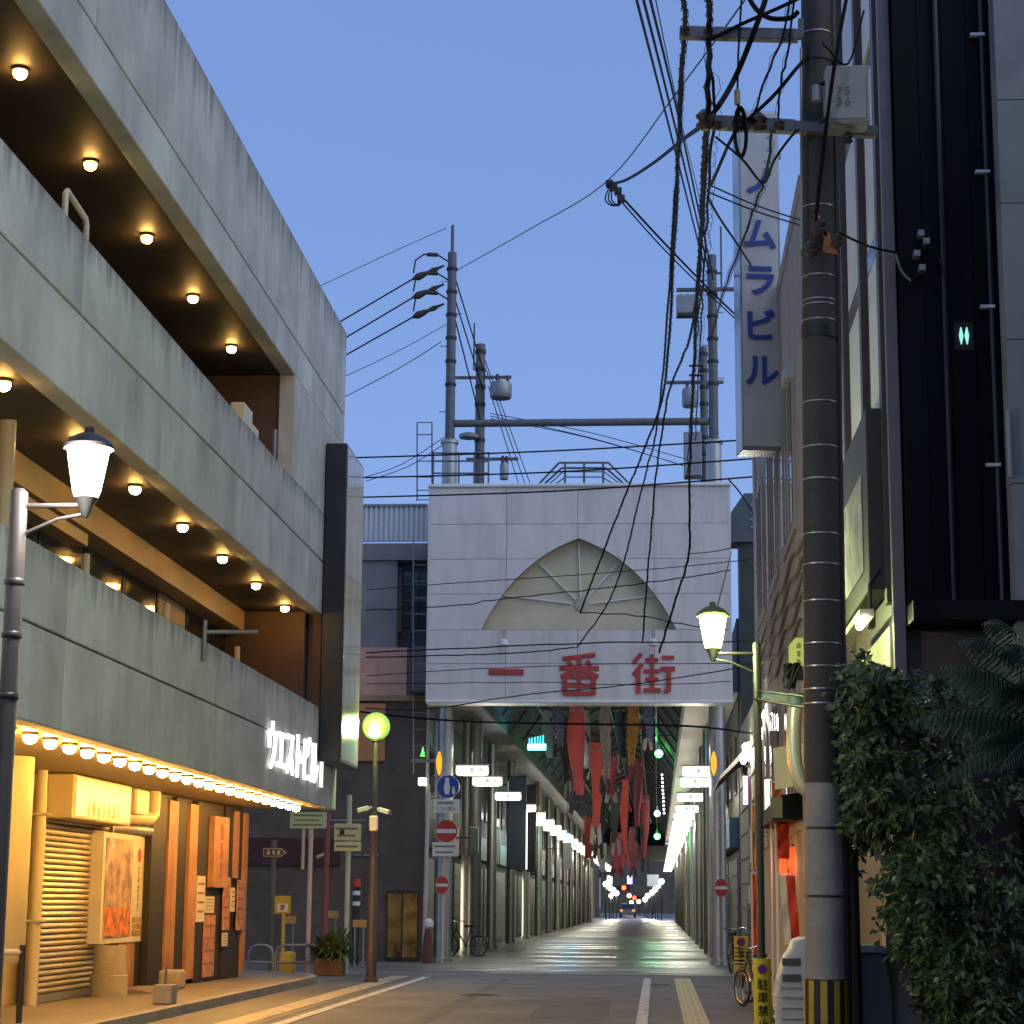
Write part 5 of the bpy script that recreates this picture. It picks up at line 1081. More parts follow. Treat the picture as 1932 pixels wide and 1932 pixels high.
for z in (NZ0 + .6, (NZ0 + NZ1) / 2, NZ1 - .6): g = MB(); g.bar((cx + w / 2, NY + .3, z), (RB + .1, NY + .3, z), .08, .08); obj('wall_arm', g, GREYM, nm)
# lamp hood right of it
p = AY(1496, 700, 27.5); t = thing('wall_lamp_hood', 'rounded pale lamp hood on the beige wall beside the tall sign', 'lamp', tuple(p)); g = MB()
g.prism([(p.x - .14, p.z - .16), (p.x + .16, p.z - .16), (p.x + .16, p.z + .16), (p.x + .02, p.z + .16), (p.x - .09, p.z + .1), (p.x - .14, p.z)], 'xz', 27.3, 27.9); obj('hood', g, M('hood_pale', (.38, .42, .42), .5), t, bev=.02)
g = MB(); g.bar((p.x + .1, 27.6, p.z + .1), (RB + .2, 27.6, p.z + .2), .05, .05); obj('arm', g, GREYM, t)
# ================================================================= street lamps with tapered lanterns
def lantern(label, X, Y, zc_, post_x, zpost, col, em, power, post_m, pr, glow):
    t = thing('street_lamp', label, 'street lamp', (post_x, Y, 0))
    s = .165
    g = MB(); g.lathe([(pr * 1.25, .004), (pr * 1.25, .25), (pr, .3), (pr, zpost), (pr * .6, zpost + .03)], (post_x, Y, 0), 16); obj('post', g, post_m, t, smooth=True)
    g = MB(); g.lathe([(s * .52, -.21), (s * .62, -.16), (s * .86, .06), (s * .95, .16)], (X, Y, zc_), 16); obj('glass', g, M('lantern_glass_' + glow, col, .3, var=0, emit=em, ecol=col), t, smooth=True)
    g = MB(); g.lathe([(s * 1.12, .15), (s * 1.12, .175), (s * .95, .21), (s * .6, .25), (s * .22, .275), (s * .2, .31), (.01, .32)], (X, Y, zc_), 16); obj('cap', g, post_m if glow == 'w' else M('cap_olive', (.14, .17, .05), .5), t, smooth=True)
    g = MB(); g.lathe([(.02, -.36), (.045, -.31), (.06, -.26), (s * .55, -.215)], (X, Y, zc_), 12); obj('finial', g, DKMET, t, smooth=True)
    for k in range(4):
        a = R(45 + 90 * k); g = MB(); g.tube([(X + s * .56 * math.cos(a), Y + s * .56 * math.sin(a), zc_ - .2), (X + s * .96 * math.cos(a), Y + s * .96 * math.sin(a), zc_ + .15)], .006, 5); obj('glazing_bar', g, WHITEM, t)
    sg = 1 if post_x > X else -1
    g = MB(); g.cyl((X, Y, zc_ - .27), (post_x, Y, zc_ - .27), .018, n=8); obj('arm', g, post_m, t, smooth=True)
    g = MB(); g.tube([(X + sg * .03, Y, zc_ - .34), (X + sg * .2, Y, zc_ - .37), (post_x, Y, zc_ - .50)], .014, 8); obj('brace', g, post_m, t, smooth=True)
    lamp('lantern_light', (X, Y - .26, zc_ - .05), power, col, .12)
    lamp('lantern_light', (X, Y + .26, zc_ - .05), power * .6, col, .12)
    return t
pl_ = AY(165, 885, 14.4)
LP = M('lamp_post_grey', (.075, .065, .065), .4, metal=.4, var=.2)
t = lantern('street lamp with brilliant white lantern in front of the concrete building', pl_.x, 14.4, pl_.z, AY(22, 1200, 14.4).x, AY(27, 930, 14.4).z, (1, .97, .86), 11, 230, LP, .065, 'w')
for z in (AY(22, 1105, 14.4).z, AY(22, 1205, 14.4).z, 2.9): g = MB(); g.lathe([(.068, 0), (.075, .01), (.075, .04), (.068, .05)], (AY(22, 1200, 14.4).x, 14.4, z), 14); obj('band', g, DKMET, t, smooth=True)
pr_ = AY(1345, 1188, 23)
LP2 = M('lamp_post_dark', (.035, .035, .032), .45, metal=.3, var=.2)
rp_x = 1.13
lantern('street lamp with yellow green lantern in front of the board', pr_.x, 23, pr_.z, rp_x, AY(1427, 1216, 23).z, (.86, 1, .42), 8, 150, LP2, .045, 'g')
# ornate lamp with lit cluster
OY = 44; ox = AY(1416, 1500, OY).x
t = thing('ornate_lamp', 'ornate street lamp with cluster of white lights near the corner shop', 'street lamp', (ox, OY, 0))
zz = AY(1416, 1440, OY).z
g = MB(); g.lathe([(.16, .01), (.16, .9), (.11, .95), (.1, 1.6), (.06, 1.65), (.05, zz - .1), (.12, zz - .05)], (ox, OY, 0), 14); obj('post', g, M('post_slate', (.10, .10, .105), .5), t, smooth=True)
WG = M('white_glow', (1, 1, .95), .3, var=0, emit=12, ecol=(1, .99, .92))
for dx, dz in ((-.14, .1), (.14, .1), (0, .16), (0, .34), (-.08, .32), (.1, .36)):
    g = MB(); g.lathe([(.03, -.12), (.07, -.05), (.09, .05), (.03, .11)], (ox + dx, OY + .1 * dx, zz + dz), 10); obj('globe', g, WG, t, smooth=True)
lamp('cluster_light', (ox - .35, OY - .3, zz + .15), 70, (1, .97, .88), .2)
a = AY(1418, 1465, OY); b = AY(1418, 1518, OY)
for s in (-1, 1): g = MB(); g.box(ox + s * .11 - .045, ox + s * .11 + .045, OY - .12, OY - .06, b.z, a.z); obj('tube_light', g, M('tube_white', (1, .96, 1), .4, var=0, emit=2.2, ecol=(1, .94, 1)) if 'tube_white' not in MATS else MATS['tube_white'], t)
g = MB(); g.box(ox - .055, ox + .055, OY - .10, OY - .05, b.z, a.z); obj('tube_back', g, M('tube_violet', (.12, .06, .14), .5), t)
t = thing('hanging_lamps', 'two lit white lamps one above the other by the beige building', 'lamp', tuple(AY(1447, 1400, 36)))
for y in (1350, 1378, 1390):
    p = AY(1447, y, 36); g = MB(); g.sphere(p, .09, 12, 8, 1.3); obj('globe', g, WG, t, smooth=True)
p = AY(1447, 1365, 36); lamp('hang_light', p + Vector((-.25, -.3, 0)), 35, (1, .97, .88), .15)
g = MB(); g.tube([AY(1447, 1335, 36), AY(1447, 1400, 36)], .02, 6); obj('stem', g, DKMET, t)
g = MB(); q = AY(1447, 1345, 36); g.bar(q, (RB + .05, 36, q.z + .1), .04, .04); obj('arm', g, DKMET, t)
a, b = AY(1443, 1470, 34), AY(1456, 1540, 34); g = MB(); g.box(a.x, b.x, 34, 34.12, b.z, a.z); t = obj('lit_vertical_sign', g, M('lit_white_sign', (.95, .93, .85), .4, var=.1, emit=1.6, ecol=(1, .97, .86)), None, bev=.01); tag(t, 'small white lit vertical sign beside the dark lamp post', 'sign')
# ================================================================= big utility pole
PY = 18.4
lo, hi = AY(1556, 1700, PY), AY(1541, 150, PY)
def pxat(z): k = (z - lo.z) / (hi.z - lo.z); return lo.x + (hi.x - lo.x) * k
def prad(z): return .178 - .0042 * z
up = thing('utility_pole', 'large concrete utility pole with dark sleeve and striped base in the foreground', 'utility pole', (pxat(0), PY, 0))
zsl = AY(1556, 1478, PY).z; zst = AY(1560, 1847, PY).z
def pseg(z0, z1, e, m, nm, n=28):
    zz = [z0 + (z1 - z0) * i / 6 for i in range(7)]; g = MB(); g.tube([(pxat(z), PY, z) for z in zz], [prad(z) + e for z in zz], n); return obj(nm, g, m, up, smooth=True)
pseg(0, zsl + .2, 0, POLEC, 'shaft'); pseg(zsl, 13.5, .006, POLED, 'sleeve')
BLK = M('stripe_black', (.02, .018, .015), .6); YLS = M('stripe_yellow', (.46, .30, .03), .55, var=.2, scale=6, streak=.3)
pseg(0, zst, .008, BLK, 'base_wrap')
for k in range(10):                                               # upright yellow stripes
    a0 = 2 * math.pi * k / 10; da = math.pi / 10; g = MB(); vs = []
    for z in (.02, zst - .01):
        rr = prad(z) + .014
        for j in range(4): a = a0 + da * j / 3; vs.append((pxat(z) + rr * math.cos(a), PY + rr * math.sin(a), z))
    g.add(vs, [(0, 1, 5, 4), (1, 2, 6, 5), (2, 3, 7, 6)]); obj('stripe', g, YLS, up, smooth=True)
WIREB = M('band_steel', (.42, .40, .34), .35, metal=.6)
for y in (68, 395, 526, 571, 580, 609, 627, 763, 847, 908, 1011, 1068, 1137, 1217, 1260, 1303, 1330):
    z = AY(1545, y, PY).z; pseg(z, z + .012, .012, WIREB, 'band', 20)
for y in (1565, 1693):
    z = AY(1556, y, PY).z; pseg(z, z + .02, .008, DKMET, 'strap', 20)
for y in (120, 480, 640):
    z = AY(1545, y, PY).z; pseg(z, z + .12, .02, DKMET, 'clamp', 20)
g = MB(); g.tube([(pxat(0) + .2, PY + .08, 0), (pxat(5) + .17, PY + .1, 5), (pxat(13) + .15, PY + .1, 13)], .045, 10); obj('conduit', g, DKMET, up, smooth=True)
g = MB(); g.tube([AY(1511, 90, PY - .15), AY(1512, 470, PY - .16)], .012, 6); obj('earth_wire', g, WIREB, up)
g = MB(); g.box(AY(1506, 60, PY - .2).x, AY(1516, 60, PY - .2).x, PY - .25, PY - .17, AY(1510, 90, PY).z, AY(1510, 55, PY).z); obj('arm_plate', g, GALV, up)
# crossarms
def arm(xa, ya, xb, yb, Y, h, nm='crossarm'):
    a, b = AY(xa, ya, Y), AY(xb, yb, Y); g = MB(); g.bar(a, b, .1, h); return obj(nm, g, GALV, up, bev=.006)
arm(1282, 62, 1506, 68, PY - .22, .11); arm(1325, 230, 1500, 240, PY - .22, .12); arm(1500, 240, 1655, 250, PY - .22, .10)
bx = thing('pole_box', 'grey metal equipment box strapped to the upper utility pole', 'box', tuple(AY(1590, 250, PY - .25)))
a, b = AY(1556, 250, PY - .3), AY(1634, 142, PY - .3)
g = MB(); g.box(a.x, b.x, PY - .55, PY - .2, a.z, b.z); o = obj('cabinet', g, M('cabinet_grey', (.34, .34, .31), .55, var=.12, streak=.3), bx, bev=.015)
g = MB(); g.box(a.x + .03, b.x - .03, PY - .562, PY - .552, a.z + .03, b.z - .03); obj('door', g, MATS['cabinet_grey'], bx, bev=.006)
for k, ch in enumerate(('75', '36')):
    for j, c in enumerate(ch):
        vs_, fs_ = glyph('letter', c, .12, .003, 0); q = AY(1592, 172 + 20 * k, PY - .57); mb = MB(); mb.v = [(q.x - .04 + j * .075 + v.x, PY - .566 - v.z, q.z + v.y) for v in vs_]; mb.f = fs_; obj('letter', mb, M('faded_green', (.12, .16, .11), .6) if 'faded_green' not in MATS else MATS['faded_green'], bx)
for y in (165, 235): p = AY(1543, y, PY - .3); g = MB(); g.cyl((p.x, PY - .4, p.z), (a.x, PY - .4, p.z), .03, n=8); obj('gland', g, DKMET, bx)
p = AY(1541, 178, PY - .45); g = MB(); g.cyl((p.x - .0, PY - .45, p.z - .07), (p.x, PY - .45, p.z + .08), .045, n=10); obj('fuse', g, GREYM, bx, smooth=True)
for i, (x, y, m, lab) in enumerate(((1543, 428, 'yellow', 'yellow plastic guard flap on the utility pole'), (1562, 462, 'orange', 'orange plastic guard flap below the yellow one'))):
    p = AY(x, y, PY - .24); mm = M('flap_' + m, (.52, .36, .04) if i == 0 else (.50, .18, .03), .5, var=.15); h = .12
    g = MB(); q = [(p.x - .03, p.z + h), (p.x + .01, p.z + h), (p.x + .09, p.z - h * .8), (p.x - .05, p.z - h * .55)]; g.prism(q, 'xz', PY - .25, PY - .24); tag(obj('guard_flap', g, mm), lab, 'guard')
# clutter of insulators and clamps where the arms meet the wires
for x, y, r in ((1292, 60, .05), (1337, 62, .05), (1330, 228, .09), (1352, 236, .05), (1395, 235, .07), (1432, 232, .08), (1470, 236, .05), (1545, 430, .07), (1530, 470, .07), (1578, 455, .06), (1600, 262, .05)):
    p = AY(x, y, PY - .3); g = MB(); g.lathe([(r * .4, -r), (r, -r * .5), (r * .6, 0), (r, r * .5), (r * .35, r * 1.2)], p, 9); obj('insulator', g, INSU, up, smooth=True)
# coil of spare cable hung from the lower arm
t = thing('cable_coil', 'black coil of spare cable hung from the lower crossarm', 'cable', tuple(AY(1397, 290, PY - .3)))
for k in range(5):
    p = AY(1397, 250, PY - .34 - .015 * k); g = MB(); pts = [(p.x + (.045 + .004 * k) * math.cos(R(a)), PY - .34 - .02 * k + .05 * math.sin(R(a)), p.z + .24 * math.sin(R(a)) * (1 + .03 * k)) for a in range(0, 361, 20)]; g.tube(pts, .011, 6, False); obj('loop', g, CABLE, t, smooth=True)
p = AY(1391, 182, PY - .3); g = MB(); g.cyl((p.x, PY - .3, p.z - .08), (p.x, PY - .3, p.z + .06), .028, n=8); obj('cable_tag', g, M('tag_yellow', (.45, .36, .12), .5), t)
g = MB(); g.tube([AY(1398, 240, PY - .3), AY(1391, 190, PY - .3), AY(1393, 100, PY - .3), AY(1400, -20, PY - .3)], .011, 6); obj('lead', g, CABLE, t, smooth=True)
# ================================================================= overhead cables
def cr(pts, n=8):
    out = []; P = [pts[0]] + pts + [pts[-1]]
    for i in range(1, len(P) - 2):
        for k in range(n):
            t = k / n; a, b, c, d = P[i - 1], P[i], P[i + 1], P[i + 2]
            out.append(.5 * ((2 * b) + (c - a) * t + (2 * a - 5 * b + 4 * c - d) * t * t + (3 * b - a - 3 * c + d) * t ** 3))
    return out + [pts[-1]]
def wire(pts, r, lab, m=None, wig=0.0, coil=0.0, cat='cable', sag=0.0, n=8, pitch=.5, name='overhead_cable'):
    P = cr([AY(*p) for p in pts], n)
    L = len(P); rn = random.Random(len(lab) * 13 + int(pts[0][0]))
    if sag: P = [p - Vector((0, 0, sag * 4 * (i / (L - 1)) * (1 - i / (L - 1)))) for i, p in enumerate(P)]
    if wig: P = [p + Vector((rn.uniform(-wig, wig), 0, rn.uniform(-wig, wig))) if 0 < i < L - 1 else p for i, p in enumerate(P)]
    g = MB(); g.tube(P, r, 6)
    if not coil:
        return tag(obj(name, g, m or CABLE, None, smooth=True), lab, cat)
    t = thing(name, lab, cat, tuple(P[0])); obj('cable', g, m or CABLE, t, smooth=True)
    Q = []; acc = 0.0
    for a, b in zip(P[:-1], P[1:]):
        d = b - a; l = d.length; dn = d.normalized(); u = dn.cross(Vector((.3, 1, .1))).normalized(); v = dn.cross(u); k = max(1, int(l / (pitch / 7)))
        for j in range(k):
            s = acc + l * j / k; an = 2 * math.pi * s / pitch; Q.append(a + d * (j / k) + (u * math.cos(an) + v * math.sin(an)) * coil)
        acc += l
    g = MB(); g.tube(Q, max(.003, r * .18), 4); obj('spiral_hanger', g, CABLEG, t)
    return t
T = PY - .3
# bundles with spiral hangers, from the pole's crossarms down to the front of the board
wire([(1289, -20, 16), (1291, 60, T), (1283, 200, 21), (1270, 500, 30), (1252, 740, 40), (1210, 860, 44.5), (1175, 945, 47), (1095, 1155, 50.6)], .022, 'leftmost spiral wrapped cable bundle running from the upper crossarm to the arch', wig=.01, coil=.034)
wire([(1336, -20, 16), (1338, 62, T), (1334, 228, T + .1), (1320, 480, 28), (1308, 720, 38), (1301, 900, 46), (1299, 1045, 49), (1272, 1140, 50.3), (1244, 1232, 51)], .026, 'spiral wrapped cable bundle running down to the last red character', wig=.012, coil=.036)
wire([(1334, 232, T + .1), (1322, 470, 27), (1300, 640, 34), (1262, 740, 40), (1240, 880, 44.5), (1228, 1010, 47), (1212, 1212, 50.6)], .02, 'spiral wrapped cable passing right of the arch centre', wig=.012, coil=.03)
wire([(1292, 62, T), (1278, 300, 24), (1262, 560, 32), (1240, 800, 41), (1215, 905, 45), (1160, 1110, 49), (1088, 1222, 50.7)], .018, 'spiral wrapped cable ending above the middle red character', wig=.012, coil=.032)
wire([(1338, 62, T), (1345, 240, 19), (1330, 470, 27), (1322, 640, 38), (1312, 830, 50)], .016, 'loose dark cable beside the right hand bundle', wig=.02, coil=.07, pitch=.6)
wire([(1322, 470, 27), (1318, 600, 33), (1304, 760, 45), (1296, 905, 50)], .013, 'thin looping cable low on the right bundle', wig=.02, coil=.05, pitch=.5)
# three straight black lines to the right mast
for i, (x0, x1) in enumerate(((1196, 1328), (1209, 1338), (1222, 1346))):
    wire([(x0, -20, 22), (x0 + (x1 - x0) * .5, 238, 34), (x1, 500 + 14 * i, 52.6)], .019, ('left', 'middle', 'right')[i] + ' one of three straight black lines from the sky to the right mast', n=4)
wire([(1233, -20, 22), (1290, 250, 36), (1344, 470, 52.6)], .008, 'thin line beside the three straight black lines', CABLEG, n=4)
# the long messenger from left mast up to the pole
wire([(862, 510, 52.6), (1000, 432, 44), (1142, 345, 36), (1280, 170, 27), (1420, -20, 20)], .011, 'thin messenger wire from the left mast up to the top right', CABLEG, n=5)
t = wire([(1147, 347, 36), (1180, 340, 34), (1232, 308, 30), (1290, 262, 25), (1335, 226, T), (1385, 150, T), (1430, 40, T - .2), (1450, -20, T - .2)], .026, 'thick sagging black cable joining the clamp to the lower crossarm')
cl = thing('cable_clamp', 'tangled clamp where the thick cable meets the messenger wire', 'clamp', tuple(AY(1160, 360, 36)))
for k, (x, y) in enumerate(((1150, 348), (1158, 354), (1166, 362), (1172, 376))): p = AY(x, y, 36); g = MB(); g.box(p.x - .07, p.x + .07, 35.9, 36.05, p.z - .06, p.z + .06); obj('clamp_body', g, DKMET, cl, bev=.01)
for k in range(3): g = MB(); g.tube(cr([AY(1150 + 3 * k, 352, 36), AY(1142 + 6 * k, 376, 36), AY(1156 + 6 * k, 388, 36), AY(1174, 380 - 6 * k, 36)]), .014, 6); obj('loop', g, CABLE, cl, smooth=True)
wire([(1168, 366, 36), (1250, 455, 38), (1340, 548, 41), (1392, 598, 43), (1470, 672, 46)], .022, 'upper of two black cables sloping from the clamp to the tall sign')
wire([(1165, 372, 36), (1245, 462, 38), (1335, 552, 41), (1450, 660, 44), (1480, 690, 46)], .015, 'lower of two black cables sloping from the clamp to the tall sign')
# left mast lines to behind the concrete building
for i, (a, b) in enumerate((((778, 527), (560, 655)), ((778, 562), (560, 692)), ((778, 599), (560, 722)))):
    wire([(a[0], a[1], 52.8), ((a[0] + b[0]) / 2, (a[1] + b[1]) / 2, 52.4), (b[0], b[1], 52)], .022, ('top', 'middle', 'bottom')[i] + ' black power line from the left mast towards the concrete building', n=4)
wire([(842, 430, 52.8), (720, 485, 52), (540, 570, 51)], .01, 'thin wire from the very tip of the left mast', CABLEG, n=4)
wire([(842, 612, 52.8), (740, 668, 52), (560, 752, 51)], .011, 'upper thin grey wire below the power lines', CABLEG, n=4)
wire([(832, 645, 52.8), (740, 702, 52), (560, 795, 51)], .013, 'lower thin grey wire below the power lines', CABLEG, n=4)
wire([(838, 825, 52.8), (760, 875, 52), (690, 900, 51)], .012, 'upper wire from the left mast foot to the concrete building', CABLEG, n=4)
wire([(838, 838, 52.8), (770, 880, 52), (690, 908, 51)], .012, 'lower wire from the left mast foot to the concrete building', CABLEG, n=4)
# mast to the transformer pole and beyond
for i, (a, b) in enumerate((((858, 522), (916, 712)), ((858, 563), (912, 738)), ((858, 600), (908, 800)))):
    wire([(a[0], a[1], 52.8), (b[0], b[1], 60)], .02, ('top', 'middle', 'bottom')[i] + ' short line from the left mast down to the transformer pole', n=3)
for i, (a, b) in enumerate((((915, 680), (1000, 912)), ((918, 700), (990, 912)), ((922, 730), (978, 912)))):
    wire([(a[0], a[1], 60), (b[0], b[1], 75)], .016, ('right', 'middle', 'left')[i] + ' line falling behind the board from the transformer pole', n=3)
for i, (a, b) in enumerate((((925, 780), (1300, 868)), ((925, 785), (1300, 882)), ((925, 790), (1270, 872)))):
    wire([(a[0], a[1], 60), ((a[0] + b[0]) / 2, (a[1] + b[1]) / 2 - 8, 61), (b[0], b[1], 63)], .013, ('upper', 'lower', 'middle')[i] + ' sagging line between the two transformer poles', CABLEG, n=5)
# lines across the street in front of the board
for i, (y0, ym, y1) in enumerate(((863, 850, 828), (901, 890, 864), (938, 926, 898))):
    wire([(560, y0 + 2, 41), (690, y0, 41), (1060, ym, 40), (1440, y1, 38.5)], .017, ('highest', 'second', 'third')[i] + ' black wire crossing the street in front of the board', n=6)
wire([(690, 1113, 48), (808, 1104, 48), (1090, 1085, 47.5), (1378, 1060, 47), (1450, 1052, 39)], .011, 'thin wire across the upper arch', CABLEG, wig=.01, n=6)
wire([(690, 1152, 48), (860, 1142, 48), (960, 1128, 48), (1090, 1115, 47.5), (1250, 1095, 47), (1378, 1076, 47)], .014, 'wavy black wire across the middle of the arch', wig=.025, n=6)
wire([(1093, 1156, 47), (1200, 1162, 47), (1300, 1180, 46), (1370, 1188, 44)], .014, 'short wavy wire at the right foot of the arch', wig=.02, n=6)
wire([(690, 1232, 48), (900, 1222, 48), (1150, 1212, 47), (1340, 1212, 46), (1450, 1205, 40)], .017, 'black wire above the red characters, upper', wig=.012, n=6)
wire([(690, 1240, 48), (860, 1236, 48), (1000, 1230, 48), (1086, 1222, 48)], .016, 'black wire above the red characters, lower left', wig=.012, n=6)
wire([(690, 1275, 48), (900, 1262, 48), (1160, 1253, 47), (1380, 1252, 46)], .011, 'thin wire running through the red characters', CABLEG, wig=.01, n=6)
wire([(690, 1290, 48), (1000, 1288, 48), (1200, 1292, 47), (1380, 1286, 46)], .010, 'thin wire low over the red characters', CABLEG, wig=.01, n=6)
wire([(690, 1336, 48), (800, 1338, 48), (1000, 1310, 47.5), (1180, 1292, 47), (1380, 1262, 46), (1440, 1240, 40)], .014, 'wire rising from lower left across the red characters', wig=.012, n=6)
wire([(660, 1340, 47), (760, 1352, 47), (900, 1362, 47), (1100, 1366, 46), (1300, 1370, 45), (1420, 1384, 43), (1500, 1392, 30)], .026, 'thick black cable below the board', n=6)
wire([(1298, 1045, 49), (1350, 1040, 46), (1440, 1022, 38), (1512, 1012, 27)], .012, 'wire from the bundle across to the utility pole', n=5)
wire([(1380, 1040, 40), (1352, 1150, 28)], .012, 'taut stay wire above the yellow green lantern', M('stay_lime', (.35, .42, .12), .5), n=2)
wire([(1375, 905, 47), (1400, 935, 44), (1445, 1010, 40)], .02, 'dark cable falling from the board corner to the beige building', n=5)
# round the foreground pole
wire([(1405, -20, T), (1425, 15, T), (1452, 34, T), (1490, 34, T), (1506, 22, T)], .024, 'thick looped cable at the top of the utility pole', n=6)
wire([(1340, 75, T), (1400, 45, T), (1480, 10, T), (1540, -20, T)], .018, 'cable slanting up over the upper crossarm', n=5)
wire([(1525, 105, PY - .1), (1502, 130, T), (1460, 180, T), (1405, 232, T), (1380, 262, T), (1350, 330, 20), (1335, 360, 22)], .018, 'dark cable from the pole down past the lower crossarm', n=6)
wire([(1490, -20, T), (1480, 60, T), (1440, 160, T), (1420, 230, T)], .012, 'thin cable from the pole top to the lower crossarm', wig=.01, coil=.03, n=6)
wire([(1500, -20, T), (1490, 80, T), (1475, 150, T), (1468, 225, T)], .012, 'second thin cable from the pole top to the lower crossarm', wig=.01, coil=.03, n=6)
wire([(1330, 345, 24), (1420, 385, 24), (1500, 412, 21), (1545, 425, PY - .2)], .010, 'upper service line from the bundle to the pole', CABLEG, n=5)
wire([(1335, 362, 24), (1430, 400, 24), (1510, 425, 21), (1545, 440, PY - .2)], .010, 'lower service line from the bundle to the pole', CABLEG, n=5)
wire([(1335, 372, 22), (1360, 415, 24), (1392, 462, 28), (1430, 520, 32)], .016, 'short dark cable reaching the tall sign edge', n=4)
wire([(1455, 255, T), (1445, 330, 20), (1420, 400, 24), (1395, 470, 26), (1362, 560, 36), (1340, 640, 46)], .014, 'dark cable crossing in front of the tall sign', wig=.01, coil=.04, n=6)
wire([(1525, 240, PY - .1), (1500, 250, T), (1462, 300, T), (1440, 345, 19), (1400, 300, T), (1350, 258, T)], .012, 'looping slack cable below the lower crossarm', n=6)
wire([(1600, -20, PY - .6), (1572, 140, PY - .65), (1548, 330, PY - .5), (1538, 430, PY - .3)], .02, 'dark cable slanting down in front of the pole box', n=6)
wire([(1630, 20, PY - .2), (1600, 120, PY - .3), (1560, 90, PY - .3), (1552, 80, PY - .25)], .01, 'thin wire from the pole to the white panels', n=6)
wire([(1585, 440, PY - .1), (1640, 465, 19), (1700, 478, 19.3)], .012, 'service wire from the pole to the black building', n=4)
wire([(1690, 480, 19.2), (1700, 510, 19.2), (1718, 530, 19.2)], .01, 'greenish loose wire end on the black wall', M('wire_green', (.12, .22, .1), .5), n=4)
t = thing('wall_anchor', 'cluster of pale wire anchors on the black wall', 'bracket', tuple(AY(1740, 470, 19.3)))
for x, y in ((1738, 440), (1730, 478), (1740, 505), (1748, 455)): p = AY(x, y, 19.36); g = MB(); g.box(p.x - .03, p.x + .03, 19.34, 19.46, p.z - .03, p.z + .03); obj('anchor', g, GREYM, t)
for pts in (((1735, 440), (1748, 430), (1752, 460), (1738, 475)), ((1738, 475), (1762, 470), (1782, 520)), ((1820, 520), (1835, 512), (1845, 495))): g = MB(); g.tube(cr([AY(x, y, 19.4) for x, y in pts]), .008, 5); obj('loose_wire', g, CABLEG, t)
wire([(1428, 1303, 23), (1500, 1312, 20), (1530, 1316, PY)], .012, 'upper black wire from the lantern post to the pole', n=3)
wire([(1425, 1318, 23), (1500, 1332, 20), (1530, 1335, PY)], .014, 'lower black wire from the lantern post to the pole', n=3)
# ================================================================= things at the foot of the pole
def npark(label, x, Y, z0, z1, w, rnd_):
    t = thing('no_parking_sign', label, 'sign', (x, Y, 0))
    NPY = M('noparking_yellow', (.62, .50, .03), .5, var=.1) if 'noparking_yellow' not in MATS else MATS['noparking_yellow']
    if rnd_:
        g = MB(); g.lathe([(w / 2, z0), (w / 2, z1)], (x, Y, 0), 24); obj('sleeve', g, NPY, t, smooth=True)
        f = Y - w / 2
        t['category'] = 'sign'
    else:
        g = MB(); g.box(x - w / 2, x + w / 2, Y - .03, Y + .03, z0, z1); obj('panel', g, NPY, t, bev=.008); f = Y - .03
        g = MB(); g.box(x - .05, x + .05, Y - .04, Y + .04, .004, z0); obj('foot', g, M('foot_brown', (.10, .07, .05), .6), t)
    q = w * (.28 if rnd_ else .30)
    zc_ = z1 - .11
    g = MB(); g.lathe([(q, -.012), (q, -.006)], (x, f, zc_), 20, 'y'); obj('disc', g, M('np_red', (.25, .02, .10), .5) if 'np_red' not in MATS else MATS['np_red'], t)
    g = MB(); g.lathe([(q * .72, -.018), (q * .72, -.0125)], (x, f, zc_), 20, 'y'); obj('disc_centre', g, M('np_blue', (.06, .02, .20), .5) if 'np_blue' not in MATS else MATS['np_blue'], t)
    h = z1 - z0; sz = h * .19
    for k, ch in enumerate('駐車禁止'):
        vs_, fs_ = glyph('letter', ch, min(sz * .95, w * .66), .003, .001); zz = z1 - h * .36 - k * h * .178
        mb = MB(); mb.v = [(x + v.x, f - .012 - v.z, zz + v.y) for v in vs_]; mb.f = fs_; obj('letter', mb, CABLE, t)
p = AY(1440, 1812, 23); npark('yellow no parking sleeve on the dark lamp post nearest the camera', rp_x + .005, 22.99, .14, p.z + .02, .19, True)
p = AY(1398, 1766, 40); npark('smaller yellow no parking panel further up the street', p.x, 40, AY(1398, 1836, 40).z, p.z, .27, False)
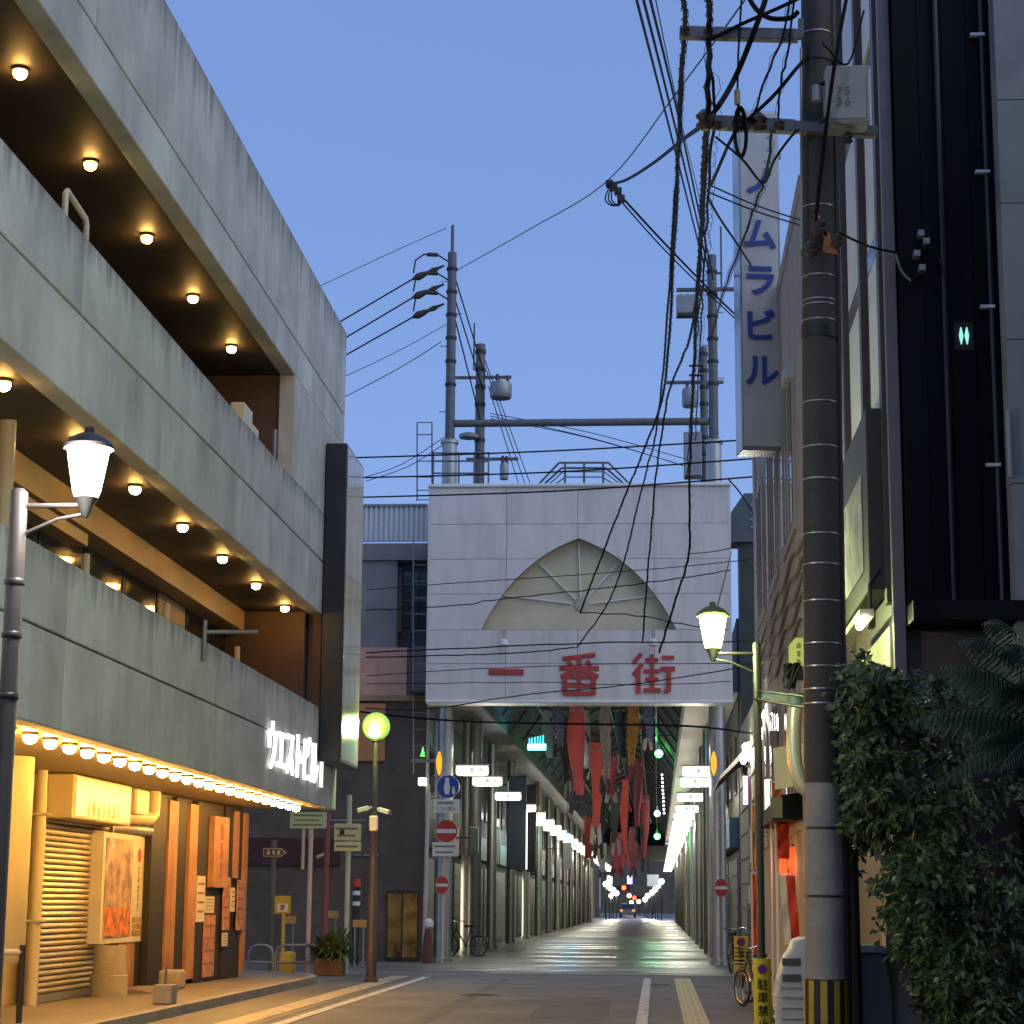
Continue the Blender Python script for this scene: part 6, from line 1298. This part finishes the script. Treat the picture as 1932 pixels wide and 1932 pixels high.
# bicycle seen nearly end on behind the sign
def bicycle(x, y, ang, lab, s=1.0):
    t = thing('bicycle', lab, 'bicycle', (x, y, 0)); r = .3 * s; wb_ = .98 * s
    TY = M('tyre', (.03, .03, .03), .7) if 'tyre' not in MATS else MATS['tyre']; CH = M('chrome', (.55, .54, .5), .25, metal=.9) if 'chrome' not in MATS else MATS['chrome']; FRM = M('bike_frame', (.04, .05, .06), .35, metal=.3) if 'bike_frame' not in MATS else MATS['bike_frame']
    def add(nm, mb, m, par=t): rot(mb, ang, (x, y, 0)); return obj(nm, mb, m, par, smooth=True)
    for d in (-wb_ / 2, wb_ / 2):
        g = MB(); g.torus((x, y + d, r), r - .02, .02, 'x'); w = add('wheel', g, TY)
        g = MB(); g.torus((x, y + d, r), r - .045, .012, 'x'); add('rim', g, CH, w)
        g = MB()
        for k in range(10): a = 2 * math.pi * k / 10; g.tube([(x, y + d, r), (x, y + d + (r - .05) * math.cos(a), r + (r - .05) * math.sin(a))], .0022, 4)
        tag(add('spokes', g, CH, w), kind='stuff')
        g = MB(); a_ = [(x, y + d + (r + .03) * math.cos(R(q)), r + (r + .03) * math.sin(R(q))) for q in range(20, 161, 14)]; g.tube(a_, .014, 6); add('mudguard', g, CH)
    bb_ = (x, y - .05 * s, r * .95); st = (x, y - .22 * s, .80 * s); hd = (x, y + .30 * s, .78 * s); fw = (x, y + wb_ / 2, r); rw = (x, y - wb_ / 2, r)
    for nm, pts, rr in (('down_tube', [hd, bb_], .02), ('seat_tube', [st, bb_], .018), ('chain_stay', [rw, bb_], .012), ('seat_stay', [rw, (x, y - .2 * s, .68 * s)], .011), ('fork', [(x, y + .28 * s, .9 * s), hd, fw], .016)):
        g = MB(); g.tube(pts, rr, 8); add(nm, g, FRM)
    g = MB(); g.tube([(x - .26 * s, y + .14 * s, .96 * s), (x - .18 * s, y + .25 * s, .98 * s), (x, y + .27 * s, .93 * s), (x + .18 * s, y + .25 * s, .98 * s), (x + .26 * s, y + .14 * s, .96 * s)], .013, 8); add('handlebar', g, CH)
    g = MB(); g.prism([(x - .02, y + .02 * s), (x + .02, y + .02 * s), (x + .09, y - .24 * s), (x + .05, y - .3 * s), (x - .05, y - .3 * s), (x - .09, y - .24 * s)], 'xy', .81 * s, .87 * s); add('saddle', g, TY)
    g = MB(); zb_ = .68 * s; g.box(x - .16 * s, x + .16 * s, y + .42 * s, y + .68 * s, zb_, zb_ + .02); add('basket_floor', g, FRM)
    for k in range(4):
        g = MB(); z = zb_ + .06 * (k + 1); e = .008 * k; g.tube([(x - .16 * s - e, y + .42 * s - e, z), (x + .16 * s + e, y + .42 * s - e, z), (x + .16 * s + e, y + .68 * s + e, z), (x - .16 * s - e, y + .68 * s + e, z), (x - .16 * s - e, y + .42 * s - e, z)], .006, 5); add('basket_wire', g, FRM)
    g = MB(); g.tube([(x, y + .02, r), (x + .09, y - .08, r - .02)], .01, 6); add('crank', g, CH)
    return t
b_ = AZ(1412, 1903, 0); bicycle(b_.x + .12, b_.y + .25, R(24), 'bicycle with pale tyre rims parked behind the yellow no parking sleeve', .9)
b_ = AZ(1385, 1822, 0); bicycle(1.72, 47.5, R(-10), 'dark bicycle parked at the foot of the right steel column')
b_ = AZ(880, 1800, 0); bicycle(-5.4, 58.5, R(60), 'bicycle parked beside the lit doorway left of the arcade')
# white recycling bin with slots
t = thing('white_bin', 'white rounded plastic bin with louvred front left of the pole foot', 'bin', tuple(AY(1500, 1932, 21)))
WP = M('white_plastic', (.60, .58, .53), .4, var=.1, streak=.25, dirt=(.35, .3, .24))
BYc = 21.0; xl, xr = AY(1462, 1850, BYc).x, AY(1560, 1850, BYc).x; zt = AY(1500, 1768, BYc).z
prof = [(xl + .02, .005), (xl, zt * .5), (xl + .02, zt * .66), (xl + .1, zt * .86), (xl + .14, zt * .88), (xl + .18, zt * .98), (xl + .26, zt), (xr, zt), (xr, .005)]
g = MB(); g.prism(prof, 'xz', BYc - .25, BYc + .3); obj('body', g, WP, t, bev=.035, seg=3, smooth=True)
for k in range(5):
    z = zt * (.16 + .085 * k); g = MB(); g.prism([(xl - .004, z), (xl + .06, z), (xl + .06, z + .05), (xl - .018, z + .02)], 'xz', BYc - .17, BYc + .2); obj('louvre', g, WP, t)
g = MB(); g.prism([(xl + .005, zt * .62), (xl + .05, zt * .62), (xl + .14, zt * .84), (xl + .095, zt * .84)], 'xz', BYc - .16, BYc + .2); obj('flap', g, M('flap_grey', (.40, .38, .34), .4), t)
for k in range(6):                                                # ribs round the front
    z = zt * (.08 + .085 * k); g = MB(); g.prism([(BYc - .251, z), (BYc - .285, z + .012), (BYc - .285, z + .03), (BYc - .251, z + .045)], 'yz', xl + .05, xr - .02); obj('front_rib', g, WP, t)
for k in range(2):
    g = MB(); g.box(xl + .06 + k * .0, xl + .24, BYc - .262, BYc - .252, zt * (.64 + .13 * k), zt * (.70 + .13 * k)); obj('slot', g, M('slot_dark', (.10, .09, .08), .6) if 'slot_dark' not in MATS else MATS['slot_dark'], t)
g = MB(); g.box(xl + .04, xr - .03, BYc - .268, BYc - .253, zt * .585, zt * .60); obj('seam', g, MATS['flap_grey'], t)
# grey lidded bin right of the pole
t = thing('grey_bin', 'dark grey bin with pale rounded lid right of the pole foot', 'bin', tuple(AY(1640, 1932, 20)))
q0, q1 = AY(1603, 1850, 19.0).x, AY(1676, 1850, 19.0).x; zt = AY(1640, 1790, 19.0).z
g = MB(); g.prism([(q0, .005), (q1 + .03, .005), (q1 + .03, zt * .68), (q1 - .03, zt - .04), (q0, zt - .04)], 'xz', 18.8, 19.3); obj('body', g, M('bin_grey', (.07, .07, .072), .5, var=.15), t, bev=.03, seg=2)
g = MB(); g.prism([(q0 - .01, zt - .035), (q1 - .01, zt - .035), (q1 - .05, zt + .03), (q0 + .05, zt + .04)], 'xz', 18.78, 19.32); obj('lid', g, M('lid_grey', (.26, .28, .28), .4), t, bev=.02, seg=2)
g = MB(); a = AY(1655, 1700, 19.3); g.box(2.05, 2.55, 19.0, 19.35, 0, AY(1690, 1690, 19.3).z); tag(obj('beige_low_wall', g, M('low_wall', (.34, .29, .22), .7, var=.15, streak=.3)), 'low beige wall behind the bush and the grey bin', 'wall')
g = MB(); g.tube([(AY(1612, 1900, 19).x, 18.75, 0), (AY(1606, 1480, 18.8).x, 18.85, AY(1606, 1480, 18.8).z)], .05, 10); tag(obj('dark_post', g, DKMET, None, smooth=True), 'slim black post right behind the utility pole', 'post')
# ================================================================= izakaya front on the right: lanterns, banners, boards
LANT = M('lantern_red', (.75, .10, .03), .5, var=.15, emit=.55, ecol=(1, .13, .03))
for i, (x, y, Y, lab) in enumerate(((1486, 1640, 30.0, 'left red paper lantern under the dark awning'), (1504, 1630, 29.0, 'right red paper lantern with black script under the awning'))):
    p = AY(x, y, Y); t = thing('paper_lantern', lab, 'lantern', tuple(p)); n = 12; pr2 = []
    for k in range(n + 1): s = k / n; rr = .125 * math.sin(math.pi * (.14 + .72 * s)) ** .5; pr2 += [(rr * (1 if k % 2 else .965), -.24 + .48 * s)]
    g = MB(); g.lathe(pr2, p, 20); obj('body', g, LANT, t, smooth=True)
    for s in (-1, 1): g = MB(); g.lathe([(.07, 0), (.07, .035)], (p.x, Y, p.z + s * .245 - .017), 14); obj('ring', g, CABLE, t)
    for k in range(3): marks(t, CABLE, (p.x + .03, Y - .128, p.z + .13 - .13 * k), (1, 0, 0), .1, 40 + k + i * 5)
    g = MB(); g.cyl((p.x, Y, p.z + .26), (p.x, Y, p.z + .5), .008, n=5); obj('cord', g, CABLE, t)
    lamp('lantern_glow', (p.x - .2, Y - .25, p.z), 4, (1, .3, .12), .1)
def banner(x0, x1, ya, yb, Y, cols, lab, tilt=0):
    a, b = AY(x0, ya, Y), AY(x1, yb, Y); t = thing('nobori_banner', lab, 'banner', (a.x, Y, 0))
    xm = a.x; zt, z0 = a.z, b.z
    g = MB(); g.cyl((a.x - .02, Y, .005), (a.x - .02, Y, zt + .05), .012, n=8); obj('pole', g, WHITEM, t, smooth=True)
    g = MB(); g.cyl((a.x - .02, Y, zt + .02), (b.x, Y, zt + .02), .008, n=6); obj('cross_pole', g, WHITEM, t)
    g = MB(); g.lathe([(.16, .004), (.16, .05), (.04, .09)], (a.x - .02, Y, 0), 14); obj('base', g, DKMET, t)
    k0 = 0; n = len(cols); wd = b.x - a.x
    for i, (f0, f1, m) in enumerate(cols):
        vs = []; N = 9; q = 4
        for r_ in range(N + 1):
            z = zt - (zt - z0) * r_ / N
            for c_ in range(q + 1): u = f0 + (f1 - f0) * c_ / q; vs.append((a.x + wd * u + tilt * (r_ / N), Y + .03 * math.sin(6 * u + 1.1 * r_), z))
        fs = [(r_ * (q + 1) + c_, r_ * (q + 1) + c_ + 1, (r_ + 1) * (q + 1) + c_ + 1, (r_ + 1) * (q + 1) + c_) for r_ in range(N) for c_ in range(q)]
        g = MB(); g.add(vs, fs); obj('cloth', g, m, t, smooth=True)
    return t
BR = M('banner_red', (.62, .05, .03), .7, var=.12); BW = M('banner_white', (.66, .60, .55), .7, var=.1); BO = M('banner_orange', (.66, .24, .03), .7, var=.35, scale=4); BG = M('banner_green', (.06, .26, .04), .7, var=.2)
banner(1470, 1502, 1652, 1782, 27.5, ((0, .42, BW), (.42, 1, BR)), 'red and white nobori banner left of the pole', .06)
banner(1420, 1433, 1650, 1800, 33, ((0, .8, BR), (.8, 1, BW)), 'slim red nobori banner behind the dark lamp post')
banner(1420, 1434, 1520, 1640, 36, ((0, 1, BO),), 'orange nobori banner behind the dark lamp post, above the red one')
banner(1456, 1476, 1478, 1530, 29, ((0, 1, BO),), 'orange patterned flag at the edge of the awning')
banner(1466, 1490, 1553, 1620, 28.5, ((0, 1, BR),), 'red patterned flag hanging below the awning')
banner(1492, 1512, 1552, 1585, 29.5, ((0, 1, BG),), 'green cloth beside the red flag')
aw = thing('dark_awning', 'dark shop awning with pale end panel above the lanterns', 'awning', tuple(AY(1485, 1540, 27.5)))
a = AY(1455, 1548, 27.5); b = AY(1520, 1502, 27.5)
g = MB(); g.prism([(a.x, a.z), (b.x + .5, a.z), (b.x + .5, b.z + .1), (a.x + .12, b.z), (a.x, a.z + .18)], 'xz', 27.2, 30.5); obj('hood', g, BLACKW, aw)
g = MB(); g.box(a.x - .01, a.x + .13, 27.17, 27.197, a.z + .02, b.z - .03); obj('end_panel', g, M('awning_end', (.20, .20, .15), .6), aw)
sb2 = thing('cream_signboard', 'cream board with orange character beside the pole above the awning', 'sign', tuple(AY(1490, 1500, 26.5)))
a = AY(1460, 1490, 26.5); b = AY(1518, 1400, 26.5)
g = MB(); g.prism([(a.x + .02, a.z), (b.x + .1, a.z + .08), (b.x + .1, b.z), (a.x, b.z - .08)], 'xz', 26.45, 26.5); obj('board', g, M('board_cream', (.62, .55, .40), .35, var=.1), sb2)
for k, (dx, dz, w_, h_) in enumerate(((.22, -.30, .10, .05), (.25, -.40, .05, .16), (.29, -.40, .12, .04))): g = MB(); g.box(a.x + dx, a.x + dx + w_, 26.43, 26.447, b.z + dz, b.z + dz + h_); obj('stroke', g, M('stroke_orange', (.55, .22, .05), .5) if 'stroke_orange' not in MATS else MATS['stroke_orange'], sb2)
# curved silver duct and lime lit pipe beside the pole
t = thing('silver_duct', 'curved silver duct hugging the left side of the pole', 'duct', tuple(AY(1502, 1500, 25)))
g = MB(); g.tube(cr([AY(1500, 1330, 25), AY(1497, 1380, 25), AY(1500, 1440, 25), AY(1512, 1480, 25), AY(1530, 1495, 25)]), .09, 14); obj('bend', g, M('duct_silver', (.5, .48, .44), .35, metal=.5), t, smooth=True)
g = MB(); g.cyl(AY(1500, 1332, 25), AY(1500, 1308, 25), .1, n=14); obj('collar', g, M('collar_blue', (.12, .17, .22), .5), t, smooth=True)
t = thing('pipe_elbow', 'pale horizontal pipe lit lime by the lantern', 'pipe', tuple(AY(1460, 1322, 26)))
g = MB(); g.tube(cr([AY(1428, 1326, 26), AY(1440, 1318, 26), AY(1470, 1318, 26), AY(1520, 1322, 26)]), .06, 12); obj('pipe', g, M('pipe_pale', (.45, .50, .42), .4), t, smooth=True)
t = thing('yellow_arched_sign', 'small yellow arched sign by the beige building beside the pole', 'sign', tuple(AY(1500, 1240, 25.2))); a = AY(1488, 1262, 25.2); b = AY(1512, 1205, 25.2)
g = MB(); g.prism([(a.x, a.z), (b.x + .1, a.z), (b.x + .1, b.z), (a.x + .08, b.z), (a.x, b.z - .1)], 'xz', 25.1, 25.2); obj('plate', g, M('lime_sign', (.55, .55, .22), .5), t)
for k in range(3): marks(t, INKG, (a.x + .12, 25.095, b.z - .1 - .1 * k), (1, 0, 0), .07, 60 + k)
t = thing('cable_bundle', 'dark tangle of cables and boxes left of the pole', 'cable', tuple(AY(1500, 1280, 24.5)))
rn = random.Random(9)
for k in range(9): q = [AY(1484 + rn.uniform(-4, 26), 1250 + rn.uniform(0, 50), 24.5 - .03 * k) for _ in range(4)]; g = MB(); g.tube(cr(q), .02, 6); obj('loop', g, CABLE, t, smooth=True)
for x, y in ((1490, 1285), (1505, 1270)): p = AY(x, y, 24.5); g = MB(); g.box(p.x - .07, p.x + .07, 24.4, 24.6, p.z - .08, p.z + .08); obj('box', g, DKMET, t, bev=.01)
# left foreground bits
p = AZ(312, 1932, .12)
t = thing('concrete_weight', 'small concrete block with rod at the pavement edge', 'weight', (-6.65, 25.8, .12)); a = AX(312, 1932, -6.6)
g = MB(); g.box(-6.75, -6.5, a.y - .15, a.y + .2, .125, .38); obj('block', g, M('block_grey', (.28, .27, .24), .8, var=.15, bump=.3), t, bev=.012)
g = MB(); g.cyl((-6.62, a.y, .38), (-6.62, a.y, .62), .018, n=8); obj('rod', g, GALV, t)
t = thing('handrail_post', 'dark steel post with pale knob at the lower left', 'post', (-7.4, 22.8, .12)); a = AX(42, 1800, -7.2)
g = MB(); g.cyl((-7.2, a.y, .12), (-7.2, a.y, a.z + .1), .035, n=10); obj('post', g, DKMET, t, smooth=True)
g = MB(); g.cyl((-7.2, a.y, a.z + .02), (-7.42, a.y, a.z + .02), .035, n=10); obj('knob', g, WHITEM, t, smooth=True)
# ================================================================= bush and palm at the right edge
rn = random.Random(21)
LEAF = M('leaf_glossy', (.058, .095, .028), .34, var=.6, scale=2.5, spec=.4); LEAF2 = M('leaf_pale', (.12, .16, .04), .38, var=.4, scale=2.5, spec=.6); BARK = M('bark', (.06, .045, .03), .9, var=.3, bump=.5)
bush = thing('evergreen_bush', 'big dark glossy leaved shrub overhanging beside the utility pole', 'shrub', (2.6, 18.4, 0))
edge = [(3.75, 2.2), (3.62, 1.75), (3.4, 1.64), (3.2, 1.60), (2.9, 1.62), (2.5, 1.68), (2.1, 1.74), (1.75, 1.92), (1.4, 2.08), (1.1, 2.22), (.8, 2.35), (.4, 2.42), (0, 2.5)]
def ledge(z):
    for (za, xa), (zb, xb) in zip(edge[:-1], edge[1:]):
        if zb <= z <= za: return xa + (xb - xa) * (za - z) / (za - zb)
    return 2.4
trunk = MB()
trunk.tube([(2.9, 18.6, 0), (2.85, 18.55, 1.2), (2.7, 18.5, 2.4), (2.6, 18.5, 3.2)], [.1, .08, .06, .03], 10); obj('trunk', trunk, BARK, bush, smooth=True)
twigs = []
for k in range(26):
    z = rn.uniform(.4, 3.4); x = ledge(z) + rn.uniform(.05, .6); st = Vector((2.85 - .06 * z, 18.55, max(.3, z - rn.uniform(.3, 1.0)))); en = Vector((x, rn.uniform(17.6, 18.9), z)); twigs.append((st, en))
    g = MB(); mid = (st + en) / 2 + Vector((0, 0, .12)); g.tube([st, mid, en], [.03, .018, .006], 6); obj('branch', g, BARK, bush, smooth=True)
def leaf(g, p, d, L, w):
    up = Vector((rn.uniform(-.5, .5), rn.uniform(-.9, -.1), rn.uniform(.2, 1))); sd = d.cross(up)
    if sd.length < 1e-3: return
    sd = sd.normalized() * w; nn = sd.cross(d).normalized()
    a = p + d * (L * .45) + nn * (L * .05); e = p + d * L - Vector((0, 0, L * .15))
    g.add([p, a + sd, e, a - sd, a - nn * (L * .07)], [(0, 4, 1), (1, 4, 2), (2, 4, 3), (3, 4, 0)])
gs = [MB(), MB()]
sprays = []
while len(sprays) < 1900:
    z = rn.uniform(.05, 3.75); lx = ledge(z); x = lx + abs(rn.gauss(0, .55)) + .02
    if x > 3.9: continue
    y = rn.uniform(17.35, 18.9) + .25 * (x - lx)
    top = 3.55 + .12 * math.sin(5 * x) - .15 * max(0, x - 2.3)
    if z > top: continue
    if math.sin(5.1 * x + 2 * z) * math.sin(4.3 * z + 1.7 * y) > .42 and rn.random() < .9: continue      # gaps
    sprays.append(Vector((x, y, z)))
for c in sprays:
    d0 = Vector((rn.uniform(-1, .6), rn.uniform(-1, .5), rn.uniform(-.9, .5))).normalized(); ln = rn.uniform(.12, .28); pale = rn.random() < .22
    for k in range(13):
        t_ = k / 12; p = c + d0 * (ln * t_) - Vector((0, 0, .07 * t_ * t_)); dd = (d0 * .5 + Vector((rn.uniform(-1, 1), rn.uniform(-1, 1), rn.uniform(-.9, .6)))).normalized()
        leaf(gs[1 if pale else 0], p, dd, *(lambda s_: (s_ * rn.uniform(.06, .1), s_ * rn.uniform(.016, .03)))(rn.choice((.7, 1, 1, 1.35))))
tag(obj('foliage', gs[0], LEAF, bush), kind='stuff'); tag(obj('pale_foliage', gs[1], LEAF2, bush), kind='stuff')
# palm
palm = thing('palm_plant', 'feathery palm with drooping fronds at the right edge', 'palm', (3.5, 17.3, 0))
PALM = M('palm_leaf', (.06, .10, .07), .4, var=.35, scale=3)
g = MB(); g.tube([(3.45, 17.2, 0), (3.4, 17.2, 1.6), (3.3, 17.2, 2.9)], [.12, .1, .08], 12); obj('trunk', g, BARK, palm, smooth=True)
crown = Vector((3.3, 17.2, 2.95))
for tx, ty, up_, w_ in ((1800, 1215, 1.3, .9), (1850, 1180, 1.5, .8), (1760, 1260, .9, 1), (1860, 1310, .9, .9), (1700, 1370, .7, 1), (1890, 1230, 1.3, .8), (1820, 1420, .5, .9), (1925, 1290, 1.0, .8), (1880, 1460, .4, .8), (1730, 1500, .35, .8)):
    tip = AY(tx, ty, 17.0 + rn.uniform(-.3, .1)); g = MB(); P = []
    ctrl = (crown + tip) / 2 + Vector((0, 0, up_ * .45))
    for i in range(15): t_ = i / 14; P.append(crown * (1 - t_) ** 2 + ctrl * 2 * t_ * (1 - t_) + tip * t_ * t_)
    g.tube(P, [.014 - .0008 * i for i in range(15)], 5)
    for i in range(2, 15):
        tn = (P[i] - P[i - 1]).normalized(); sdv = tn.cross(Vector((0, 0, 1))).normalized(); L = .34 * math.sin(math.pi * min(1, .18 + i / 17)) * w_
        for s in (-1, 1):
            for h in (0, .5):
                b0 = P[i] - (P[i] - P[i - 1]) * h; dd = (sdv * s * .75 + tn * .55 - Vector((0, 0, .55))).normalized(); e = b0 + dd * L - Vector((0, 0, L * .3)); m_ = b0 + dd * L * .5; sw = tn * .011
                g.add([b0, m_ + sw, e, m_ - sw], [(0, 1, 2), (0, 2, 3)])
    obj('frond', g, PALM, palm)
